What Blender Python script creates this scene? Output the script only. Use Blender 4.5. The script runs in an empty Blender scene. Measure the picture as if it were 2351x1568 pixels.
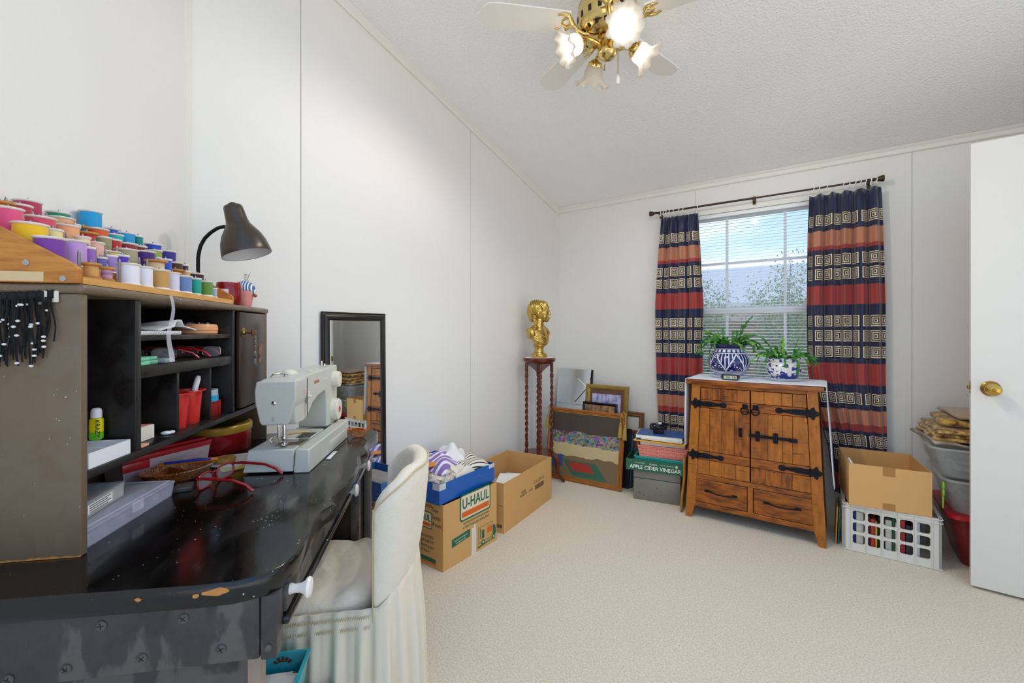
import bpy, bmesh, math, random
from mathutils import Vector, Matrix, Euler
from math import sin, cos, pi, radians, sqrt, atan2

random.seed(7)
scene = bpy.context.scene
col = scene.collection

# ---------------------------------------------------------------- camera
cam_d = bpy.data.cameras.new('camera'); cam = bpy.data.objects.new('camera', cam_d); col.objects.link(cam)
cam.location = (1.975, 0.0, 1.175)
cam.rotation_euler = (radians(90), 0, radians(35.03))
cam_d.sensor_width = 36.0; cam_d.lens = 36.0 * 1006.0 / 2351.0
cam_d.shift_x = 0.0; cam_d.shift_y = -23.0 / 2351.0
cam_d.clip_start = 0.02; cam_d.clip_end = 400
scene.camera = cam

# ---------------------------------------------------------------- view
scene.view_settings.view_transform = 'Standard'
scene.view_settings.look = 'None'
scene.view_settings.exposure = 0.40
scene.view_settings.gamma = 1.0
scene.view_settings.use_curve_mapping = False
scene.cycles.max_bounces = 8
scene.cycles.diffuse_bounces = 5
scene.cycles.transparent_max_bounces = 10
scene.cycles.sample_clamp_indirect = 6.0

# ---------------------------------------------------------------- sky (blue above, bright haze and soft clouds low down)
world = bpy.data.worlds.new('sky'); scene.world = world; world.use_nodes = True
nt = world.node_tree; nt.nodes.clear()
def wn(t, **k):
    n = nt.nodes.new(t)
    for a, b in k.items(): setattr(n, a, b)
    return n
w_out = wn('ShaderNodeOutputWorld'); w_bg = wn('ShaderNodeBackground')
w_tc = wn('ShaderNodeTexCoord'); w_sep = wn('ShaderNodeSeparateXYZ')
w_ramp = wn('ShaderNodeValToRGB'); w_noise = wn('ShaderNodeTexNoise'); w_cr = wn('ShaderNodeValToRGB'); w_mix = wn('ShaderNodeMix', data_type='RGBA')
w_map = wn('ShaderNodeMapping')
nt.links.new(w_tc.outputs['Generated'], w_sep.inputs[0])
nt.links.new(w_sep.outputs['Z'], w_ramp.inputs[0])
e = w_ramp.color_ramp.elements
e[0].position = 0.0; e[0].color = (0.95, 0.93, 0.89, 1)
e[1].position = 1.0; e[1].color = (0.24, 0.43, 0.80, 1)
x = e.new(0.07); x.color = (0.78, 0.85, 0.93, 1)
x = e.new(0.17); x.color = (0.42, 0.62, 0.92, 1)
x = e.new(0.40); x.color = (0.30, 0.52, 0.88, 1)
w_map.inputs['Scale'].default_value = (1.2, 1.2, 5.0)
nt.links.new(w_tc.outputs['Generated'], w_map.inputs[0]); nt.links.new(w_map.outputs[0], w_noise.inputs['Vector'])
w_noise.inputs['Scale'].default_value = 2.4; w_noise.inputs['Detail'].default_value = 6
nt.links.new(w_noise.outputs[0], w_cr.inputs[0])
w_cr.color_ramp.elements[0].position = 0.46; w_cr.color_ramp.elements[1].position = 0.74
nt.links.new(w_cr.outputs[0], w_mix.inputs[0]); nt.links.new(w_ramp.outputs[0], w_mix.inputs[6])
w_mix.inputs[7].default_value = (0.95, 0.96, 0.98, 1)
nt.links.new(w_mix.outputs[2], w_bg.inputs[0]); w_bg.inputs[1].default_value = 1.25
nt.links.new(w_bg.outputs[0], w_out.inputs[0])

# ---------------------------------------------------------------- helpers
def lin(c):
    if isinstance(c, str):
        c = c.lstrip('#'); c = [int(c[i:i+2], 16) / 255 for i in (0, 2, 4)]
        return tuple(a / 12.92 if a <= .04045 else ((a + .055) / 1.055) ** 2.4 for a in c)
    return tuple(c)

MATS = {}
def mat(name, c='#888888', rough=.5, metal=0., spec=.5, bump=None, var=None, alpha=1., trans=0., emit=None, sheen=0., coat=0., ior=1.45, stretch=None, c2=None, sss=0.):
    """Principled material; var=(noise scale, amount) mixes towards c2 (or a darker c); bump=(scale, strength); stretch=xyz scale of the noise."""
    if name in MATS: return MATS[name]
    m = bpy.data.materials.new(name); m.use_nodes = True
    n = m.node_tree.nodes; L = m.node_tree.links; b = n['Principled BSDF']
    c = lin(c)
    b.inputs['Base Color'].default_value = (*c, 1); b.inputs['Roughness'].default_value = rough
    b.inputs['Metallic'].default_value = metal; b.inputs['Specular IOR Level'].default_value = spec
    b.inputs['Alpha'].default_value = alpha; b.inputs['Transmission Weight'].default_value = trans; b.inputs['IOR'].default_value = ior
    b.inputs['Coat Weight'].default_value = coat; b.inputs['Coat Roughness'].default_value = .1
    b.inputs['Sheen Weight'].default_value = sheen
    if emit: b.inputs['Emission Color'].default_value = (*lin(emit[0]), 1); b.inputs['Emission Strength'].default_value = emit[1]
    if var or bump:
        tc = n.new('ShaderNodeTexCoord'); src = tc.outputs['Object']
        if stretch:
            mp = n.new('ShaderNodeMapping'); mp.inputs['Scale'].default_value = stretch
            L.new(src, mp.inputs[0]); src = mp.outputs[0]
    if var:
        t = n.new('ShaderNodeTexNoise'); t.inputs['Scale'].default_value = var[0]; t.inputs['Detail'].default_value = 4
        L.new(src, t.inputs['Vector'])
        r = n.new('ShaderNodeMapRange'); r.inputs['From Min'].default_value = .35; r.inputs['From Max'].default_value = .65
        r.inputs['To Max'].default_value = var[1]
        L.new(t.outputs[0], r.inputs[0])
        mx = n.new('ShaderNodeMix'); mx.data_type = 'RGBA'; L.new(r.outputs[0], mx.inputs[0])
        mx.inputs[6].default_value = (*c, 1)
        d = lin(c2) if c2 else tuple(a * .55 for a in c)
        mx.inputs[7].default_value = (*d, 1); L.new(mx.outputs[2], b.inputs['Base Color'])
    if bump:
        t = n.new('ShaderNodeTexNoise'); t.inputs['Scale'].default_value = bump[0]; t.inputs['Detail'].default_value = 3
        L.new(src, t.inputs['Vector'])
        bp = n.new('ShaderNodeBump'); bp.inputs['Strength'].default_value = bump[1]; bp.inputs['Distance'].default_value = .01
        L.new(t.outputs[0], bp.inputs['Height']); L.new(bp.outputs[0], b.inputs['Normal'])
    MATS[name] = m
    return m

I4 = Matrix.Identity(4)
def TR(x=0, y=0, z=0, rx=0, ry=0, rz=0):
    return Matrix.Translation((x, y, z)) @ Euler((rx, ry, rz)).to_matrix().to_4x4()

class MB:
    """collects polygons; build() links them as one mesh object"""
    def __init__(s): s.v = []; s.f = []; s.m = []; s.xf = I4; s.mi = 0
    def add(s, vs, fs):
        o = len(s.v); s.v += [s.xf @ Vector(p) for p in vs]
        flip = s.xf.determinant() < 0
        for f in fs:
            s.f.append([o + i for i in (reversed(f) if flip else f)]); s.m.append(s.mi)
        return s
    def box(s, x0, x1, y0, y1, z0, z1):
        return s.add([(x0,y0,z0),(x1,y0,z0),(x1,y1,z0),(x0,y1,z0),(x0,y0,z1),(x1,y0,z1),(x1,y1,z1),(x0,y1,z1)],
                     [(3,2,1,0),(4,5,6,7),(0,1,5,4),(1,2,6,5),(2,3,7,6),(3,0,4,7)])
    def rbox(s, x0, x1, y0, y1, z0, z1, r=.003, seg=2):
        bm = bmesh.new(); bmesh.ops.create_cube(bm, size=1)
        for v in bm.verts: v.co = (x0 + (v.co.x+.5)*(x1-x0), y0 + (v.co.y+.5)*(y1-y0), z0 + (v.co.z+.5)*(z1-z0))
        r = min(r, abs(x1-x0)*.49, abs(y1-y0)*.49, abs(z1-z0)*.49)
        bmesh.ops.bevel(bm, geom=bm.edges[:], offset=r, segments=seg, profile=.5, affect='EDGES')
        bm.verts.index_update()
        s.add([tuple(v.co) for v in bm.verts], [tuple(v.index for v in f.verts) for f in bm.faces]); bm.free(); return s
    def prism(s, poly, z0, z1, top=None):
        """poly = CCW list of (x,y); top = optional other outline for z1"""
        n = len(poly); t = top or poly
        return s.add([(x,y,z0) for x,y in poly] + [(x,y,z1) for x,y in t],
                     [tuple(range(n-1,-1,-1)), tuple(range(n,2*n))] + [(i,(i+1)%n,n+(i+1)%n,n+i) for i in range(n)])
    def lathe(s, prof, n=24, ang=2*pi, a0=0.):
        """prof = [(r,z)...] bottom to top outside"""
        vs = []; fs = []; closed = abs(ang-2*pi) < 1e-6; k = n if closed else n+1; P = len(prof)
        for i in range(k):
            a = a0 + ang*i/n
            vs += [(r*cos(a), r*sin(a), z) for r, z in prof]
        for i in range(n):
            j = (i+1) % k
            for p in range(P-1):
                fs.append((i*P+p, j*P+p, j*P+p+1, i*P+p+1))
        if closed:
            if prof[0][0] > 1e-6: fs.append(tuple(i*P for i in range(n-1,-1,-1)))
            if prof[-1][0] > 1e-6: fs.append(tuple(i*P+P-1 for i in range(n)))
        return s.add(vs, fs)
    def tube(s, pts, r, n=8, closed=False, cap=True, up=None):
        """r = radius or list of radii along pts"""
        pts = [Vector(p) for p in pts]; N = len(pts); vs = []; fs = []
        rr = r if isinstance(r, (list, tuple)) else [r]*N
        prev = None
        for i, p in enumerate(pts):
            if closed: t = pts[(i+1)%N] - pts[i-1]
            else: t = pts[min(i+1,N-1)] - pts[max(i-1,0)]
            t.normalize() if t.length > 1e-9 else None
            if prev is None:
                a = Vector(up) if up else (Vector((0,0,1)) if abs(t.z) < .9 else Vector((1,0,0)))
            else: a = prev
            a = (a - t*a.dot(t))
            if a.length < 1e-6: a = Vector((1,0,0)) - t*t.x
            a.normalize(); prev = a; b = t.cross(a)
            for k in range(n):
                q = 2*pi*k/n; vs.append(tuple(p + (a*cos(q) + b*sin(q))*rr[i]))
        M = N if closed else N-1
        for i in range(M):
            j = (i+1) % N
            for k in range(n):
                fs.append((i*n+k, i*n+(k+1)%n, j*n+(k+1)%n, j*n+k))
        if cap and not closed:
            fs.append(tuple(range(n-1,-1,-1))); fs.append(tuple((N-1)*n+k for k in range(n)))
        return s.add(vs, fs)
    def sweep(s, prof, pts, closed=False, up=(0,0,1), cap=True):
        """prof = closed list of (side, up) offsets along path pts"""
        pts = [Vector(p) for p in pts]; N = len(pts); P = len(prof); vs = []; fs = []; U = Vector(up)
        for i, p in enumerate(pts):
            if closed: t0 = (pts[i]-pts[i-1]).normalized(); t1 = (pts[(i+1)%N]-pts[i]).normalized()
            else:
                t0 = (pts[i]-pts[max(i-1,0)]); t1 = (pts[min(i+1,N-1)]-pts[i])
                if t0.length < 1e-9: t0 = t1.copy()
                if t1.length < 1e-9: t1 = t0.copy()
                t0.normalize(); t1.normalize()
            t = (t0+t1).normalized(); sd = t.cross(U).normalized(); k = 1/max(.3, sd.dot(t0.cross(U).normalized()))
            vs += [tuple(p + sd*a*k + U*b) for a, b in prof]
        M = N if closed else N-1
        for i in range(M):
            j = (i+1) % N
            for k in range(P): fs.append((i*P+k, i*P+(k+1)%P, j*P+(k+1)%P, j*P+k))
        if cap and not closed: fs.append(tuple(range(P-1,-1,-1))); fs.append(tuple((N-1)*P+k for k in range(P)))
        return s.add(vs, fs)
    def grid(s, fn, nu, nv, closed_u=False):
        """fn(i/nu, j/nv) -> xyz"""
        K = nu if closed_u else nu+1
        vs = [fn(i/nu, j/nv) for i in range(K) for j in range(nv+1)]
        fs = [(i*(nv+1)+j, ((i+1)%K)*(nv+1)+j, ((i+1)%K)*(nv+1)+j+1, i*(nv+1)+j+1) for i in range(nu) for j in range(nv)]
        return s.add(vs, fs)
    def sphere(s, c, r, n=12, m=8, sc=(1,1,1)):
        vs = [(c[0],c[1],c[2]-r*sc[2])]; fs = []
        for j in range(1,m):
            a = -pi/2 + pi*j/m
            for i in range(n): vs.append((c[0]+r*sc[0]*cos(a)*cos(2*pi*i/n), c[1]+r*sc[1]*cos(a)*sin(2*pi*i/n), c[2]+r*sc[2]*sin(a)))
        vs.append((c[0],c[1],c[2]+r*sc[2])); T = len(vs)-1
        for i in range(n):
            k = (i+1)%n
            fs.append((0,1+k,1+i)); fs.append((T, 1+(m-2)*n+i, 1+(m-2)*n+k))
            for j in range(m-2): fs.append((1+j*n+i, 1+j*n+k, 1+(j+1)*n+k, 1+(j+1)*n+i))
        return s.add(vs, fs)
    def mesh(s, name, smooth=40):
        me = bpy.data.meshes.new(name); me.from_pydata([tuple(p) for p in s.v], [], s.f)
        me.polygons.foreach_set('material_index', s.m)
        if smooth:
            me.shade_smooth(); me.set_sharp_from_angle(angle=radians(smooth))
        me.update(); return me
    def build(s, name, mats, parent=None, loc=(0,0,0), rot=(0,0,0), smooth=40, uv=None):
        me = s.mesh(name, smooth)
        for m in (mats if isinstance(mats, (list, tuple)) else [mats]): me.materials.append(m)
        return put(name, me, parent, loc, rot)

def put(name, me, parent=None, loc=(0,0,0), rot=(0,0,0)):
    o = bpy.data.objects.new(name, me); col.objects.link(o)
    o.location = loc; o.rotation_euler = rot
    if parent: o.parent = parent
    return o
def tag(o, label, cat, group=None):
    o['label'] = label; o['category'] = cat
    if group: o['group'] = group
    return o
def thing(name, label, cat, loc=(0,0,0), rz=0, group=None):
    o = bpy.data.objects.new(name, None); col.objects.link(o); o.empty_display_size = .05
    o.location = loc; o.rotation_euler = (0,0,rz)
    return tag(o, label, cat, group)
def struct(o): o['kind'] = 'structure'; return o
def solid(o, t, off=0.):
    m = o.modifiers.new('thickness', 'SOLIDIFY'); m.thickness = t; m.offset = off; return o
def subsurf(o, n=1):
    m = o.modifiers.new('smooth', 'SUBSURF'); m.levels = n; m.render_levels = n; return o
def bevel(o, w=.002, seg=2):
    m = o.modifiers.new('bevel', 'BEVEL'); m.width = w; m.segments = seg; m.limit_method = 'ANGLE'; return o

TXT = {}
def text_mesh(body, size, align='CENTER', shear=0., spacing=1., offset=0.):
    k = (body, size, align, shear, spacing, offset)
    if k in TXT: return TXT[k].copy()
    c = bpy.data.curves.new('txt', 'FONT'); c.body = body; c.size = size; c.align_x = align; c.shear = shear; c.space_character = spacing; c.offset = offset
    c.resolution_u = 2; c.extrude = .0002
    o = bpy.data.objects.new('txt', c); col.objects.link(o)
    bpy.context.view_layer.update()
    dg = bpy.context.evaluated_depsgraph_get()
    me = bpy.data.meshes.new_from_object(o.evaluated_get(dg)); bpy.data.objects.remove(o)
    me.materials.clear(); TXT[k] = me
    return me.copy()
def lettering(body, size, m, parent, mx, align='CENTER', shear=0., spacing=1., sx=1., name='lettering', offset=0.):
    """flat letters in the local XY plane of mx (X = reading direction)"""
    me = text_mesh(body, size, align, shear, spacing, offset); me.materials.append(m)
    o = put(name, me, parent); o.matrix_local = mx @ Matrix.Diagonal((sx,1,1,1)); return o
def face_mx(origin, right, up):
    r = Vector(right).normalized(); u = Vector(up).normalized(); n = r.cross(u)
    return Matrix(((r.x,u.x,n.x,origin[0]),(r.y,u.y,n.y,origin[1]),(r.z,u.z,n.z,origin[2]),(0,0,0,1)))

# the writing-desk corner stands square to the angled wall: local x = away from that wall, local y = along it
DO = (1.319, -.656); DR = radians(45); S2 = sqrt(.5)
def D(v, u, z): return (DO[0] - S2*u + S2*v, DO[1] + S2*u + S2*v, z)

def mnodes(m): return m.node_tree.nodes, m.node_tree.links, m.node_tree.nodes['Principled BSDF']
def mixc(n, L, fac, a, b):
    mx = n.new('ShaderNodeMix'); mx.data_type = 'RGBA'
    if hasattr(fac, 'links'): L.new(fac, mx.inputs[0])
    else: mx.inputs[0].default_value = fac
    for k, c in ((6, a), (7, b)):
        if hasattr(c, 'links'): L.new(c, mx.inputs[k])
        else: mx.inputs[k].default_value = (*lin(c), 1)
    return mx.outputs[2]
def math_(n, L, op, a, b=None, c=None):
    k = n.new('ShaderNodeMath'); k.operation = op
    for i, q in enumerate((a, b, c)):
        if q is None: continue
        if hasattr(q, 'links'): L.new(q, k.inputs[i])
        else: k.inputs[i].default_value = q
    return k.outputs[0]
# ---------------------------------------------------------------- the room
YB = 3.544; XR = 3.35; YC = .45
def ceil_z(y): return 2.294 + .25*(YB - y)
wallm = mat('wall_vinyl', '#eceae4', .55, bump=(260, .05), stretch=(1,1,.15))
wallm2 = wallm
trimm = mat('trim_white', '#eceae2', .4)
ceilm = mat('ceiling_stipple', '#fbfbf9', .75, bump=(95, .55))
carpet = mat('carpet', '#fcf2e0', .95, spec=.1, bump=(330, .6), var=(140, .7), c2='#d6c4a2', sheen=.2)
gapm = mat('joint_dark', '#6d665c', .8)  # dark wall core that shows in the panel joints
n, L, b = mnodes(carpet)
# slow tonal drift in the pile on top of the fine speckle
t = n.new('ShaderNodeTexNoise'); t.inputs['Scale'].default_value = 3.; tc = n.new('ShaderNodeTexCoord'); L.new(tc.outputs['Object'], t.inputs['Vector'])
src = b.inputs['Base Color'].links[0].from_socket
L.new(mixc(n, L, math_(n, L, 'MULTIPLY', t.outputs[0], .25), src, '#e8d9bc'), b.inputs['Base Color'])

fl = MB().box(-.2, XR+.6, -3.2, YB+.15, -.12, 0); struct(fl.build('floor', carpet, smooth=0))
c = MB(); c.add([(-.2,YB+.2,ceil_z(YB+.2)),(XR+.6,YB+.2,ceil_z(YB+.2)),(XR+.6,YC,ceil_z(YC)),(-.2,YC,ceil_z(YC)),
                 (-.2,YB+.2,ceil_z(YB+.2)+.15),(XR+.6,YB+.2,ceil_z(YB+.2)+.15),(XR+.6,YC,ceil_z(YC)+.15),(-.2,YC,ceil_z(YC)+.15)],
                [(0,1,2,3),(7,6,5,4),(0,4,5,1),(1,5,6,2),(2,6,7,3),(3,7,4,0)])
struct(c.build('ceiling', ceilm, smooth=0))

def wall_left():
    w = MB(); w.xf = Matrix(((0,0,1,-.13),(1,0,0,0),(0,1,0,0),(0,0,0,1)))   # poly (y,z) extruded along x
    w.prism([(.60,0),(YB+.1,0),(YB+.1,ceil_z(YB+.1)+.02),(.60,ceil_z(.60)+.02)], 0, .122)
    o = struct(w.build('wall_left', gapm, smooth=0))
    ys = [.663, .985, 2.3245, YB]   # panel joints
    ys = [.663, 1.105, 2.319, YB]
    for a, b_ in zip(ys, ys[1:]):
        p = MB(); p.xf = Matrix(((0,0,1,-.009),(1,0,0,0),(0,1,0,0),(0,0,0,1)))
        g = .0016
        p.prism([(a+g,0),(b_-g,0),(b_-g,ceil_z(b_)+.01),(a+g,ceil_z(a)+.01)], 0, .009)
        p.build('wall_panel', wallm, o, smooth=0)
    for y in (1.105,):
        k = MB().box(0, .0025, y+.003, y+.036, 0, ceil_z(y)); k.build('batten', wallm, o, smooth=0)
    return o
WL = wall_left()

def wall_angled():
    o = struct(MB().box(-.13, -.008, -.3, 1.90, 0, 3.6).build('wall_angled', gapm, loc=(DO[0],DO[1],0), rot=(0,0,DR), smooth=0))
    # its roof line rises towards the viewer with the ceiling
    p = MB(); p.box(-.008, 0, -.3, 1.862, 0, 3.6); p.build('wall_panel', wallm, o, smooth=0)
    k = MB(); k.add([(0.0,1.838,0),(.004,1.838,0),(.010,1.864,0),(.0,1.88,0),(0.0,1.838,3.4),(.004,1.838,3.4),(.010,1.864,3.4),(.0,1.88,3.4)],
                    [(0,1,2,3),(7,6,5,4),(0,4,5,1),(1,5,6,2),(2,6,7,3)])
    k.build('corner_batten', trimm, o, smooth=0)
    return o
WA = wall_angled()

# window opening in the back wall
WX0, WX1, WZ0, WZ1 = 1.005, 2.185, .62, 2.052
def wall_back():
    y0, y1 = YB+.008, YB+.13; zt = ceil_z(YB)+.02
    w = MB(); w.box(-.13, WX0, y0, y1, 0, zt); w.box(WX1, XR+.13, y0, y1, 0, zt); w.box(WX0, WX1, y0, y1, 0, WZ0); w.box(WX0, WX1, y0, y1, WZ1, zt)
    o = struct(w.build('wall_back', [wallm], smooth=0))
    xs = [0, 1.205, 2.433, XR]; g = .0012
    for a, b_ in zip(xs, xs[1:]):
        p = MB(); cuts = [a+g, b_-g]
        for q in (WX0, WX1):
            if a < q < b_: cuts.insert(1, q)
        cuts.sort()
        for c0, c1 in zip(cuts, cuts[1:]):
            mid = (c0+c1)/2
            if WX0 < mid < WX1: p.box(c0, c1, YB, y0, 0, WZ0); p.box(c0, c1, YB, y0, WZ1, zt)
            else: p.box(c0, c1, YB, y0, 0, zt)
        p.build('wall_panel', wallm, o, smooth=0)
    for x in (1.205, 2.433):
        zz = [(0, zt)] if x > 2.2 else [(0, WZ0), (WZ1, zt)]
        k = MB()
        for a, b_ in zz: k.box(x-.034, x-.002, YB-.0025, YB, a, b_)
        k.build('batten', wallm, o, smooth=0)
    k = MB().box(.0, .016, YB-.016, YB, 0, ceil_z(YB)); k.build('corner_batten', trimm, o, smooth=0)
    return o
WB = wall_back()
w = MB().box(XR, XR+.12, 2.2, YB+.1, 0, 2.75); struct(w.build('wall_right', wallm, smooth=0))

# crown trim along the ceiling
prof = [(0,0),(.012,0),(.016,.006),(.016,.026),(.024,.034),(.03,.046),(0,.046)]
k = MB(); k.xf = TR(0, 0, 0)
zb = ceil_z(YB)-.040
k.add([(x, YB-a, zb+b_) for x in (0, XR) for a, b_ in prof], [tuple(range(6,-1,-1)), tuple(range(7,14))] + [(i,(i+1)%7,7+(i+1)%7,7+i) for i in range(7)])
struct(k.build('trim_1', trimm, smooth=30))
k = MB()
ye = .663
k.add([(a, y, ceil_z(y)-.040+b_) for y in (YB, ye) for a, b_ in prof], [tuple(range(6,-1,-1)), tuple(range(7,14))] + [(i,(i+1)%7,7+(i+1)%7,7+i) for i in range(7)])
struct(k.build('trim_2', trimm, smooth=30))
struct(MB().box(.016, XR, YB-.011, YB, 0, .062).build('baseboard_back', trimm, smooth=0))
struct(MB().box(0, .011, .68, YB-.011, 0, .062).build('baseboard_left', trimm, smooth=0))

# window: white frame, two sashes with grilles, panes
def window():
    pvc = mat('window_white', '#f2f4f6', .3); glass = mat('window_glass', '#f4faff', .02, alpha=.10, spec=.5)
    yf = YB+.07
    f = MB(); t = .035
    f.box(WX0, WX0+t, yf-.03, yf+.03, WZ0, WZ1); f.box(WX1-t, WX1, yf-.03, yf+.03, WZ0, WZ1)
    f.box(WX0+t, WX1-t, yf-.03, yf+.03, WZ0, WZ0+t); f.box(WX0+t, WX1-t, yf-.03, yf+.03, WZ1-t, WZ1)
    o = struct(f.build('window_1', pvc, smooth=0))
    zm = 1.330
    MB().rbox(WX0+t, WX1-t, yf-.035, yf+.02, zm-.024, zm+.024, .004).build('meeting_rail', pvc, o)
    for z0, z1, nm in ((WZ0+t, zm-.024, 'lower'), (zm+.024, WZ1-t, 'upper')):
        x0, x1 = WX0+t, WX1-t; zc = (z0+z1)/2; w3 = (x1-x0)/3
        for i in (1, 2): MB().box(x0+i*w3-.009, x0+i*w3+.009, yf-.006, yf+.006, z0, z1).build('grille_bar', pvc, o, smooth=0)
        MB().box(x0, x1, yf-.005, yf+.005, zc-.009, zc+.009).build('grille_bar', pvc, o, smooth=0)
        for i in range(3):
            for j in range(2):
                a0, a1 = x0+i*w3, x0+(i+1)*w3; b0 = z0 if j == 0 else zc; b1 = zc if j == 0 else z1
                MB().box(a0+.001, a1-.001, yf+.008, yf+.011, b0+.001, b1-.001).build('window_pane', glass, o, smooth=0)
    # casing on the room side
    cw = .036; s = MB(); y0, y1 = YB-.011, YB
    s.box(WX0-cw, WX0, y0, y1, WZ0-cw, WZ1+cw); s.box(WX1, WX1+cw, y0, y1, WZ0-cw, WZ1+cw)
    s.box(WX0, WX1, y0, y1, WZ1, WZ1+cw); s.box(WX0-.02, WX1+.02, YB-.03, YB, WZ0-cw, WZ0)
    s.build('casing', trimm, o, smooth=0)
window()

# mini blind in the window: head rail, slats, cords, bottom rail
def blind():
    bm_ = mat('blind_vinyl', '#f3f5f7', .4)
    o = thing('window_blind', 'white horizontal mini blind hanging open in the window', 'window blind', ((WX0+WX1)/2, YB+.012, WZ1))
    hw = (WX1-WX0)/2 - .012
    MB().rbox(-hw, hw, -.013, .013, -.030, -.002, .003).build('head_rail', bm_, o)
    s = MB(); ns = 5
    s.grid(lambda u, v: (-hw+2*hw*u, (v-.5)*.024, .0022*(1-(2*v-1)**2)), 1, ns)
    me = s.mesh('slat', 60); me.materials.append(bm_)
    zb = WZ0 - WZ1 + .035; nsl = 62
    for i in range(nsl):
        z = -.044 - i*(abs(zb)-.06)/nsl
        q = put('slat', me, o, (0, 0, z), (radians(8), 0, 0))
    MB().rbox(-hw, hw, -.013, .013, zb, zb+.014, .003).build('bottom_rail', bm_, o)
    for x in (-.42, 0, .42):
        MB().tube([(x, -.0125, -.03), (x, -.0125, zb)], .0007, 5).build('cord', bm_, o)
blind()

# door standing open at the right, free edge towards the window corner
def door():
    dm = mat('door_paint', '#eae7e0', .35); brass = mat('brass', '#c9a24b', .18, 1.0); brass2 = mat('brass_dark', '#9c7a35', .3, 1.0)
    x0 = 2.544; o = struct(MB().rbox(0, .79, 0, .035, .012, 2.035, .003).build('door_1', dm, loc=(x0, 2.851, 0), rot=(0,0,radians(-4.0)), smooth=30))
    kx, kz = .062, .918
    k = MB(); k.xf = TR(kx, 0, kz, radians(90)); k.lathe([(.0335,0),(.0335,.004),(.030,.007),(.020,.010),(.012,.012)], 28); k.build('rosette', brass2, o)
    k = MB(); k.xf = TR(kx, -.010, kz, radians(90)); k.lathe([(.011,0),(.011,.02),(.018,.024),(.0255,.034),(.0275,.044),(.024,.054),(.014,.059),(0,.060)], 28); k.build('knob', brass, o)
    k = MB(); k.xf = TR(kx, -.069, kz, radians(90)); k.lathe([(.008,0),(.008,.0015),(.004,.0025),(0,.0025)], 16); k.build('knob_button', brass2, o)
    k = MB().rbox(-.0008, .0006, .006, .029, kz-.028, kz+.028, .0005, 1); k.build('latch_plate', brass2, o)
    k = MB().rbox(-.010, 0, .012, .024, kz-.008, kz+.008, .002); k.build('latch_bolt', brass2, o)
door()
# ---------------------------------------------------------------- ceiling fan with four-lamp kit
def translucent(name, c, mixv=.5, rough=.4):
    m = bpy.data.materials.new(name); m.use_nodes = True; n = m.node_tree.nodes; L = m.node_tree.links; n.clear()
    o = n.new('ShaderNodeOutputMaterial'); d = n.new('ShaderNodeBsdfDiffuse'); t = n.new('ShaderNodeBsdfTranslucent'); g = n.new('ShaderNodeBsdfGlossy')
    a = n.new('ShaderNodeMixShader'); b = n.new('ShaderNodeMixShader')
    for q in (d, t): q.inputs[0].default_value = (*lin(c), 1)
    g.inputs['Roughness'].default_value = rough
    a.inputs[0].default_value = mixv; b.inputs[0].default_value = .06
    L.new(d.outputs[0], a.inputs[1]); L.new(t.outputs[0], a.inputs[2]); L.new(a.outputs[0], b.inputs[1]); L.new(g.outputs[0], b.inputs[2]); L.new(b.outputs[0], o.inputs[0])
    return m
BULB = 5.; LAMP_W = 12.5
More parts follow.
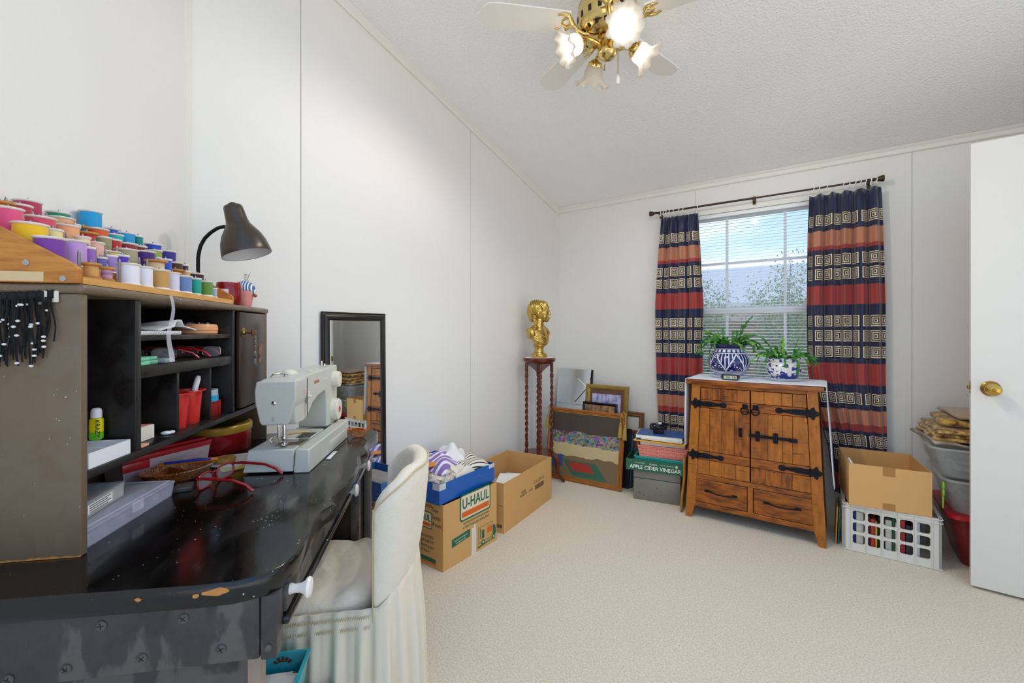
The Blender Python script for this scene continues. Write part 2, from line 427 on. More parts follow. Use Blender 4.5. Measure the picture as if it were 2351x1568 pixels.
def fan():
    brass = mat('polished_brass', '#dcc17e', .12, 1.0); dark = mat('brass_dark', '#9c7a35', .3, 1.0); white = mat('blade_white', '#f3efe8', .3)
    shade_m = translucent('frosted_glass', '#fbf6ee', .55)
    bulb_on = mat('bulb_lit', '#ffffff', .5, emit=('#fff6ea', BULB)); bulb_off = mat('bulb_unlit', '#f6f4ee', .25)
    black = mat('fan_slot_black', '#15120d', .6)
    cx, cy = 1.220, 1.796; zc = ceil_z(cy)
    o = thing('ceiling_fan', 'white five-blade ceiling fan with brass motor and four frosted tulip lamps', 'ceiling fan', (cx, cy, zc))
    zb = 2.51 - zc
    k = MB(); k.lathe([(.0,.02),(.075,.02),(.08,-.0),(.075,-.03),(.055,-.055),(.03,-.062),(.03,-.075)][::-1] if False else [(.03,-.08),(.03,-.062),(.055,-.05),(.075,-.025),(.08,.0),(.08,.03)], 32); k.build('canopy', brass, o)
    k = MB(); k.lathe([(.058,zb-.062),(.095,zb-.055),(.118,zb-.038),(.128,zb-.012),(.13,zb+.03),(.125,zb+.075),(.10,zb+.10),(.06,zb+.115),(.03,zb+.12),(.03,zb+.15)], 40); mo = k.build('motor_housing', brass, o)
    # pierced vents round the lower bowl
    v = MB(); v.rbox(-.008, .008, -.003, .004, -.014, .014, .002, 1); vm = v.mesh('vent_slot', 30); vm.materials.append(black)
    for i in range(18):
        a = 2*pi*i/18; q = put('vent_slot', vm, mo, (.1265*cos(a), .1265*sin(a), zb+.008), (0, 0, a-pi/2))
    v = MB(); v.rbox(-.006, .006, -.002, .003, -.009, .009, .002, 1); vm2 = v.mesh('vent_slot', 30); vm2.materials.append(black)
    for i in range(18):
        a = 2*pi*(i+.5)/18; put('vent_slot', vm2, mo, (.108*cos(a), .108*sin(a), zb-.046), (radians(-52), 0, a-pi/2))
    # blades + irons
    R = .565; w0, w1 = .050, .064
    pts = [(.17,-w0),(.22,-w0-.002),(.47,-w1),(.515,-w1+.004),(.54,-.040),(.55,-.018),(R,0)]
    outline = pts + [(x,-y) for x, y in reversed(pts[:-1])]
    b = MB(); b.prism(outline, -.003, .003); bme = b.mesh('blade', 30); bme.materials.append(white)
    ir = MB()
    ir.tube([(.085,0,-.055),(.105,0,-.058),(.13,0,-.045),(.155,0,-.015)], [.009,.010,.010,.011], 8)
    for s in (-1, 1):
        ir.tube([(.15,0,-.018),(.165,s*.018,-.008),(.178,s*.036,-.006),(.20,s*.040,-.006),(.222,s*.034,-.005)], [.011,.009,.008,.007,.004], 8)
        ir.tube([(.17,s*.022,-.007),(.19,s*.016,-.006),(.20,s*.004,-.005)], [.006,.005,.004], 6)
    irm = ir.mesh('blade_iron', 60); irm.materials.append(brass)
    for i in range(5):
        a = radians(186 - 72*i + 35.03)
        q = put('blade', bme, o, (0,0,zb), (radians(9), 0, a)); q.rotation_mode = 'XYZ'
        q2 = put('blade_iron', irm, o, (0,0,zb), (radians(9), 0, a))
    # stem and fitter of the lamp kit
    k = MB(); k.lathe([(0,zb-.160),(.012,zb-.158),(.030,zb-.148),(.040,zb-.135),(.043,zb-.122),(.038,zb-.112),(.036,zb-.085),(.042,zb-.080),(.042,zb-.072),(.034,zb-.068),(.034,zb-.055)], 32)
    k.build('lamp_fitter', brass, o)
    # arms, holders, shades, bulbs: (camera-side angle, tilt from straight down, lit)
    for ang, tilt, lit, r0 in ((100, 34, False, .135), (190, 63, True, .105), (280, 62, True, .10), (10, 60, True, .115)):
        a = radians(ang + 35.03); dx, dy = cos(a), sin(a)
        z0 = zb - .092
        hz = zb - .085 if lit else zb - .078
        p = [(.03*dx,.03*dy,z0), (.06*dx,.06*dy,z0+.012), ((r0-.015)*dx,(r0-.015)*dy,hz+.012), (r0*dx,r0*dy,hz)]
        MB().tube(p, .0075, 8).build('lamp_arm', brass, o)
        mx = Matrix.Translation((r0*dx, r0*dy, hz)) @ Matrix.Rotation(a, 4, 'Z') @ Matrix.Rotation(radians(-tilt), 4, 'Y')
        # local -z = out of the shade
        k = MB(); k.xf = mx; k.lathe([(.033,-.030),(.034,-.012),(.030,-.006),(.018,.002),(.010,.010),(0,.011)], 24)
        k.xf = mx
        for s in range(3):
            q = 2*pi*s/3+.4; k.tube([(.031*cos(q),.031*sin(q),-.02),(.042*cos(q),.042*sin(q),-.02)], .0022, 6)
        k.build('lamp_holder', brass, o)
        n = 72
        def sh(u, v, n=n):
            # v 0 neck .. 1 rim; u around
            prof = [(.030,-.018),(.036,-.028),(.041,-.045),(.040,-.060),(.044,-.075),(.060,-.090),(.078,-.100)]
            t = v*(len(prof)-1); i = min(int(t), len(prof)-2); f = t-i
            r = prof[i][0]*(1-f)+prof[i+1][0]*f; z = prof[i][1]*(1-f)+prof[i+1][1]*f
            w = max(0, (v-.55)/.45); q = 2*pi*u
            r += w*w*.0060*cos(9*q) + w*.0016*cos(36*q); z += w*w*.010*cos(9*q+.6)
            r += .0009*cos(24*q+v*22)*(1-w)
            return (r*cos(q), r*sin(q), z)
        s = MB(); s.xf = mx; s.grid(sh, n, 18, True)
        so = s.build('lamp_shade', shade_m, o, smooth=180); solid(so, .0025)
        k = MB(); k.xf = mx; k.lathe([(0,-.098),(.018,-.095),(.033,-.083),(.040,-.066),(.036,-.048),(.022,-.034),(.014,-.026),(.014,-.01)], 24)
        k.build('bulb', bulb_on if lit else bulb_off, o, smooth=80)
        if lit:   # what this bulb throws out of its shade
            ld = bpy.data.lights.new('bulb_light', 'SPOT'); ld.energy = LAMP_W; ld.color = (1.0, .96, .91); ld.spot_size = radians(170); ld.spot_blend = .5; ld.shadow_soft_size = .03
            lo = bpy.data.objects.new('bulb_light', ld); col.objects.link(lo); lo.parent = o; lo.matrix_local = mx @ TR(0,0,-.200) @ Matrix.Rotation(radians(tilt-22), 4, 'Y')
    # pull chain and its white fob
    a = radians(330 + 35.03); px, py = .048*cos(a), .048*sin(a)
    k = MB(); 
    for i in range(24): k.sphere((px, py, zb-.130-.0042*i), .0019, 6, 4)
    k.build('pull_chain', dark, o)
    k = MB(); k.xf = TR(px, py, zb-.275); k.lathe([(.0,0),(.006,.001),(.009,.010),(.0085,.022),(.005,.036),(.002,.042),(0,.043)], 16); k.build('pull_fob', white, o)
    a = radians(100+35.03)
    k = MB(); k.tube([(.022*cos(a),.022*sin(a),zb-.158),(.03*cos(a),.03*sin(a),zb-.176)], .002, 6); k.sphere((.03*cos(a),.03*sin(a),zb-.180), .004, 8, 6); k.build('finial', dark, o)
fan()

# ---------------------------------------------------------------- outside the window
def outside():
    grav = mat('gravel', '#b39a80', .95, var=(9, .6), c2='#8d745c', bump=(30, .6))
    g = MB().box(-30, 40, YB+.35, 70, -.9, -.7); struct(g.build('ground', grav, smooth=0))
    bl = mat('block_wall_tan', '#c4a283', .9, var=(14, .7), c2='#8d7058', bump=(18, .6), stretch=(1,1,2.5))
    wl = MB().box(-9, 14, 8.4, 8.6, -.75, 1.30); wl.box(-9, 14, 8.37, 8.63, 1.30, 1.36)
    tag(wl.build('garden_wall', bl, smooth=0), 'tan block garden wall outside the window', 'wall')
    h = thing('neighbour_house', 'pale house with grey shingle roof beyond the garden wall', 'house', (-3., 17, -.7))
    wm = mat('stucco', '#e2ddd2', .9, var=(3,.2)); rm = mat('shingle_grey', '#ebe6dc', .9, var=(6,.3), stretch=(1,4,4))
    MB().box(-9, 9, 0, 7, 0, 2.9).build('house_wall', wm, h, smooth=0)
    r = MB(); r.xf = Matrix(((0,0,1,-9.6),(1,0,0,0),(0,1,0,0),(0,0,0,1))); r.prism([(-.6,2.7),(7.6,2.7),(7.6,2.85),(3.5,4.55),(-.6,2.85)], 0, 19.2); r.build('roof', rm, h, smooth=0)
    gl = mat('house_glass', '#59626c', .2)
    for x in (-1.5, 3.2): MB().box(x, x+1.3, -.04, .02, 1.1, 2.1).build('house_window', gl, h, smooth=0)
    leaf = mat('shrub_leaf', '#93a86a', .7, var=(6,.6), c2='#6c8250'); stem = mat('shrub_stem', '#6d5a45', .9)
    rnd = random.Random(3)
    for (x, y, hh, w, lab) in ((-.75, 7.2, 2.55, .5, 'tall pale green shrub outside left part of the window'), (.42, 7.3, 2.1, .5, 'low olive shrub between the tall one and round one outside'), (1.58, 7.3, 2.25, .5, 'round green shrub seen through middle of the window'), (2.75, 7.3, 2.15, .5, 'feathery green shrub outside right part of the window')):
        s = thing('garden_shrub', lab, 'shrub', (x, y, -.7), 0, 'garden shrubs')
        st = MB(); lf = MB()
        for i in range(16):
            a = rnd.uniform(0, 2*pi); R = w*rnd.uniform(.25, 1); top = (R*cos(a), R*sin(a)*.5, hh*rnd.uniform(.66, 1.28))
            p = [(0.02*cos(a),0.02*sin(a),0)]
            for t in (.4, .75, 1): p.append((top[0]*t**1.4, top[1]*t**1.4, top[2]*t))
            st.tube(p, [.014,.01,.006,.003], 5)
            for j in range(1000):
                t = rnd.uniform(.35, 1.02); c0 = Vector((top[0]*t**1.4, top[1]*t**1.4, top[2]*t)) + Vector((rnd.gauss(0,.11),rnd.gauss(0,.10),rnd.gauss(0,.11)))
                d = Vector((rnd.gauss(0,1),rnd.gauss(0,1),rnd.gauss(0,1))).normalized(); e2 = d.orthogonal().normalized(); l = rnd.uniform(.028,.055)
                lf.add([c0, c0+d*l*.5+e2*l*.25, c0+d*l, c0+d*l*.5-e2*l*.25], [(0,1,2,3)])
        st.build('stem', stem, s); lf.build('foliage', leaf, s, smooth=0)
outside()
# ---------------------------------------------------------------- black writing desk, hutch
def black_paint(name, rough=.18, speck=True, base='#0c0a09', scr=.25):
    m = mat(name, base, rough, spec=.6, coat=.15)
    n, L, b = mnodes(m); tc = n.new('ShaderNodeTexCoord')
    t = n.new('ShaderNodeTexNoise'); t.inputs['Scale'].default_value = 9; t.inputs['Detail'].default_value = 8; t.inputs['Distortion'].default_value = .6
    mp = n.new('ShaderNodeMapping'); mp.inputs['Scale'].default_value = (2.2, .7, 2); mp.inputs['Rotation'].default_value = (0,0,.7)
    L.new(tc.outputs['Object'], mp.inputs[0]); L.new(mp.outputs[0], t.inputs['Vector'])
    bp = n.new('ShaderNodeBump'); bp.inputs['Strength'].default_value = scr; bp.inputs['Distance'].default_value = .004
    L.new(t.outputs[0], bp.inputs['Height']); L.new(bp.outputs[0], b.inputs['Normal'])
    r = n.new('ShaderNodeMapRange'); r.inputs['From Min'].default_value = .35; r.inputs['From Max'].default_value = .7; r.inputs['To Min'].default_value = rough*.7; r.inputs['To Max'].default_value = rough*2.4
    L.new(t.outputs[0], r.inputs[0]); L.new(r.outputs[0], b.inputs['Roughness'])
    if speck:
        v = n.new('ShaderNodeTexVoronoi'); v.inputs['Scale'].default_value = 75; L.new(tc.outputs['Object'], v.inputs['Vector'])
        w = n.new('ShaderNodeTexNoise'); w.inputs['Scale'].default_value = 11; L.new(tc.outputs['Object'], w.inputs['Vector'])
        thr = math_(n, L, 'MULTIPLY', math_(n, L, 'SUBTRACT', w.outputs[0], .42), .55)
        f = math_(n, L, 'LESS_THAN', v.outputs['Distance'], thr)
        L.new(mixc(n, L, math_(n, L, 'MULTIPLY', f, .75), base, '#cfc8bd'), b.inputs['Base Color'])
    return m
blk_top = black_paint('desk_top_black', .13, scr=.14)
blk = black_paint('desk_black_paint', .36, False, '#33302e', .12)
n, L, b = mnodes(blk); tc = n.new('ShaderNodeTexCoord'); t = n.new('ShaderNodeTexNoise'); t.inputs['Scale'].default_value = 5; t.inputs['Detail'].default_value = 5; mp = n.new('ShaderNodeMapping'); mp.inputs['Scale'].default_value = (2.5,2.5,.9); L.new(tc.outputs['Object'], mp.inputs[0]); L.new(mp.outputs[0], t.inputs['Vector'])
r = n.new('ShaderNodeMapRange'); r.inputs['From Min'].default_value = .50; r.inputs['From Max'].default_value = .53; L.new(t.outputs[0], r.inputs[0]); L.new(mixc(n, L, r.outputs[0], '#3a3634', '#58534e'), b.inputs['Base Color'])   # old runs of thicker paint
blk_shelf = black_paint('hutch_shelf_black', .30, False, '#1b1817', .06)
blk_in = black_paint('hutch_inside_black', .30, False, '#070606', .05)
blk_mid = black_paint('hutch_brown_black', .38, True, '#75634f', .06)
porcelain = mat('porcelain', '#f2ebe2', .15); chipm = mat('bare_wood_chip', '#c98a48', .7, var=(200,.4)); steel = mat('steel', '#b9b9b8', .28, 1.)

def desk():
    o = thing('writing_desk', 'glossy black writing desk with scalloped front edge and white knobs', 'desk', (DO[0], DO[1], 0), DR)
    # outline (v,u): near edge, rounded corner, serpentine front, far end
    pts = [(.02,.80),(.30,.800),(.54,.790),(.600,.792),(.640,.806),(.664,.834),(.676,.878),(.674,.967),(.669,1.023),(.674,1.075),(.688,1.108),(.690,1.122),(.677,1.138),(.673,1.160),(.680,1.200),(.692,1.26),(.698,1.34),(.696,1.43),(.686,1.47),(.681,1.51),(.684,1.55),(.697,1.585),(.697,1.602),(.684,1.625),(.680,1.67),(.686,1.74),(.697,1.81),(.699,1.86),(.690,1.905),(.660,1.925),(.60,1.93),(.02,1.93)]
    t = MB(); n = len(pts); P = [Vector((a,b,0)) for a, b in pts]
    ctr = Vector((.35,1.36,0)); rings = []
    prof = [(.012,.722),(.004,.724),(0,.731),(-.0,.751),(-.004,.757),(-.012,.760)]
    rings = []
    for ins, z in [(.005,.722),(.0015,.7245),(0,.732),(0,.752),(.0018,.7575),(.005,.760)]:
        R = []
        for i, p in enumerate(P):
            d = (P[(i+1)%n]-P[i-1]).normalized(); nrm = Vector((-d.y, d.x, 0))
            R.append((p.x+nrm.x*ins, p.y+nrm.y*ins, z))
        rings.append(R)
    vs = [q for R in rings for q in R]
    fs = [tuple(range(n-1,-1,-1)), tuple(range((len(rings)-1)*n, len(rings)*n))]
    for k in range(len(rings)-1):
        for i in range(n): fs.append((k*n+i, k*n+(i+1)%n, (k+1)*n+(i+1)%n, (k+1)*n+i))
    t.add(vs, fs); top = t.build('desk_top', blk_top, o, smooth=35)
    # bare patches where the paint has gone along the near edge
    rnd = random.Random(5)
    for (v, w, z) in ((.575,.040,.748),(.545,.012,.746),(.605,.008,.75),(.48,.008,.744),(.46,.010,.746),(.50,.005,.745),(.625,.006,.752)):
        c = MB(); k = 9; ring = [(v + w*.5*cos(2*pi*i/k)*rnd.uniform(.7,1.15), z + min(.006,w*.3)*sin(2*pi*i/k)*rnd.uniform(.6,1.2)) for i in range(k)]
        uu = .790 if v > .53 else .794
        if v > .6: uu = .794
        c.add([(a, uu-.0012+max(0,(a-.60))*.45, b) for a, b in ring] + [(a, uu+.003+max(0,(a-.60))*.45, b) for a, b in ring], [tuple(range(k))] + [(i+k,(i+1)%k+k,(i+1)%k,i) for i in range(k)])
        c.build('bare_patch', chipm, top, smooth=0)
    # near end: apron board with screws, corner post, recessed end panel
    MB().rbox(.03, .632, .812, .838, .615, .722, .003).build('end_apron', blk, o)
    MB().rbox(.6335, .660, .812, .845, .612, .722, .003).build('corner_post', blk, o)
    sc = MB(); sc.xf = TR(0,0,0,radians(90)); sc.lathe([(.0085,0),(.0085,.0012),(.006,.0026),(0,.003)], 14); sc.mi = 0
    sm = sc.mesh('screw', 40); sm.materials.append(blk)
    slot = MB().box(-.005,.005,-.0034,-.0029,-.0008,.0008); slot.box(-.0008,.0008,-.0034,-.0029,-.005,.005); slm = slot.mesh('screw_slot', 0); slm.materials.append(blk_in)
    for v, z in ((.397,.700),(.516,.698),(.455,.640),(.573,.640),(.348,.636),(.27,.63)):
        s = put('screw', sm, o, (v,.812,z)); put('screw_slot', slm, s, (0,0,0), (0,rnd.uniform(0,1.5),0))
    s = put('screw', sm, o, (.646,.812,.633)); s.scale = (.8,.8,.8)
    MB().box(.03, .618, .850, .868, .0, .622).build('end_panel', blk, o, smooth=0)
    MB().rbox(.600, .622, .846, .872, .0, .615, .002).build('panel_edge', mat('bare_edge', '#9a8676', .5), o)
    # drawer rail, three drawers with porcelain knobs, bottom rail
    MB().box(.02, .645, .845, 1.90, .700, .722).build('drawer_rail', blk, o, smooth=0)
    for a, b_, ku in ((.850,1.165,.868),(1.170,1.555,1.372),(1.560,1.895,1.615)):
        f = MB(); f.rbox(.645, .664, a, b_, .668, .718, .003); d = f.build('drawer_front', blk, o)
        k = MB(); k.xf = TR(.663, ku, .722-.022, 0, radians(90)); k.lathe([(.0095,0),(.0095,.004),(.0075,.010),(.0085,.020),(.0115,.026),(.0115,.028)], 20); kb = k.build('knob', porcelain, d)
        k = MB(); k.xf = TR(.691, ku, .722-.022, 0, radians(90)); k.lathe([(.0115,0),(.0165,.0015),(.0185,.0055),(.0165,.0095),(.010,.0115),(0,.012)], 24); k.build('knob_face', porcelain, kb)
    k = MB(); k.xf = TR(0,0,0); k.rbox(.640, .672, .838, 1.90, .652, .667, .005, 3); k.build('bottom_rail', black_paint('rail_gloss_black', .12, True, '#100e10', .1), o)
    MB().box(.05, .640, 1.60, 1.62, 0, .652).build('inner_panel', mat('panel_red_black', '#1b1210', .25), o, smooth=0)
    MB().rbox(.640, .668, 1.59, 1.625, 0, .652, .003).build('front_leg', blk, o)
    MB().box(.05, .640, 1.885, 1.905, 0, .70).build('end_panel', blk, o, smooth=0)
    MB().rbox(.640, .668, 1.875, 1.91, 0, .652, .003).build('front_leg', blk, o)
    MB().box(.03, .05, .87, 1.885, .25, .70).build('back_panel', blk, o, smooth=0)
desk()

def hutch():
    o = thing('desk_hutch', 'black open-shelved hutch with cubby door standing on the desk', 'hutch', (DO[0], DO[1], 0), DR)
    t = MB(); t.rbox(.004, .292, .928, 1.842, 1.244, 1.263, .008, 3); t.build('top_board', blk_mid, o)
    MB().rbox(.02, .286, .932, .948, .7605, 1.244, .002).build('side_panel', blk_mid, o)
    rn = random.Random(14); c = MB(); vs = [.02+.2665*i/40 for i in range(41)]; hs = [.7606+rn.uniform(.0012,.0042) for _ in vs]
    c.add([(v,.9308,.7606) for v in vs]+[(v,.9308,h) for v, h in zip(vs,hs)]+[(v,.933,.7606) for v in vs]+[(v,.933,h) for v, h in zip(vs,hs)], [(i,i+1,42+i,41+i) for i in range(40)]+[(41+i,42+i,124+i,123+i) for i in range(40)])
    c.build('bare_edge', chipm, o, smooth=0)
    MB().rbox(.02, .286, 1.822, 1.838, .7605, 1.244, .002).build('side_panel', blk_mid, o)
    MB().box(.012, .020, .932, 1.838, .90, 1.244).build('back_board', blk_in, o, smooth=0)
    MB().box(.012, .020, .949, 1.821, .7605, .896).build('lower_back_board', mat('brown_board', '#6b5438', .6, var=(8,.5), stretch=(1,1,5)), o, smooth=0)
    MB().rbox(.021, .288, .948, 1.822, .897, .913, .002).build('bottom_shelf', blk_shelf, o)
    MB().rbox(.021, .284, 1.085, 1.104, .913, 1.244, .002).build('divider', blk_shelf, o)
    MB().rbox(.021, .284, 1.552, 1.566, .913, 1.244, .002).build('divider', blk_shelf, o)
    MB().rbox(.021, .280, 1.104, 1.552, 1.154, 1.167, .002).build('shelf', blk_shelf, o)
    MB().rbox(.021, .284, 1.104, 1.552, 1.070, 1.097, .002).build('shelf', blk_shelf, o)
    for u in (1.275, 1.443): MB().rbox(.021, .266, u, u+.011, .913, 1.070, .001).build('divider', blk_shelf, o)
    d = MB().rbox(.276, .290, 1.592, 1.816, .918, 1.240, .003).build('cubby_door', mat('door_brown_black', '#43352d', .28, var=(5,.4), c2='#2a1f1a'), o)
    bz = mat('aged_brass', '#a9874a', .3, 1.)
    k = MB(); k.xf = TR(.290, 1.612, 1.172, 0, radians(90)); k.lathe([(.016,0),(.016,.002),(.010,.004),(.008,.010),(0,.011)], 18); k.build('keyhole_plate', bz, d)
hutch()

def keyring():
    bz = mat('aged_brass', '#a9874a', .3, 1.); o = thing('key_ring', 'old brass key with dangling metal charms in the hutch door', 'keys', D(.302, 1.612, 1.172), DR)
    k = MB(); k.tube([(0,0,0),(.014,.006,-.001)], .0035, 8); k.rbox(.014,.020,-.002,.030,-.010,.008,.002); k.build('key', mat('copper_key', '#8a5230', .3, 1.), o)
    c = MB()
    for i in range(7): c.tube([(.018+.002*cos(a), .026+(.003 if i%2 else .001)*sin(a), -.012-.0075*i+.0045*cos(a+.5)) for a in [2*pi*j/8 for j in range(8)]], .0009, 5, True)
    c.build('chain', steel, o)
    c = MB(); c.sphere((.018,.026,-.078), .014, 12, 8, (.25,.8,1.1)); c.rbox(.016,.020,.015,.037,-.115,-.088,.003); c.build('charm', mat('pewter', '#7d8788', .3, 1.), o)
    c = MB(); c.tube([(.022,.045,-.045),(.022,.052,-.06),(.022,.047,-.075),(.022,.056,-.09),(.022,.045,-.105)], [.003,.005,.003,.005,.002], 7); c.tube([(.022,.062,-.04),(.022,.058,-.075)], [.002,.004], 7); c.build('charm', mat('coral_green', '#6f8a5e', .4, .3, var=(300,1.), c2='#c8553a'), o)
keyring()

# ---------------------------------------------------------------- beaded fringe hung on the end of the hutch
def fringe():
    o = thing('bead_fringe', 'black cord fringe with white beads hanging on the hutch side', 'fringe', D(.2, .931, 1.25), DR)
    bk = mat('black_cord', '#0b0a0a', .7); wb = mat('white_bead', '#efece6', .3); rnd = random.Random(11)
    tape = MB(); tape.xf = TR(0,0,0)
    tape.grid(lambda u, v: (-.10+.146*u, -.004-.002*sin(u*60), -.012+.012*u-.016*v+.002*sin(u*90)), 40, 3); solid(tape.build('tape', bk, o), .002)
    cords = MB(); beads = []
    for i in range(64):
        x = -.10 + .146*i/63 + rnd.uniform(-.001,.001); y = -.005 - rnd.uniform(0,.006); z0 = -.024+.012*(i/63)
        l = rnd.uniform(.085,.122) - (.02 if i > 58 else 0); sw = rnd.uniform(-.006,.006); ph = rnd.uniform(0,6)
        pts = [(x+sw*t+.0018*sin(ph+7*t), y-.002*sin(3*t+ph), z0-l*t) for t in [j/9 for j in range(10)]]
        cords.tube(pts, .0013, 5)
        if i % 2 == 0 or rnd.random() < .35:
            for _ in range(rnd.choice((1,1,2))):
                t = rnd.choice((.15,.35,.55,.75,.95,1.)); j = int(t*9); beads.append(pts[j])
    cords.build('cords', bk, o)
    b = MB(); b.sphere((0,0,0), .0028, 8, 6, (1.35,1,.85)); bme = b.mesh('bead', 80); bme.materials.append(wb)
    for p in beads: put('bead', bme, o, (p[0], p[1]-.002, p[2]))
    MB().rbox(.028, .053, -.004, -.001, -.022, -.001, .001, 1).build('paper_tab', mat('paper_tab', '#e8e0cf', .6), o)
fringe()

# ---------------------------------------------------------------- stepped thread rack and its spools
SPOOL_V = [0.262, 0.214, 0.166, 0.118, 0.071, 0.028]; SPOOL_Z = [1.277, 1.3032, 1.3294, 1.3556, 1.3818, 1.408]
SPOOLS = [  # row, along, radius, height, thread colour, name, wooden
    (0, 0.991, 0.0163, 0.032, '#d9a05a', 'tan wooden', 1),
    (0, 1.033, 0.0135, 0.030, '#9a5fb0', 'purple variegated wooden', 1),
    (0, 1.098, 0.0221, 0.047, '#eeeaf0', 'bright white', 0),
    (0, 1.151, 0.0182, 0.048, '#e6e6ee', 'bluish white', 0),
    (0, 1.208, 0.0224, 0.049, '#c79a56', 'gold tan', 0),
    (0, 1.261, 0.0179, 0.049, '#dcd8ea', 'lilac white', 0),
    (0, 1.312, 0.0211, 0.047, '#6a86b8', 'slate blue', 0),
    (0, 1.373, 0.0154, 0.048, '#17a08c', 'teal', 0),
    (0, 1.428, 0.0199, 0.046, '#5c8a33', 'olive green', 0),
    (0, 1.477, 0.0100, 0.030, '#9fb4d4', 'tiny pale blue', 0),
    (1, 0.963, 0.0249, 0.048, '#7b3f9e', 'deep purple', 0),
    (1, 1.015, 0.0237, 0.053, '#c39ad8', 'lavender', 0),
    (1, 1.056, 0.0118, 0.048, '#9a68c8', 'violet', 0),
    (1, 1.089, 0.0124, 0.032, '#6c66b4', 'periwinkle', 0),
    (1, 1.117, 0.0146, 0.041, '#a58cc8', 'lilac', 0),
    (1, 1.155, 0.0146, 0.048, '#5a35b8', 'bright violet', 0),
    (1, 1.281, 0.0254, 0.056, '#e3c79a', 'beige', 1),
    (1, 1.322, 0.0152, 0.066, '#2f55c8', 'royal blue', 0),
    (1, 1.366, 0.0231, 0.044, '#e0903c', 'amber wooden', 1),
    (1, 1.423, 0.0102, 0.048, '#d9b27c', 'tan', 0),
    (1, 1.477, 0.0212, 0.048, '#35242c', 'dark brown', 0),
    (2, 0.984, 0.0269, 0.051, '#f4c21a', 'yellow', 0),
    (2, 1.034, 0.0167, 0.052, '#f3e3a0', 'pale yellow', 0),
    (2, 1.110, 0.0148, 0.053, '#f0d8b0', 'cream', 0),
    (2, 1.146, 0.0177, 0.048, '#f0b8a8', 'pale pink', 0),
    (2, 1.189, 0.0239, 0.035, '#d8c86a', 'straw gold', 0),
    (2, 1.249, 0.0245, 0.051, '#aaa284', 'khaki', 0),
    (2, 1.321, 0.0238, 0.059, '#4b2a7a', 'dark violet', 0),
    (2, 1.371, 0.0121, 0.051, '#3a60d0', 'blue', 0),
    (2, 1.460, 0.0195, 0.051, '#4a2c26', 'brown', 0),
    (2, 1.509, 0.0108, 0.052, '#4a2238', 'plum', 0),
    (3, 0.999, 0.0227, 0.057, '#e4547e', 'pink', 0),
    (3, 1.066, 0.0276, 0.056, '#d9506a', 'rose', 0),
    (3, 1.134, 0.0243, 0.055, '#f2ad78', 'peach', 0),
    (3, 1.193, 0.0216, 0.053, '#c93048', 'crimson wooden', 1),
    (3, 1.241, 0.0208, 0.052, '#98946c', 'sage', 0),
    (3, 1.280, 0.0169, 0.054, '#c8282e', 'red', 0),
    (3, 1.331, 0.0233, 0.054, '#962c32', 'maroon', 0),
    (3, 1.383, 0.0164, 0.057, '#7c2a30', 'brick', 0),
    (3, 1.447, 0.0198, 0.057, '#8fa83a', 'lime', 0),
    (3, 1.509, 0.0243, 0.066, '#3a2e86', 'indigo', 0),
    (4, 1.039, 0.0226, 0.052, '#f29248', 'orange', 1),
    (4, 1.083, 0.0201, 0.058, '#b02c48', 'cranberry', 0),
    (4, 1.184, 0.0256, 0.057, '#d8722c', 'rust striped', 0),
    (4, 1.226, 0.0109, 0.052, '#9cc88c', 'mint', 0),
    (4, 1.251, 0.0137, 0.053, '#1f5a9c', 'navy wooden', 1),
    (4, 1.295, 0.0252, 0.057, '#e0581c', 'flame orange', 0),
    (4, 1.358, 0.0207, 0.056, '#1fb0b4', 'turquoise', 0),
    (4, 1.406, 0.0203, 0.071, '#2296d0', 'sky blue', 0),
    (4, 1.454, 0.0134, 0.073, '#128a86', 'sea green', 0),
    (4, 1.522, 0.0236, 0.062, '#2448b8', 'cobalt', 0),
    (5, 1.156, 0.0248, 0.059, '#b83058', 'raspberry', 0),
    (5, 1.188, 0.0059, 0.040, '#b8d8d8', 'pale aqua', 0),
    (5, 1.204, 0.0094, 0.039, '#58a838', 'leaf green', 0),
    (5, 1.238, 0.0235, 0.055, '#12906a', 'emerald', 0),
    (5, 1.338, 0.0254, 0.085, '#1f9ad2', 'tall bright blue', 0),
    (5, 1.415, 0.0172, 0.057, '#1468a8', 'blue', 0),
    (5, 1.448, 0.0088, 0.056, '#1c3c78', 'navy', 0),
]
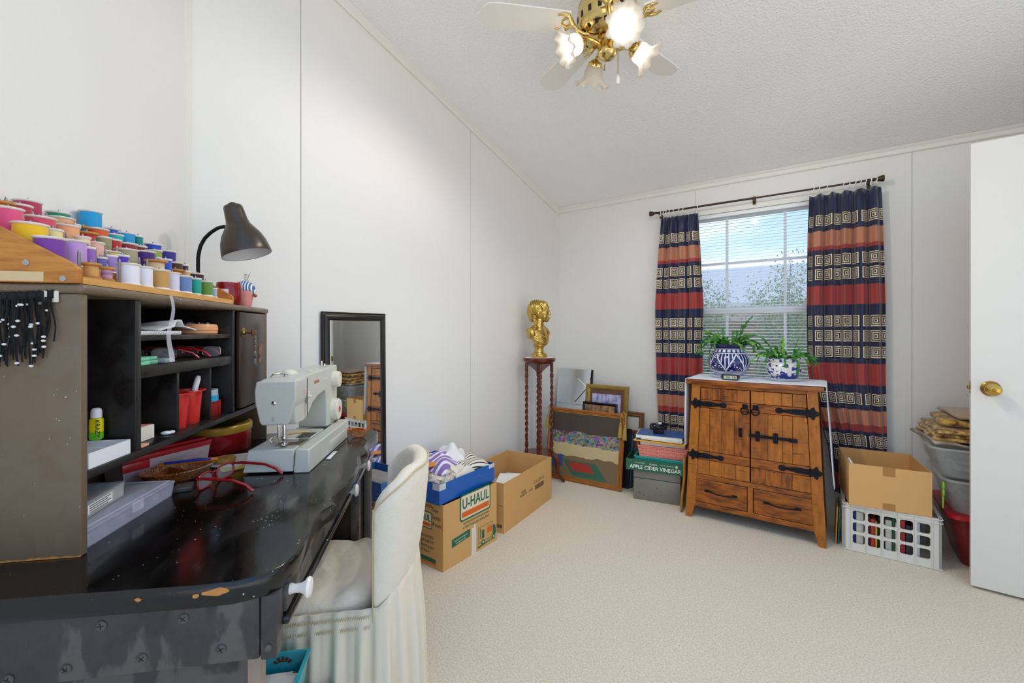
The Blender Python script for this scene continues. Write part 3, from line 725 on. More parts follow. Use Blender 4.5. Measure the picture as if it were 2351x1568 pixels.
def spool_rack():
    pine = mat('pine_oiled', '#d08d3e', .45, var=(14,.75), c2='#a9632a', stretch=(1.2,1.2,9)); pine2 = mat('pine_light', '#e0a85c', .45, var=(20,.5), c2='#c98a40', stretch=(8,1,8))
    o = thing('spool_rack', 'stepped wooden thread rack with pegs on top of the hutch', 'thread rack', D(0, 0, 1.263), DR)
    s = MB(); s.xf = Matrix(((1,0,0,0),(0,0,-1,.9365),(0,1,0,0),(0,0,0,1)))
    sp = s.prism([(.006,0.0005),(.285,.0005),(.285,.028),(.276,.036),(.006,.188)], 0, .011).build('side_board', pine, o); bevel(sp, .0015)
    s = MB(); s.xf = Matrix(((1,0,0,0),(0,0,-1,1.556),(0,1,0,0),(0,0,0,1)))
    s.prism([(.006,0.0005),(.285,.0005),(.285,.024),(.276,.032),(.006,.188)], 0, .010).build('side_board', pine, o)
    for r, (v, z) in enumerate(zip(SPOOL_V, SPOOL_Z)):
        z -= 1.263; b0 = v-.024 if r < 5 else .006; b1 = v+.024
        st = MB().box(b0+.0002, b1-.0002, .937, 1.546, max(.0005, z-.026), z-.0004).build('step', pine2, o, smooth=0)
    m = MB().rbox(.10, .232, .9248, .9258, .0025, .020, .0004, 1).build('measuring_label', mat('birch_label', '#dcc193', .5), o)
    sc = MB(); sc.xf = TR(0,0,0,radians(90)); sc.lathe([(.0058,0),(.0055,.0012),(0,.0016)], 14); sm = sc.mesh('screw', 40); sm.materials.append(steel)
    for v, z in ((.155,.060),(.205,.036),(.262,.0085)): put('screw', sm, o, (v,.9255,z))
    peg = mat('peg_grey', '#8d8a88', .4, .6); pg = MB(); pg.lathe([(.0028,0),(.0028,.046),(.0018,.051),(0,.055)], 8); pm = pg.mesh('peg', 40); pm.materials.append(peg)
    for r, u in ((0,.962),(0,1.070),(1,1.074),(1,1.104),(1,1.215),(1,1.245),(2,1.068),(2,1.215),(2,1.281),(3,1.030),(3,1.098),(3,1.160),(3,1.305),(4,1.112),(4,1.145),(4,1.325),(4,1.484),(5,1.06),(5,1.105),(5,1.28),(5,1.372)):
        put('peg', pm, o, (SPOOL_V[r], u, SPOOL_Z[r]-1.263))
    return o
spool_rack()
def spools():
    plast = mat('spool_plastic', '#efe9df', .35); wood = mat('spool_wood', '#cf9146', .5, var=(60,.5)); peg = mat('peg_grey', '#8d8a88', .4, .6)
    rown = ('front', 'second', 'third', 'fourth', 'fifth', 'back'); cache = {}
    for r, u, rad, h, c, nm, wd in SPOOLS:
        lab = '%s thread spool in %s row of the wooden thread rack' % (nm, rown[r])
        o = thing('thread_spool', lab, 'thread spool', D(SPOOL_V[r], u, SPOOL_Z[r]+.0003), DR, 'thread spools on the stepped rack')
        f = min(.003, h*.07); ft = .004 if wd else .0022
        k = MB(); k.lathe([(rad,0),(rad,ft),(rad*.80 if wd else rad*.9,ft+f*.8),(rad*.5,ft+f)], 28); k.lathe([(rad*.5,h-ft-f),(rad*.82 if wd else rad*.9,h-ft-f*.8),(rad,h-ft),(rad,h-.0005),(rad*.96,h),(rad*.25,h)], 28)
        k.lathe([(rad*.5,ft+f),(rad*.5,h-ft-f)], 12); k.build('spool_core', wood if wd else plast, o, smooth=50)
        q = MB(); rt = rad*(.74 if wd else .93); n = max(8, int((h-2*ft)/.0022)); p = []
        z0, z1 = ft+.0004, h-ft-.0004
        for i in range(n+1):
            z = z0+(z1-z0)*i/n; bulge = .25*rad*.2*(1-(2*i/n-1)**2); p.append((rt*.985-.0012+bulge*.4+(.0004 if i % 2 else 0), z))
        q.lathe(p, 28)
        th = mat('thread_'+nm, c, .55, spec=.35, sheen=.3) if 'varieg' not in nm and 'striped' not in nm else mat('thread_'+nm, c, .55, var=(90,.9), c2='#e8c9a0', stretch=(.1,.1,1))
        q.build('thread', th, o, smooth=80)
        if h < .075:
            k = MB(); k.lathe([(.0022,h-.004),(.0022,h+.004),(0,h+.008)], 8); k.build('peg_tip', peg, o)
spools()
# ---------------------------------------------------------------- gooseneck lamp on the hutch
def gooseneck():
    gun = mat('lamp_graphite', '#4c463f', .32, .55, var=(4,.2)); inner = mat('lamp_inner', '#dfe1e4', .35); hose = mat('lamp_hose', '#17130f', .35, .6)
    o = thing('desk_lamp', 'dark grey gooseneck lamp with bell shade above the thread spools', 'lamp', D(.10, 1.73, 1.263), DR)
    k = MB(); k.lathe([(.048,0),(.048,.006),(.042,.012),(.018,.016),(.012,.030),(.010,.034)], 28); k.build('base', gun, o)
    P = [(0,0,.03),(-.002,0,.08),(-.003,0,.13),(-.003,0,.177),(.004,0,.215),(.018,0,.244),(.038,0,.266),(.062,0,.284),(.088,0,.290)]
    # smooth the path and ring it like a flexible hose
    pts = []
    for i in range(len(P)-1):
        for t in range(6): pts.append(Vector(P[i]).lerp(Vector(P[i+1]), t/6))
    pts.append(Vector(P[-1]))
    for _ in range(3): pts = [pts[0]]+[(pts[i-1]+2*pts[i]+pts[i+1])/4 for i in range(1,len(pts)-1)]+[pts[-1]]
    fine = []
    for i in range(len(pts)-1): fine += [pts[i].lerp(pts[i+1], t/2) for t in range(2)]
    rr = [.0066 if i % 2 else .0056 for i in range(len(fine))]
    MB().tube(fine, rr, 10).build('gooseneck', hose, o)
    # bell shade: axis from cap down to the mouth
    top = Vector((.107,0,.372)); mouth = Vector((.158,0,.190)); ax = (mouth-top).normalized()
    z = -ax; xx = Vector((0,1,0)); yy = z.cross(xx)
    mx = Matrix(((xx.x,yy.x,z.x,mouth.x),(xx.y,yy.y,z.y,mouth.y),(xx.z,yy.z,z.z,mouth.z),(0,0,0,1)))
    h = (top-mouth).length
    prof = [(.080,0),(.081,.004),(.079,.020),(.074,.045),(.064,.072),(.049,.096),(.039,.112),(.035,.130),(.033,.155),(.031,.175),(.028,.181),(.012,.184),(0,.184)]
    k = MB(); k.xf = mx; k.lathe(prof, 40); s = k.build('lamp_shade', gun, o, smooth=60)
    ip = [(.0785,.001),(.077,.020),(.071,.045),(.061,.070),(.046,.094),(.034,.110),(.020,.112),(0,.112)]
    # open mouth: replace the flat cap
    me = s.data; bm = bmesh.new(); bm.from_mesh(me)
    for f in [f for f in bm.faces if len(f.verts) > 20 and abs((mx.inverted() @ f.calc_center_median()).z) < .001]: bm.faces.remove(f)
    bm.to_mesh(me); bm.free()
    k = MB(); k.xf = mx; k.lathe(list(reversed(ip)), 40)
    q = k.build('shade_lining', inner, s, smooth=60)
    bm = bmesh.new(); bm.from_mesh(q.data)
    for f in [f for f in bm.faces if len(f.verts) > 20]: bm.faces.remove(f)
    bm.to_mesh(q.data); bm.free()
    k = MB(); k.xf = mx; k.lathe([(0,.040),(.016,.043),(.024,.055),(.022,.072),(.014,.090),(.013,.110)], 20); k.build('bulb', mat('lamp_bulb', '#f1f1ee', .2), s)
    k = MB(); k.xf = mx @ TR(0,0,.184); k.lathe([(.014,0),(.012,.006),(.006,.009),(0,.009)], 16); k.build('shade_cap', hose, s)
gooseneck()

# ---------------------------------------------------------------- red glass jar, pincushion pot, bobbins
def hutch_top_bits():
    redg = mat('red_glass', '#b3141c', .06, trans=.55, ior=1.45, coat=.3)
    o = thing('candle_jar', 'round red glass candle jar at the end of the thread rack', 'jar', D(.225, 1.665, 1.263), DR)
    k = MB(); k.lathe([(.026,0),(.034,.006),(.040,.022),(.041,.040),(.039,.062),(.036,.080),(.033,.080),(.036,.060),(.037,.040),(.035,.020),(.028,.010),(0,.010)], 32); k.build('glass', redg, o)
    k = MB(); k.lathe([(.0415,.030),(.0418,.031),(.0418,.052),(.041,.056)], 12, radians(46), radians(-115)); k.build('pink_label', mat('jar_label', '#f0b7c6', .5, var=(120,.8), c2='#ffffff'), o)
    o = thing('pincushion_pot', 'pink pot with blue striped pincushion and pins beside red jar', 'pincushion', D(.235, 1.765, 1.263), DR)
    k = MB(); k.lathe([(.022,0),(.030,.055),(.031,.060),(.028,.060),(.026,.050)], 24); k.build('pot', mat('pot_pink', '#e2928a', .5), o)
    blue = mat('denim_stripe', '#4a6c94', .8); n, L, b = mnodes(blue); w = n.new('ShaderNodeTexWave'); w.inputs['Scale'].default_value = 38; tc = n.new('ShaderNodeTexCoord'); L.new(tc.outputs['Object'], w.inputs[0]); L.new(mixc(n, L, math_(n, L, 'GREATER_THAN', w.outputs[1], .6), '#50729a', '#eef0ee'), b.inputs['Base Color'])
    k = MB(); k.sphere((0,0,.072), .034, 20, 12, (1,1,.8)); k.sphere((.028,.0,.058), .012, 10, 8); k.build('cushion', blue, o)
    k = MB(); rnd = random.Random(4)
    for i in range(7):
        a = rnd.uniform(0,6.28); t = rnd.uniform(.1,.5); d = Vector((sin(t)*cos(a), sin(t)*sin(a), cos(t))); p0 = Vector((0,0,.072))+d*.024; p1 = p0+d*rnd.uniform(.022,.036)
        k.tube([p0,p1], .0005, 5); k.sphere(p1, .0016, 6, 5)
    k.build('pins', steel, o)
    k = MB(); k.lathe([(.007,0),(.009,.003),(.009,.006),(.006,.009),(0,.009)], 12); k.xf = TR(.036,0,.045); k.sphere((0,0,0), .007, 10, 6); k.build('button', mat('button_brown', '#a8552d', .4), o)
    # bobbins lying in the last gap of the rack
    white = mat('bobbin_clear', '#e9e6de', .25); tan = mat('bobbin_thread', '#cbb892', .6)
    for i in range(4):
        b = thing('bobbin', ('small clear bobbin lying on the rack beside the lamp stem, nearest spools', 'small clear bobbin second of four lying beside the lamp stem', 'small clear bobbin third of four lying beside the lamp stem', 'small clear bobbin at the far end beside the lamp stem')[i], 'bobbin', D(.172, 1.548+.0135*i-.0, 1.3375+.0263), DR, 'clear bobbins')
        b.location = D(.166, 1.575+.0125*i, 1.263+.0110)
        for y in (-.005, .004):
            k = MB(); k.xf = TR(0,y,0,radians(90)); k.lathe([(.011,-.0006),(.011,.0006)], 16); k.build('bobbin_side', white, b)
        k = MB(); k.xf = TR(0,-.0008,0,radians(90)); k.lathe([(.0085,-.0036),(.0085,.0040)], 14); k.build('bobbin_thread', tan, b)
    # strip of tulle hanging from the rack down the front of the hutch
    m = mat('tulle', '#e9e6f0', .7, alpha=.5)
    k = MB(); k.grid(lambda u, v: (.0+.004*sin(v*7), -.006+(.012+.010*v)*(u-.5)+.003*sin(v*9), -.16*v), 3, 16)
    tag(k.build('tulle_ribbon', m, None, D(.300, 1.190, 1.262), (0,0,DR)), 'thin sheer white ribbon hanging down the front of the hutch', 'ribbon')
hutch_top_bits()

# ---------------------------------------------------------------- things on the hutch shelves
def specs(name, label, loc, rz, c, metal=0., wid=.130, fold=False, tl=.135, th=.0028, lens='#dfe8ee', la=.22, group=None, splay=.0):
    """spectacles lying on their temples; local x = temple direction, y = across the face"""
    fm = mat('specs_'+c.strip('#'), c, .18, metal, coat=.4); gm = mat('specs_lens_'+lens.strip('#'), lens, .02, alpha=la, spec=.8)
    o = thing(name, label, 'eyeglasses', loc, rz, group)
    lw, lh = wid*.43, wid*.27
    fr = MB()
    for s in (-1, 1):
        cy = s*wid*.27; ring = []
        for i in range(28):
            a = 2*pi*i/28; ca, sa = cos(a), sin(a); y = cy + lw/2*(abs(ca)**.65)*(1 if ca > 0 else -1); z = lh/2*(abs(sa)**.7)*(1 if sa > 0 else -1)
            ring.append((-.010*(abs(y)/(wid/2))**2*-1*.6, y, z + lh/2))
        fr.tube(ring, th*.8, 6, True)
        l = MB(); l.add(ring, [tuple(range(28))]); l.build('lens', gm, o, smooth=0)
    fr.tube([(0,-wid*.065,lh*.72),(-.001,0,lh*.80),(0,wid*.065,lh*.72)], th*.8, 6)
    fr.build('frame', fm, o, smooth=80)
    for s in (-1, 1):
        y0 = s*wid*.49
        if fold:
            p = [(.006,y0,lh*.8),(.010,y0*.95,lh*.85),(.012,y0*.3,lh*.8),(.011,-y0*.45,lh*.65),(.010,-y0*.7,lh*.3)]
        else:
            p = [(.004,y0,lh*.85),(.03,y0*1.02,lh*.9),(tl*.65,y0*(1.0+splay*s),lh*.80),(tl*.88,y0*(.98+splay*s),lh*.5),(tl,y0*(.97+splay*s),.003)]
        MB().tube(p, [th,th*1.2,th*1.1,th*1.2,th*1.3], 7).build('temple', fm, o, smooth=80)
    return o

def hutch_things():
    cream = mat('cream_card', '#ece6da', .6); white = mat('white_card', '#f2f2f4', .5)
    # tray in the left cubby
    o = thing('white_tray', 'open white card tray in the left hutch cubby', 'tray', D(.215, 1.015, .913), DR)
    k = MB(); w = .0015
    k.box(-.066,.066,-.058,.058,0,w); k.box(-.066,-.066+w,-.058,.058,w,.030); k.box(.066-w,.066,-.058,.058,w,.030); k.box(-.066+w,.066-w,-.058,-.058+w,w,.030); k.box(-.066+w,.066-w,.058-w,.058,w,.030); k.box(-.066+w,.066-w,-.001,.001,w,.028)
    k.build('card', white, o, smooth=0)
    o = thing('glue_bottle', 'yellow and green glue tube with white cap in the hutch', 'glue', D(.268, 1.0777-.006, .913), DR); o.location = D(.150, 1.072, .913)
    o.location = D(.2655, 1.0655+.003, .9445); 
    o.location = D(.22, 1.0685, .9445)
    glue = mat('glue_label', '#f3e21f', .35); n, L, b = mnodes(glue); tc = n.new('ShaderNodeTexCoord'); sp = n.new('ShaderNodeSeparateXYZ'); L.new(tc.outputs['Object'], sp.inputs[0]); L.new(mixc(n, L, math_(n, L, 'LESS_THAN', sp.outputs['Z'], .018), '#f3e21f', '#74d22a'), b.inputs['Base Color'])
    k = MB(); k.rbox(-.011,.011,-.009,.009,0,.048,.006,3); bd = k.build('body', glue, o)
    k = MB(); k.lathe([(.0095,0),(.0095,.012),(.008,.018),(.005,.020),(0,.020)], 20); k.build('cap', white, o, (0,0,.048))
    lettering('KRAZY', .0125, mat('ink_black', '#141414', .5), bd, face_mx((.0042,-.00925,.026), (0,0,-1), (1,0,0)), sx=.95)
    # card box and clip in the next cubby
    o = thing('card_box', 'small cream box with red printed lid in the hutch', 'box', D(.20, 1.18, .913), DR)
    MB().rbox(-.045,.045,-.040,.040,0,.034,.0015,1).build('box_body', cream, o); MB().rbox(-.040,.040,-.036,.036,.0342,.0352,.0004,1).build('printed_lid', mat('red_print', '#e7b9a6', .5, var=(160,.9), c2='#c94a3a'), o)
    k = MB(); k.sphere((0,0,.005), .011, 12, 8, (1.2,1,.45)); k.sphere((.010,.004,.006), .007, 10, 6, (1,1,.6)); tag(k.build('white_clip', white, None, D(.258,1.245,.913), (0,0,DR)), 'small white lump of wax beside the cream box', 'wax')
    k = MB(); k.rbox(-.010,.010,-.014,.014,0,.006,.002); tag(k.build('orange_clip', mat('clip_orange', '#e9b08d', .5), None, D(.27,1.125,.913), (0,0,DR)), 'little peach coloured eraser at the front of the hutch shelf', 'eraser')
    # red double pencil cup + marker
    red = mat('red_plastic', '#d9322c', .22, coat=.2)
    o = thing('pencil_cup', 'red plastic double pencil cup in the middle hutch cubby', 'pencil cup', D(.235, 1.36, .913), DR)
    for y in (-.034, .034):
        k = MB(); k.xf = TR(0,y,0); k.lathe([(.0235,0),(.0245,.002),(.032,.094),(.0305,.094),(.023,.003),(0,.003)], 28); k.build('cup', red, o)
    k = MB(); ring = []
    for i in range(40):
        a = 2*pi*i/40; ring.append((.034*cos(a)*1.02, (.034*(1 if sin(a) > 0 else -1) if abs(sin(a)) > .02 else 0) + .034*sin(a), .095))
    k.sweep([(0,-.002),(.006,-.002),(.006,.001),(0,.001)], ring, True); k.build('rim', red, o)
    o = thing('marker_pen', 'white marker pen leaning in the red pencil cup', 'marker')
    o.location = D(.235, 1.394, .9175); o.rotation_euler = (0,0,DR)
    k = MB(); p0 = Vector((-.006,-.004,.001)); p1 = Vector((.012,.026,.128)); k.tube([p0, p0.lerp(p1,.5), p0.lerp(p1,.93), p1], [.006,.0075,.0075,.005], 14); k.build('barrel', white, o)
    k = MB(); a = p0.lerp(p1,.56); b_ = p0.lerp(p1,.66); k.tube([a,b_], .0077, 14); k.build('printed_band', mat('ink_black', '#141414', .5), o)
    # stand of red tubes with a tape dispenser on it
    dr = mat('dark_red_plastic', '#a8221c', .3)
    o = thing('tube_stand', 'dark red stand of upright tubes in the right hutch cubby', 'stand', D(.235, 1.503, .913), DR)
    for i in range(4):
        for j in range(2):
            k = MB(); k.xf = TR(-.013+.026*j, -.030+.0195*i, 0); k.lathe([(.0088,0),(.0095,.001),(.0095,.046),(.0075,.046),(.0075,.004),(0,.004)], 14); k.build('tube', dr, o)
    o = thing('tape_roll', 'pale blue roll of tape on the dark red tube stand', 'tape', D(.228, 1.500, .9595), DR)
    k = MB(); k.lathe([(.026,0),(.034,0),(.034,.018),(.026,.018),(.026,0)], 30); k.build('tape', mat('tape_blue', '#35b4e0', .3), o)
    k = MB(); k.lathe([(.023,.0182),(.033,.0182),(.033,.036),(.023,.036),(.023,.0182)], 30); k.build('tape_core', mat('tape_white', '#b9cdd4', .3), o)
    # shelf with spectacles and mint cases
    mint = mat('mint_plastic', '#7ecfae', .3)
    for i, (u, v, l) in enumerate(((1.132,.245,.05),(1.180,.235,.06))):
        o = thing('mint_case', ('pale green plastic case at the left end of the spectacle shelf', 'second pale green plastic case beside the first on the shelf')[i], 'case', D(v,u,1.097), DR, 'mint green cases')
        k = MB(); k.rbox(-.03,.03,-.020,.020,0,.010,.003); k.build('case_base', mint, o); k = MB(); k.rbox(-.029,.029,-.019,.019,.0102,.019,.003); k.build('case_lid', mint, o)
    k = MB(); k.rbox(-.02,.02,-.02,.02,0,.012,.003); tag(k.build('clear_case', mat('clear_plastic', '#e3eef0', .1, alpha=.35), None, D(.255,1.228,1.097), (0,0,DR)), 'small clear plastic case next to the mint cases', 'case')
    specs('reading_glasses', 'black rimmed spectacles folded on the left of the shelf', D(.20,1.27,1.0975), DR+2.3, '#1b1718', .2, fold=True)
    specs('reading_glasses', 'dark red spectacles lying open on the hutch shelf', D(.14,1.36,1.0975), DR+.5, '#8d1420', 0., tl=.12)
    specs('reading_glasses', 'bright red spectacles with curved arms on the hutch shelf', D(.16,1.475,1.0975), DR+.2, '#c4202a', 0., tl=.10, wid=.12)
    specs('reading_glasses', 'silver wire spectacles at the right end of the hutch shelf', D(.225,1.475,1.0985), DR+1.4, '#c9c3b4', 1., wid=.12, th=.0014, fold=True)
    # top shelf: notebook, papers, peach pin tin
    o = thing('spiral_notebook', 'white spiral notebook lying on the top hutch shelf', 'notebook', D(.20,1.200,1.167), DR)
    k = MB(); k.box(-.07,.07,-.085,.085,0,.009); k.build('pages', white, o, smooth=0)
    k = MB()
    for i in range(18): k.tube([(.070+.004*cos(a), -.08+.0094*i, .0055+.005*sin(a)) for a in [2*pi*j/8 for j in range(8)]], .0007, 4, True)
    k.build('spiral', steel, o)
    k = MB(); k.grid(lambda u, v: (-.07+.13*u, -.09+.17*v, .012+.012*max(0,sin(v*3.0))*u+.004*sin(u*4)+ (.016 if .42 < v < .58 else 0)*u), 10, 16)
    tag(solid(k.build('loose_papers', white, None, D(.20,1.302,1.1665), (0,0,DR)), .003, 1), 'curled white papers on the top hutch shelf beside notebook', 'paper')
    o = thing('pin_tin', 'round peach pin box on the top hutch shelf', 'pin box', D(.215,1.478,1.167), DR)
    pe = mat('peach_plastic', '#eeaa78', .3)
    k = MB(); k.lathe([(.050,0),(.053,.003),(.053,.011),(.051,.0115)], 36); k.build('box_base', pe, o)
    k = MB(); k.lathe([(.053,.0118),(.054,.013),(.0535,.024),(.049,.030),(.040,.031),(0,.031)], 36); k.build('box_lid', pe, o)
    k = MB()
    for i in range(7): a = i*.9; k.sphere((.024*cos(a)+.004, .036*sin(a), .0325), .0030, 8, 6)
    k.build('pin_heads', mat('pin_heads', '#d65fa0', .3, var=(260,1.), c2='#4fc0d8'), o)
hutch_things()
# ---------------------------------------------------------------- sewing machine
def sewing_machine():
    g = mat('machine_grey', '#c9cabf', .38); g2 = mat('machine_grey_dark', '#b3b4a8', .42); cream = mat('dial_cream', '#e4dfcc', .4); chrome = mat('chrome', '#d8d8d8', .08, 1.); red = mat('logo_red', '#d0433c', .5); dk = mat('machine_dark', '#4a4a44', .6); white = mat('machine_print', '#f4f2ea', .5)  # dk: dark tone for the guide lines, thread slot and bed recess
    o = thing('sewing_machine', 'grey electric sewing machine with two ridged dials on the desk', 'sewing machine', D(.472, 1.375, .7605), DR+radians(-3.5))
    # bed: free arm part and wider operator side, sides drawn in towards the top
    def bed(x0, x1, y0, y1, z0, z1, ins):
        k = MB(); k.prism([(x0,y0),(x1,y0),(x1,y1),(x0,y1)], z0, z1, [(x0+ins,y0+ins*1.6),(x1-ins*.4,y0+ins*1.6),(x1-ins*.4,y1),(x0+ins,y1)]); return k
    b = bed(-.093,.047,.002,.30,.004,.066,.009).build('free_arm', g, o); bevel(b, .003)
    b = bed(.0475,.092,0,.455,.0,.067,.004).build('bed', g, o); bevel(b, .003)
    b = MB().rbox(-.085,.0472,.300,.455,.002,.050,.004).build('bed_rear', g2, o)
    MB().rbox(-.005,.040,.16,.235,.0655,.0662,.0003,1).build('bed_recess', dk, o)
    MB().rbox(-.030,.046,.058,.150,.0662,.0672,.0004,1).build('needle_plate', chrome, o)
    k = MB(); [k.rbox(-.026+.0*i,.042,.066+.011*i,.069+.011*i,.0673,.0677,.0001,1) for i in range(7)]; k.build('seam_guides', dk, o)
    MB().rbox(-.020,.040,.030,.055,.0662,.0670,.0003,1).build('bobbin_cover', mat('smoke_plastic', '#8f918c', .1), o)
    # head + arm + pillar, profile in (y,z)
    prof = [(.018,.150),(.010,.200),(.012,.262),(.022,.272),(.12,.276),(.445,.284),(.450,.278),(.450,.066),(.325,.066),(.318,.070),(.312,.190),(.300,.203),(.225,.196),(.170,.180),(.125,.150),(.095,.138),(.025,.138)]
    k = MB(); k.xf = Matrix(((0,0,1,-.050),(1,0,0,0),(0,1,0,0),(0,0,0,1))); k.prism([(y,z) for y, z in prof], 0, .098)
    arm = k.build('body', g, o); bevel(arm, .005, 3)
    # face cover: wide above, narrow below
    f = [(-.055,.268),(-.060,.240),(-.058,.205),(-.046,.150),(-.040,.141),(.028,.141),(.034,.146),(.052,.205),(.055,.215),(.055,.270)]
    k = MB(); k.xf = Matrix(((1,0,0,0),(0,0,-1,.092),(0,1,0,0),(0,0,0,1))); k.prism(list(reversed(f)), 0, .092); fc = k.build('face_cover', g, o); bevel(fc, .004, 3)
    k = MB(); k.xf = TR(-.006,-.0005,.206,radians(90)); k.lathe([(.006,0),(.0058,.001),(0,.0018)], 16); k.build('face_screw', chrome, fc)
    MB().rbox(-.011,-.004,-.0015,.001,.152,.166,.002).build('light_switch', g2, fc)
    MB().box(.0545,.0556,.0935,.098,.150,.268).build('thread_slot', dk, o, smooth=0)
    k = MB(); k.rbox(.050,.064,.104,.118,.205,.212,.003); k.rbox(.050,.0535,.100,.122,.188,.226,.001,1); k.build('tension_lever', cream, o)
    ink = mat('logo_red', '#d0433c', .5)
    lettering('S', .017, ink, fc, face_mx((.0552,.067,.222), (0,1,0), (0,0,1)))
    lettering('SINGER', .015, ink, o, face_mx((.0486,.205,.240), (0,1,.02), (0,0,1)))
    lettering('Heavy Duty', .0105, white, o, face_mx((.0486,.300,.2425), (0,1,.02), (0,0,1)))
    for (y, z, r, nm) in ((.405,.232,.030,'small_dial'), (.398,.118,.040,'large_dial')):
        k = MB(); n = 48; zz = .020
        k.grid(lambda u, v, r=r: ((r+(.0007 if int(u*n+.5) % 2 else 0))*cos(2*pi*u), (r+(.0007 if int(u*n+.5) % 2 else 0))*sin(2*pi*u), .020*v), n, 1, True)
        k.lathe([(r*.99,.020),(r*.94,.023),(0,.024)], 36)
        k2 = k.build(nm, cream, o, (.048,y,z), (0,radians(90),0), smooth=25)
        if r > .035:
            k = MB(); k.lathe([(.012,.0242),(.012,.0247),(0,.0248)], 20); k.build('dial_mark', red, k2)
    # presser foot, needle bar, thread parts on top
    k = MB(); k.tube([(.000,.060,.142),(.000,.060,.092)], .0052, 12); k.tube([(-.016,.060,.142),(-.016,.060,.090)], .0036, 10); k.rbox(-.006,.006,.052,.066,.082,.096,.001); k.build('presser_bar', chrome, o)
    k = MB(); k.rbox(-.008,.008,.044,.078,.0690,.0720,.001); k.tube([(.0,.060,.072),(.0,.060,.083)], .003, 8); k.tube([(-.016,.060,.092),(-.030,.058,.10),(-.040,.056,.086),(-.034,.056,.078)], .0013, 6); k.build('presser_foot', chrome, o)
    k = MB(); k.tube([(-.016,.060,.092),(-.016,.060,.070)], .0008, 5); k.build('needle', chrome, o)
    k = MB(); k.xf = TR(-.022,.155,.275); k.sphere((0,0,0), .026, 20, 12, (1,1.1,.62)); k.build('spool_cap', cream, o)
    k = MB(); k.xf = TR(-.010,.10,.275); k.lathe([(.007,0),(.007,.005),(.003,.008),(0,.008)], 12); k.xf = I4; k.tube([(-.035,.05,.275),(-.030,.055,.285),(-.012,.075,.287),(0,.09,.280)], [.002,.003,.003,.002], 6); k.build('thread_guide', chrome, o)
    k = MB(); k.xf = TR(.010,.385,.283); k.tube([(0,0,0),(0,0,.020)], .0035, 8); k.tube([(.010,0,0),(.010,0,.010)], .005, 8); k.build('bobbin_winder', chrome, o)
    k = MB(); [k.rbox(.018,.034,.20+.055*i,.22+.055*i,.277,.282,.002) for i in range(2)]; k.build('top_buttons', cream, o)
    k = MB(); k.rbox(.086,.095,.20,.40,.010,.040,.002); k.build('side_door', g, o)
sewing_machine()
k = MB(); k.grid(lambda u, v: ((u-.5)*.016, (v-.5)*.11, .006*u+.012*sin(v*2.2)), 3, 10)
tag(solid(k.build('paper_strip', mat('kraft_strip', '#d9c184', .6), None, D(.468,1.515,.8290), (0,0,DR-1.1)), .004, 1), 'folded tan paper strip lying under the sewing machine needle arm', 'paper')
k = MB(); k.grid(lambda u, v: ((u-.5)*.014, (v-.5)*.09, .0015), 1, 2)
tag(solid(k.build('seam_gauge', mat('gauge_white', '#e6e6e2', .4), None, D(.588,1.545,.7605), (0,0,DR-.04)), .002), 'thin white strip on the desk beside the sewing machine bed', 'ruler')

# ---------------------------------------------------------------- things on the desk top
def clear_plastic(name, c='#dfe6f2', a=.38):
    return mat(name, c, .12, alpha=a, spec=.6)
def open_box(mb, x0, x1, y0, y1, z0, z1, w=.0015, ins=0., bottom=True):
    """thin-walled box open at the top; ins = how far the bottom is drawn in"""
    o_ = [(x0+ins,y0+ins),(x1-ins,y0+ins),(x1-ins,y1-ins),(x0+ins,y1-ins)]; t_ = [(x0,y0),(x1,y0),(x1,y1),(x0,y1)]
    i_ = [(x0+ins+w,y0+ins+w),(x1-ins-w,y0+ins+w),(x1-ins-w,y1-ins-w),(x0+ins+w,y1-ins-w)]; u_ = [(x0+w,y0+w),(x1-w,y0+w),(x1-w,y1-w),(x0+w,y1-w)]
    vs = [(a,b,z0) for a,b in o_]+[(a,b,z1) for a,b in t_]+[(a,b,z1) for a,b in u_]+[(a,b,z0+w) for a,b in i_]
    fs = [(3,2,1,0)]
    for i in range(4):
        j = (i+1)%4; fs += [(i,j,4+j,4+i),(4+i,4+j,8+j,8+i),(8+i,8+j,12+j,12+i)]
    fs.append((12,13,14,15)); return mb.add(vs, fs)
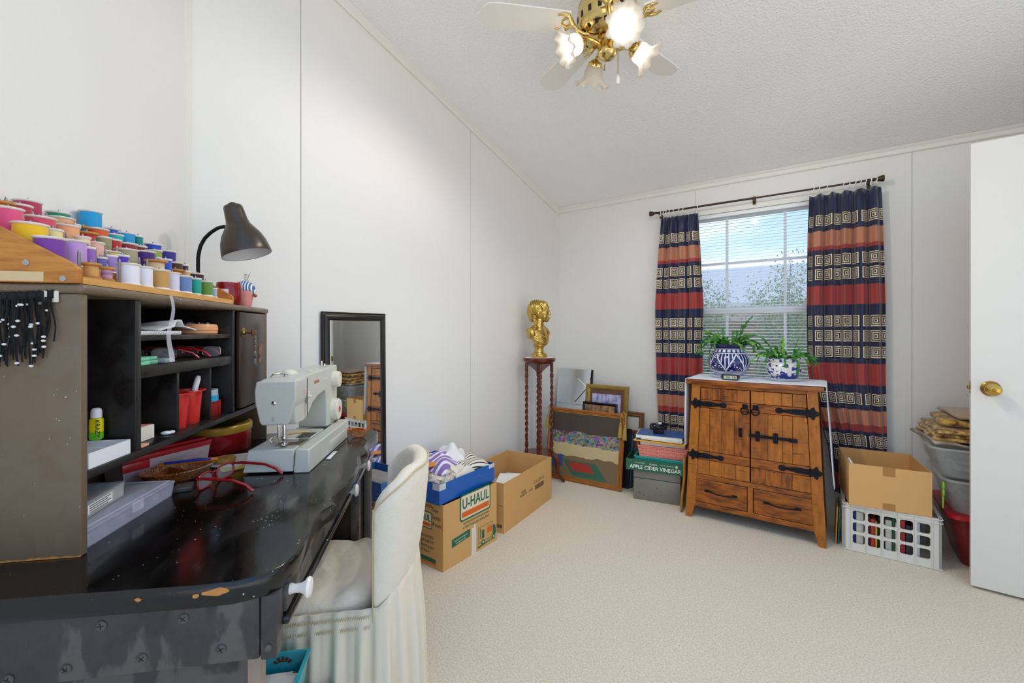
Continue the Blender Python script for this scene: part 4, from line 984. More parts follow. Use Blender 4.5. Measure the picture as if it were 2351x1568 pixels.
def desk_things():
    cp = clear_plastic('organizer_plastic', '#dfe2f4', .30); lidm = clear_plastic('organizer_lid', '#e6e9f6', .30)
    z = .7605
    o = thing('organizer_box', 'clear plastic compartment box lying on the desk below the hutch', 'storage box', D(.195, 1.10, z), DR)
    k = MB(); open_box(k, -.082,.082,-.142,.142,0,.030,.0016,.004); k.build('tray', cp, o, smooth=0)
    for y in (-.085,-.03,.03,.085): MB().box(-.077,.077,y-.0008,y+.0008,.002,.028).build('partition', cp, o, smooth=0)
    MB().box(.022,.0236,-.137,.137,.002,.028).build('partition', cp, o, smooth=0)
    k = MB(); k.rbox(-.084,.084,-.144,.144,.0305,.038,.003,2); l = k.build('lid', lidm, o)
    k = MB(); k.sweep([(0,0),(.002,0),(.002,.003),(0,.003)], [(-.074,-.132,.038),(.074,-.132,.038),(.074,.132,.038),(-.074,.132,.038)], True); k.build('lid_rib', lidm, l, smooth=0)
    MB().rbox(.082,.086,-.018,.018,.018,.040,.001,1).build('latch', lidm, o)
    rnd = random.Random(2); bits = mat('notions_blue', '#8d97b8', .5, var=(40,.9), c2='#c9a37a')
    k = MB(); [k.rbox(x, x+.03, y, y+.02, .002, .014, .002, 1) for x, y in ((.03,-.12),(.035,-.02),(-.05,.05),(.03,.10),(-.05,-.07))]; k.build('notions', bits, o)
    o = thing('labelled_box', 'small clear box with paper label on top of the organizer box', 'storage box', D(.185, 1.045, z+.0413), DR+radians(7))
    k = MB(); open_box(k, -.055,.055,-.088,.088,0,.029,.0014,.001); k.build('box_wall', clear_plastic('label_box_plastic', '#e9efe9', .30), o, smooth=0)
    MB().rbox(-.056,.056,-.089,.089,.0292,.0325,.001,1).build('lid', lidm, o)
    k = MB(); k.rbox(.0552,.0558,-.045,.040,.006,.025,.0002,1); lb = k.build('paper_label', mat('white_paper', '#f3f2ee', .6), o)
    k = MB(); [k.box(.0559,.0561,-.040,.034-.01*(i%2),.021-.0045*i,.0225-.0045*i) for i in range(4)]; k.build('label_print', mat('ink_black', '#141414', .5), lb, smooth=0)
    for i, (c, nm) in enumerate((('#c9b23a','yellow'),('#3aa64a','green'),('#2f6fb0','blue'),('#b5562c','rust'),('#d9d3a0','cream'))):
        k = MB(); k.xf = TR(.032-.02*(i%2), -.068+.033*i, .012, 0, radians(90)); k.lathe([(.010,-.012),(.010,.012)], 12); k.build('thread_reel', mat('reel_'+nm, c, .5), o)
    # long box with red lid
    o = thing('lidded_box', 'translucent plastic box with bright red lid under the hutch', 'storage box', D(.132, 1.448, z), DR+radians(-30))
    k = MB(); open_box(k, -.043,.043,-.118,.118,0,.062,.0016,.006); k.build('tub', clear_plastic('milky_plastic', '#e8d3d4', .72), o, smooth=0)
    rl = mat('red_lid', '#c02c34', .2, coat=.2)
    MB().rbox(-.047,.047,-.122,.122,.058,.075,.005,3).build('lid', rl, o); MB().rbox(-.038,.038,-.111,.111,.0752,.084,.006,3).build('lid_top', rl, o)
    MB().rbox(.0435,.050,-.122,-.055,.036,.060,.004,2).build('lid_clasp', rl, o)
    k = MB(); k.rbox(-.03,.03,-.10,.10,.004,.04,.01); k.build('contents', mat('red_fabric', '#b94a44', .8), o)
    # round tin
    o = thing('biscuit_tin', 'round red tin with yellow patterned lid beside the sewing machine', 'tin', D(.168, 1.702, z), DR)
    k = MB(); k.lathe([(.106,0),(.108,.003),(.108,.070)], 48); k.build('tin_body', mat('tin_red', '#a81c1e', .22, .2, coat=.3), o)
    yl = mat('tin_yellow', '#d4b04a', .3, .2, var=(14,.8), c2='#b8892e'); 
    k = MB(); k.lathe([(.110,.066),(.111,.068),(.111,.088),(.108,.0915),(.100,.092),(.098,.0905),(0,.0905)], 48); l = k.build('tin_lid', yl, o)
    k = MB(); k.lathe([(.0,.0907),(.070,.0908)], 32); k.xf = TR(.06,.02,0); 
    for i in range(6): k.rbox(-.10+.022*i+.01*sin(i), -.085+.022*i, -.06+.01*i, -.03+.014*i, .0907,.0912,.0002,1)
    k.build('lid_picture', mat('tin_print', '#4a2d1c', .4, var=(30,.9), c2='#5c7a2a'), l)
    # ring, papers, amber dish and pens
    pm = mat('white_paper', '#f3f2ee', .6)
    for i, (v, u, r, c, lab) in enumerate(((.300,1.545,.25,'#f0ead8','cream paper sheet under the wooden ring on desk'),(.295,1.53,-.15,'#f2efe8','white printed paper on top of the sheets under wooden ring'),(.315,1.50,.6,'#e6c84e','yellow card sticking out below the papers on desk'))):
        k = MB(); k.box(-.05,.05,-.065,.065,0,.0012); tag(k.build('paper_sheet', mat('paper_%d' % i, c, .6, var=(40,.25)), None, D(v,u,z+(.0016*(2-i) if i else .0034)), (0,0,DR+r), smooth=0), lab, 'paper', 'papers by the sewing machine')
    k = MB(); k.lathe([(.008,0),(.030,0),(.031,.002),(.031,.010),(.030,.012),(.008,.012),(.008,0)], 36)
    tag(k.build('wooden_ring', mat('ring_wood', '#cf9446', .5, var=(50,.4)), None, D(.275,1.515,z+.0062), (0,0,DR)), 'thick wooden disc with a hole lying on papers', 'wooden disc')
    amb = mat('amber_glass', '#e8851a', .06, trans=.65, coat=.4, bump=(180,.8), var=(60,.8), c2='#9a460a')
    o = thing('amber_dish', 'amber pressed glass divided dish on the desk', 'dish', D(.222, 1.372, z), DR+radians(-32))
    def dish(u, v):
        a = 2*pi*u; rx = .062*(1+.10*cos(3*a)); ry = .095*(1+.06*cos(2*a)); 
        prof = ((0,.004),(.55,.004),(.75,.012),(.92,.030),(1.0,.036),(1.03,.034),(.98,.028),(.80,.006),(.60,0),(0,0))
        t = v*(len(prof)-1); i = min(int(t), len(prof)-2); f = t-i; s = prof[i][0]*(1-f)+prof[i+1][0]*f; zz = prof[i][1]*(1-f)+prof[i+1][1]*f
        return (rx*s*cos(a), ry*s*sin(a), zz)
    k = MB(); k.grid(dish, 48, 27, True); k.build('dish_bowl', amb, o, smooth=70)
    k = MB(); k.rbox(-.05,.05,-.003,.003,.005,.030,.002); k.xf = TR(0,.0,0,0,0,1.2); k.rbox(0,.06,-.003,.003,.005,.030,.002); k.build('dish_divider', amb, o)
    o = thing('craft_tool', 'orange handled blade with blue grip lying across the amber dish', 'craft knife', D(.232, 1.40, z+.0385), DR+radians(-78))
    k = MB(); k.tube([(0,-.07,0),(0,-.02,.002),(0,.05,.003),(0,.07,.003)], [.004,.007,.006,.005], 10); k.build('handle', mat('tool_orange', '#f08a1c', .3), o)
    k = MB(); k.tube([(.008,-.055,.005),(.008,.03,.007),(.008,.055,.006)], [.0035,.004,.003], 10); k.build('grip', mat('tool_blue', '#1c3fb4', .3), o)
    k = MB(); k.rbox(-.020,.020,-.025,.025,0,.012,.002); tag(k.build('blade_pack', mat('smoke_clear', '#5a5350', .1, alpha=.7), None, D(.278,1.283,z), (0,0,DR+.3)), 'small smoky plastic pack beside the organizer box', 'pack')
    specs('eyeglasses', 'red framed reading glasses lying open at front of the amber dish', D(.335, 1.318, z+.0022), DR+radians(-12), '#9c1418', tl=.15, wid=.142, th=.0034)
    specs('eyeglasses', 'amber plastic glasses folded at the far end of the desk', D(.600, 1.800, z+.0022), DR+radians(75), '#c05808', fold=True, wid=.125, th=.0034, lens='#d87a1a', la=.4)
desk_things()

# ---------------------------------------------------------------- slip-covered tub chair drawn up to the desk
def chair():
    cl = mat('slipcover', '#ebe0ca', .75, spec=.25, sheen=.25, bump=(38,.35)); n, L, b = mnodes(cl)
    v = n.new('ShaderNodeTexVoronoi'); v.feature = 'SMOOTH_F1'; v.inputs['Scale'].default_value = 17; tc = n.new('ShaderNodeTexCoord'); L.new(tc.outputs['Object'], v.inputs['Vector'])
    w = n.new('ShaderNodeTexWave'); w.inputs['Scale'].default_value = 9; w.inputs['Distortion'].default_value = 14; w.inputs['Detail'].default_value = 2; L.new(tc.outputs['Object'], w.inputs['Vector'])
    r = n.new('ShaderNodeMapRange'); r.inputs['From Min'].default_value = .45; r.inputs['From Max'].default_value = .55; r.inputs['To Min'].default_value = .52; r.inputs['To Max'].default_value = .8; L.new(w.outputs[1], r.inputs[0]); L.new(r.outputs[0], b.inputs['Roughness'])
    st = mat('stitching', '#c9b98e', .8)
    plain = mat('slipcover_skirt', '#e8dcc4', .8, spec=.2, sheen=.2, bump=(300,.1))
    o = thing('tub_chair', 'cream slip-covered chair with curved back and gathered skirt at the desk', 'chair', (DO[0], DO[1], 0), DR)
    cv, cu, ra, rb = .770, 1.378, .100, .190
    # back shell
    N = 44
    def shell_ring(t):
        a = radians(-92 + 184*t); n_ = Vector((cos(a)/ra, sin(a)/rb, 0)).normalized()
        p = Vector((cv + ra*cos(a), cu + rb*sin(a), 0)); c = max(0, cos(a))
        top = .715 + .085*min(1, c*1.25)**.9; bot = .415 + .05*c
        lean = .044*c
        th = .050 - .010*abs(sin(a))**4
        ring = []
        sec = [(0,bot),(0,bot+.1),(0,(bot+top)/2),(0,top-.04),(-.004,top-.010),(-.016,top),(-.030,top+.001),(-th+.006,top-.006),(-th,top-.022),(-th-.004,top-.10),(-th-.006,(bot+top)/2),(-th-.004,bot+.03),(-th,bot)]
        for d, z_ in sec:
            k = (z_-bot)/(top-bot); bul = .006*sin(pi*k)
            wr = .0022*sin(a*9+z_*30)*(1 if d < -.02 else .25)
            q = p + n_*(d + lean*k + (bul if d == 0 else -bul*.5) + wr); ring.append((q.x, q.y, z_))
        return ring
    rings = [shell_ring(i/N) for i in range(N+1)]; P = len(rings[0]); k = MB()
    k.add([q for R in rings for q in R], [(i*P+j, (i+1)*P+j, (i+1)*P+(j+1)%P, i*P+(j+1)%P) for i in range(N) for j in range(P)] + [tuple(range(P)), tuple(N*P+j for j in range(P-1,-1,-1))])
    bk = subsurf(k.build('backrest', cl, o, smooth=180), 1)
    # stitched piping along the outer top edge and down the near front edge
    k = MB(); k.tube([rings[i][4] for i in range(N+1)], .0022, 6); k.tube([Vector(rings[0][j])+Vector((.002,-.0015,0)) for j in range(0,5)], .0022, 6); k.build('piping', st, bk)
    # seat pad
    def pad(u, v):
        # u around superellipse, v bottom->top
        a = 2*pi*u; ex = .5
        prof = ((.97,.405),(1.0,.425),(1.0,.448),(.97,.468),(.88,.482),(.6,.488),(.3,.490),(0.0,.490))
        t = v*(len(prof)-1); i = min(int(t), len(prof)-2); f = t-i; s = prof[i][0]*(1-f)+prof[i+1][0]*f; z_ = prof[i][1]*(1-f)+prof[i+1][1]*f
        ca, sa = cos(a), sin(a); x = .600+.176*s*abs(ca)**ex*(1 if ca > 0 else -1); y = cu + .180*s*abs(sa)**ex*(1 if sa > 0 else -1)
        z_ += .004*sin(x*70+3*sin(y*22))*(1 if z_ > .44 else .3) - .006*math.exp(-((x-.66)/.02)**2)*(z_ > .45)
        return (x, y, z_)
    k = MB(); k.grid(pad, 72, 14, True); k.build('seat_cushion', cl, o, smooth=180)
    # skirt: plan path round the chair, gathers grow towards the floor
    path = []
    def add(v, u, nx, ny): path.append((Vector((v,u,0)), Vector((nx,ny,0))))
    for i in range(30): t = i/30; add(.425+.345*t, 1.190, 0, -1)
    for i in range(61): a = radians(-90+180*i/60); nn = Vector((cos(a)/ra, sin(a)/rb, 0)).normalized(); add(.772+ra*cos(a), cu+.188*sin(a), nn.x, nn.y)
    for i in range(30): t = i/30; add(.77-.345*t, 1.566, 0, 1)
    for i in range(24): t = i/24; add(.425, 1.566-.376*t, -1, 0)
    # resample to fine steps
    fine = []; M = len(path); ln = 0
    for i in range(M):
        p, q = path[i], path[(i+1)%M]
        for s in range(4): f = s/4; fine.append((p[0].lerp(q[0], f), p[1].lerp(q[1], f).normalized(), ln + (q[0]-p[0]).length*f))
        ln += (q[0]-p[0]).length
    rnd = random.Random(8); ph = [rnd.uniform(0, 6.28) for _ in range(6)]
    def top_z(i):
        p = fine[i][0]; return .455 + .072*max(0, (p.x-.78)/.09) 
    def sk(u, v):
        i = int(round(u*len(fine))) % len(fine); p, nrm, s = fine[i]
        zt = top_z(i); z_ = zt*(1-v) + .004*v
        amp = .0015 + .013*min(1, v*2.2)
        w = sin(s*2*pi/.052+ph[0]+.8*sin(s*9)) + .5*sin(s*2*pi/.031+ph[1]+v*.8)
        w = w/1.5; w = (1 if w > 0 else -1)*abs(w)**.75
        q = p + nrm*(amp*w + .020*v + .004)
        return (q.x, q.y, z_)
    k = MB(); k.grid(sk, len(fine), 22, True); solid(k.build('skirt', plain, o, smooth=180), .002)
    # stitched band at the top of the skirt on the sides
    for z_ in (.436, .408):
        k = MB(); k.tube([fine[i][0]+fine[i][1]*.0095+Vector((0,0,z_+(.0045 if i%2 else -.0045))) for i in range(0,118)], .0012, 4); k.build('stitched_band', st, o)
    # far-side tail of the cover hanging behind
    k = MB(); k.grid(lambda u, v: (.915+.006*sin(u*5), 1.44+.035*u, .12+.20*v*(1-.3*u)), 5, 8)
    return o
chair()

# ---------------------------------------------------------------- baskets in the knee-hole
def knee_baskets():
    o = thing('wicker_basket', 'pale woven basket of dark fabric on the floor under the desk', 'basket', D(.535, 1.008, 0), DR)
    wk = mat('wicker', '#c9b080', .7, bump=(60,.6), var=(90,.8), c2='#8a6e40')
    k = MB(); open_box(k, -.128,.150,-.132,.132,.0,.285,.006,.018); k.build('woven_body', wk, o, smooth=0)
    rw = MB()
    for j in range(12):
        z = .012+.023*j; f = (1-z/.285)*.018
        rw.tube([(.150-f+.001,-.130+f+.026*i,z+(.004 if (i+j)%2 else -.004)) for i in range(int(.26/.026)+1)], .007, 6)
        rw.tube([(-.12+f+.027*i,-.132+f-.001,z+(.004 if (i+j)%2 else -.004)) for i in range(10)], .007, 6)
    rw.build('weave', wk, o)
    k = MB(); k.tube([(-.128,-.132,.285),(.150,-.132,.285),(.150,.132,.285),(-.128,.132,.285)], .008, 8, True); k.build('rim', wk, o)
    k = MB(); k.grid(lambda u, v: (-.115+.255*u, -.12+.24*v, .250+.012*sin(u*13)*cos(v*9)), 14, 14); k.build('fabric', mat('dark_print', '#1c1512', .8, var=(50,.9), c2='#4d5a2a'), o)
    tm = mat('teal_plastic', '#27b0bd', .25, coat=.2); hole = mat('cutout_dark', '#6b3d2c', .8)
    o = thing('teal_basket', 'teal plastic basket of papers under the desk', 'basket', D(.515, 1.008, .294), DR)
    k = MB(); open_box(k, -.115,.108,-.138,.138,0,.098,.003,.012); k.build('basket_wall', tm, o, smooth=0)
    k = MB(); k.sweep([(-.004,-.004),(.004,-.004),(.005,.002),(-.003,.004)], [(-.115,-.138,.098),(.108,-.138,.098),(.108,.138,.098),(-.115,.138,.098)], True); k.build('rim', tm, o)
    h = MB(); h.rbox(-.0035,.0035,-.0012,.0006,-.008,.008,.001,1); hm = h.mesh('cutout', 20); hm.materials.append(hole)
    for c in (-.07,-.01,.05):
        for j, a in enumerate((-1.0,-.5,0,.5,1.0)): put('cutout', hm, o, (c+.016*sin(a), .1335, .072+.014*cos(a)), (radians(5),a,0))
    pp = mat('white_paper', '#f3f2ee', .6); ink = mat('ink_navy', '#2a3350', .6)
    for i, (x, y, r, z_) in enumerate(((-.012,.0,.02,.080),(-.004,-.006,-.05,.084))):
        s = thing('letter_sheet', ('lower white letter in the teal basket', 'upper printed letter lying in the teal basket')[i], 'paper', D(.515+x, 1.008+y, .294+z_-.016), DR+r, 'letters in the teal basket')
        MB().box(-.092,.092,-.118,.118,0,.001).build('sheet', pp, s, smooth=0)
        if i:
            l = MB(); [l.box(.012-.0095*j,.014-.0095*j,-.09,.03+.02*(j%3),.0011,.0014) for j in range(10)]; l.build('printed_lines', mat('ink_grey', '#555555', .6), s, smooth=0)
            lettering('EXCLUSIVE RIGHT TO', .0145, ink, s, face_mx((.046,0,.0012), (0,-1,0), (1,0,0)))
            lettering('RESIDENTIAL LISTING CONTRACT', .0095, ink, s, face_mx((.062,0,.0012), (0,-1,0), (1,0,0)))
            lettering('5', .024, mat('ink_black', '#141414', .5), s, face_mx((.028,.085,.0012), (0,-1,0), (1,0,0)))
knee_baskets()
# ---------------------------------------------------------------- cartons along the left wall
kraft = mat('kraft_card', '#d8a868', .75, var=(5,.18), c2='#c8965a', bump=(120,.06), stretch=(1,1,.4)); kraft_in = mat('kraft_inside', '#d6a868', .8); kraft2 = mat('kraft_card_light', '#d8ad74', .75, var=(5,.15))
ug = mat('print_green', '#14694a', .6); uo = mat('print_orange', '#e2681c', .6); ucr = mat('print_cream', '#ead9b8', .6); ink_k = mat('ink_black', '#141414', .5); pen = mat('pen_ink', '#4a3d33', .7); tapew = mat('clear_tape', '#e3ddd0', .3)
def carton(o, x0, x1, y0, y1, h, m=None, w=.004, z0=0.):
    """open carton: four walls and a bottom, each wall its own panel"""
    m = m or kraft
    MB().box(x0,x1,y0,y0+w,z0,h).build('carton_panel', m, o, smooth=0); MB().box(x0,x1,y1-w,y1,z0,h).build('carton_panel', m, o, smooth=0)
    MB().box(x0,x0+w,y0+w,y1-w,z0,h).build('carton_panel', m, o, smooth=0); MB().box(x1-w,x1,y0+w,y1-w,z0,h).build('carton_panel', m, o, smooth=0)
    MB().box(x0+w,x1-w,y0+w,y1-w,z0,z0+w).build('carton_bottom', m, o, smooth=0)
def rrect(x, y, w, h, r, n=4):
    pts = []
    for cx, cy, a0 in ((x+w-r,y+r,-90),(x+w-r,y+h-r,0),(x+r,y+h-r,90),(x+r,y+r,180)):
        for i in range(n+1): a = radians(a0+90*i/n); pts.append((cx+r*cos(a), cy+r*sin(a)))
    return pts
def decal(name, m, parent, mx, poly, t=.0004):
    k = MB(); k.xf = mx; k.prism(poly, 0, t); return k.build(name, m, parent, smooth=0)
def uhaul_logo(o, mx, w):
    """framed rental-company sign printed on the card, lower left corner at the origin of mx"""
    h = w*.56
    decal('logo_border', ug, o, mx, rrect(0,0,w,h,w*.07)); decal('logo_field', ucr, o, mx @ TR(0,0,.0005), rrect(w*.035,w*.035,w*.93,h-w*.07,w*.045))
    decal('logo_bar', uo, o, mx @ TR(0,0,.001), [(w*.06,w*.075),(w*.94,w*.075),(w*.94,w*.19),(w*.06,w*.19)])
    lettering('U-HAUL', w*.30, ug, o, mx @ TR(w*.5, w*.255, .0013), sx=.80, offset=w*.006)

def big_carton():
    o = thing('moving_carton', 'printed moving carton with blue tray on top beside the chair', 'cardboard box', (.02, 1.567, 0), radians(-1.5))
    W, L_, H = .455, .418, .325
    carton(o, 0, W, 0, L_, H)
    for y in (0.02, L_-.02): pass
    R = face_mx((W+.0003, 0, 0), (0,1,0), (0,0,1)); F = face_mx((0, -.0003, 0), (1,0,0), (0,0,1))
    uhaul_logo(o, R @ TR(.118,.200,0), .245)
    for i, s in enumerate(('Specially Sized and Recommended', 'to Make Packing and Loading Easier')): lettering(s, .0185, ug, o, R @ TR(.247,.181-.021*i,.0003), sx=.80)
    decal('speech_banner', ug, o, R @ TR(0,0,0), [(.060,.095),(.195,.105),(.195,.145),(.060,.135)])
    lettering('Boxes make moving easy', .0125, ucr, o, R @ TR(.128,.121,.0006) @ TR(0,0,0,0,0,.07), sx=.75); lettering('Use again & recycle', .0125, ucr, o, R @ TR(.128,.106,.0006) @ TR(0,0,0,0,0,.07), sx=.75)
    # printed truck: box body, cab, wheels, rows of goods
    for a, b_, c, d, m in ((.26,.036,.125,.003,ug),(.262,.12,.12,.002,ug),(.262,.045,.003,.076,ug),(.378,.045,.003,.076,ug),(.335,.070,.040,.030,uo),(.335,.104,.040,.003,uo),(.29,.055,.02,.045,ug),(.274,.060,.006,.055,ug)): decal('truck_print', m, o, R, [(a,b_),(a+c,b_),(a+c,b_+d),(a,b_+d)])
    decal('truck_cab', ug, o, R, [(.385,.040),(.412,.045),(.412,.070),(.402,.095),(.385,.098)])
    for x in (.30,.39):
        decal('truck_wheel', ug, o, R @ TR(x,.034,.0004), [(.014*cos(2*pi*i/20),.014*sin(2*pi*i/20)) for i in range(20)]); decal('wheel_hub', ucr, o, R @ TR(x,.034,.0009), [(.006*cos(2*pi*i/12),.006*sin(2*pi*i/12)) for i in range(12)])
    decal('ground_print', ug, o, R, [(.255,.014),(.40,.024),(.40,.028),(.255,.022)])
    decal('packing_tape', tapew, o, R @ TR(0,0,.0006), [(.205,.0),(.243,.0),(.243,.12),(.238,.155),(.228,.16),(.222,.14),(.207,.142)])
    uhaul_logo(o, F @ TR(.228,.188,0), .150)
    lettering('WITH HANDLES', .020, ug, o, F @ TR(.315,.295,.0003), sx=.85)
    lettering('USED BOXES?', .021, ug, o, F @ TR(.335,.140,.0003), sx=.85); lettering('TAKE PLENTY!', .021, ug, o, F @ TR(.335,.116,.0003), sx=.85); lettering("We'll Buy Back", .019, ug, o, F @ TR(.345,.092,.0003), sx=.85); lettering('the Extras.', .019, ug, o, F @ TR(.330,.069,.0003), sx=.85)
    decal('green_band', ug, o, F, [(.20,.025),(.405,.025),(.405,.046),(.20,.046)]); decal('orange_band', uo, o, F, [(.20,.015),(.405,.015),(.405,.022),(.20,.022)]); lettering('m', .016, ucr, o, F @ TR(.265,.031,.0006))
    for i, s in enumerate(('Toys', 'Family', 'Room')): lettering(s, .030, pen, o, F @ TR(.395+.008*i,.280-.035*i,.0004) @ TR(0,0,0,0,0,-.05), shear=.25, sx=.85)
    # flap hanging down on the near face
    k = MB(); k.prism(rrect(.21,.012,.09,.16,.022), 0, .004); 
    k = MB(); k.xf = F @ TR(0,0,.002); k.prism(rrect(.215,.008,.085,.16,.022), 0, .004); k.build('torn_flap', mat('flap_tan', '#c9b487', .8), o, smooth=0)
big_carton()

def blue_tray():
    bl = mat('blue_card', '#1560b4', .35, coat=.1); bin_ = mat('tray_inside', '#1a1a1e', .7)
    o = thing('blue_tray', 'shallow blue cardboard tray of fabric on the printed carton', 'tray', (.004, 1.538, .3265), radians(.6))
    W, L_, H = .458, .445, .100; w = .003
    for a in ((0,W,0,w),(0,W,L_-w,L_),(0,w,w,L_-w),(W-w,W,w,L_-w)): MB().box(a[0],a[1],a[2],a[3],0,H).build('tray_wall', bl, o, smooth=0)
    MB().box(w,W-w,w,L_-w,0,w).build('tray_bottom', bin_, o, smooth=0)
    lab = mat('sticker_grey', '#d4d8dc', .5, var=(200,.4))
    MB().box(W-.045,W+.0008,-.0008,.0,H-.030,H+.0005).build('sticker', lab, o, smooth=0); MB().box(W,W+.0008,-.0008,.045,H-.030,H+.0005).build('sticker', lab, o, smooth=0); MB().box(W,W+.0008,L_-.05,L_,H-.022,H+.0005).build('sticker', lab, o, smooth=0)
    def stripes(name, a, b, sc, ang=0., fr=.5):
        m = mat(name, a, .8, sheen=.2); n, L, bb = mnodes(m); tc = n.new('ShaderNodeTexCoord'); mp = n.new('ShaderNodeMapping'); mp.inputs['Rotation'].default_value = (0,0,ang); L.new(tc.outputs['Object'], mp.inputs[0]); sp = n.new('ShaderNodeSeparateXYZ'); L.new(mp.outputs[0], sp.inputs[0])
        nz = n.new('ShaderNodeTexNoise'); nz.inputs['Scale'].default_value = 9; L.new(tc.outputs['Object'], nz.inputs['Vector'])
        q = math_(n, L, 'FRACT', math_(n, L, 'ADD', math_(n, L, 'MULTIPLY', sp.outputs[0], sc), math_(n, L, 'MULTIPLY', nz.outputs[0], .35)))
        L.new(mixc(n, L, math_(n, L, 'GREATER_THAN', q, fr), a, b), bb.inputs['Base Color']); return m
    def cloth(name, label, m, cx, cy, z, lx, ly, hgt, rz, seed, tilt=0., fr=3.):
        r = random.Random(seed); ph = [r.uniform(0,6) for _ in range(4)]
        k = MB(); k.grid(lambda u, v: ((u-.5)*lx, (v-.5)*ly, hgt*max(0,(1-(2*u-1)**4)*(1-(2*v-1)**4))*(.75+.3*sin(fr*u*3+ph[0])*cos(fr*v*2.4+ph[1]))+.010*sin(u*11+ph[2]+4*v)), 22, 22)
        q = k.build(name, m, None, (cx,cy,z), (tilt,0,rz), smooth=180); solid(q, .006, -1); tag(q, label, 'fabric'); return q
    z0 = .3265+.055
    MB().rbox(.02,.43,.02,.40,.004,.050,.01,1).build('folded_lining', mat('tan_lining', '#c08a4e', .8), o)
    cloth('fabric_piece', 'lavender fabric with white wavy stripes heaped in the blue tray', stripes('lavender_wave', '#8d70b4', '#efeaf4', 26, .5, .62), .20, 1.80, z0+.03, .30, .34, .075, .3, 1)
    cloth('fabric_piece', 'white gauzy fabric at the back of the blue tray', mat('white_cloth', '#f0eeea', .8, sheen=.2), .20, 1.90, z0+.025, .20, .22, .105, .8, 2)
    cloth('fabric_piece', 'black and cream striped fabric at the far end of blue tray', stripes('black_stripe', '#ece4d2', '#2b2926', 60, .15, .68), .34, 1.905, z0+.035, .20, .155, .045, -.35, 3, .25)
    cloth('fabric_piece', 'brown and white checked fabric at the front of the blue tray', mat('brown_check', '#33231c', .8, var=(30,1.), c2='#e6ddd0'), .31, 1.655, z0+.02, .26, .16, .038, .5, 4)
    cloth('fabric_piece', 'cream fabric folded in the middle of the blue tray', mat('cream_cloth', '#e8e0d0', .8), .37, 1.79, z0+.02, .15, .16, .04, -.2, 6)
    k = MB(); k.rbox(-.11,.11,-.06,.06,0,.004,.001,1); tag(k.build('black_folder', mat('folder_black', '#17161a', .4), None, (.33, 1.645, z0+.004), (.05,.02,.55)), 'thin black folder lying in front of the blue tray', 'folder')
    k = MB(); k.box(-.05,.05,-.03,.03,0,.002); tag(k.build('orange_card', mat('card_orange', '#e08a28', .6), None, (.26, 1.70, z0+.073), (.1,-.08,.8), smooth=0), 'orange paper card between the fabrics in blue tray', 'card')
blue_tray()

def second_carton():
    o = thing('moving_carton', 'printed moving carton behind the chair back next to mirror', 'cardboard box', (.130, 1.240, 0), radians(1.0))
    W, L_, H = .275, .185, .425
    carton(o, 0, W, 0, L_, H, kraft2); F = face_mx((0,-.0003,0), (1,0,0), (0,0,1))
    lettering('USED BOXES', .022, ug, o, F @ TR(.205,.395,.0003)); 
    for i, s in enumerate(('Living', 'Room', 'Hall')): lettering(s, .026, pen, o, F @ TR(.185,.365-.033*i,.0004), shear=.25)
    for i, s in enumerate(('120 LBS', 'FIT IT', 'BOX')): lettering(s, .020, ug, o, F @ TR(.215,.26-.026*i,.0003))
    bl = mat('blue_card_dull', '#2f5f9c', .4)
    o = thing('blue_box_lid', 'dull blue cardboard box on the carton behind the chair', 'tray', (.120, 1.232, .4255), radians(1.0))
    W, L_, H, w = .290, .200, .085, .003
    for a in ((0,W,0,w),(0,W,L_-w,L_),(0,w,w,L_-w),(W-w,W,w,L_-w)): MB().box(a[0],a[1],a[2],a[3],0,H).build('tray_wall', bl, o, smooth=0)
    MB().box(w,W-w,w,L_-w,0,w).build('tray_bottom', bl, o, smooth=0)
    MB().rbox(.03,.26,.03,.17,.004,.07,.02,2).build('folded_cloth', mat('grey_cloth', '#8f8a86', .8, var=(20,.6)), o)
second_carton()

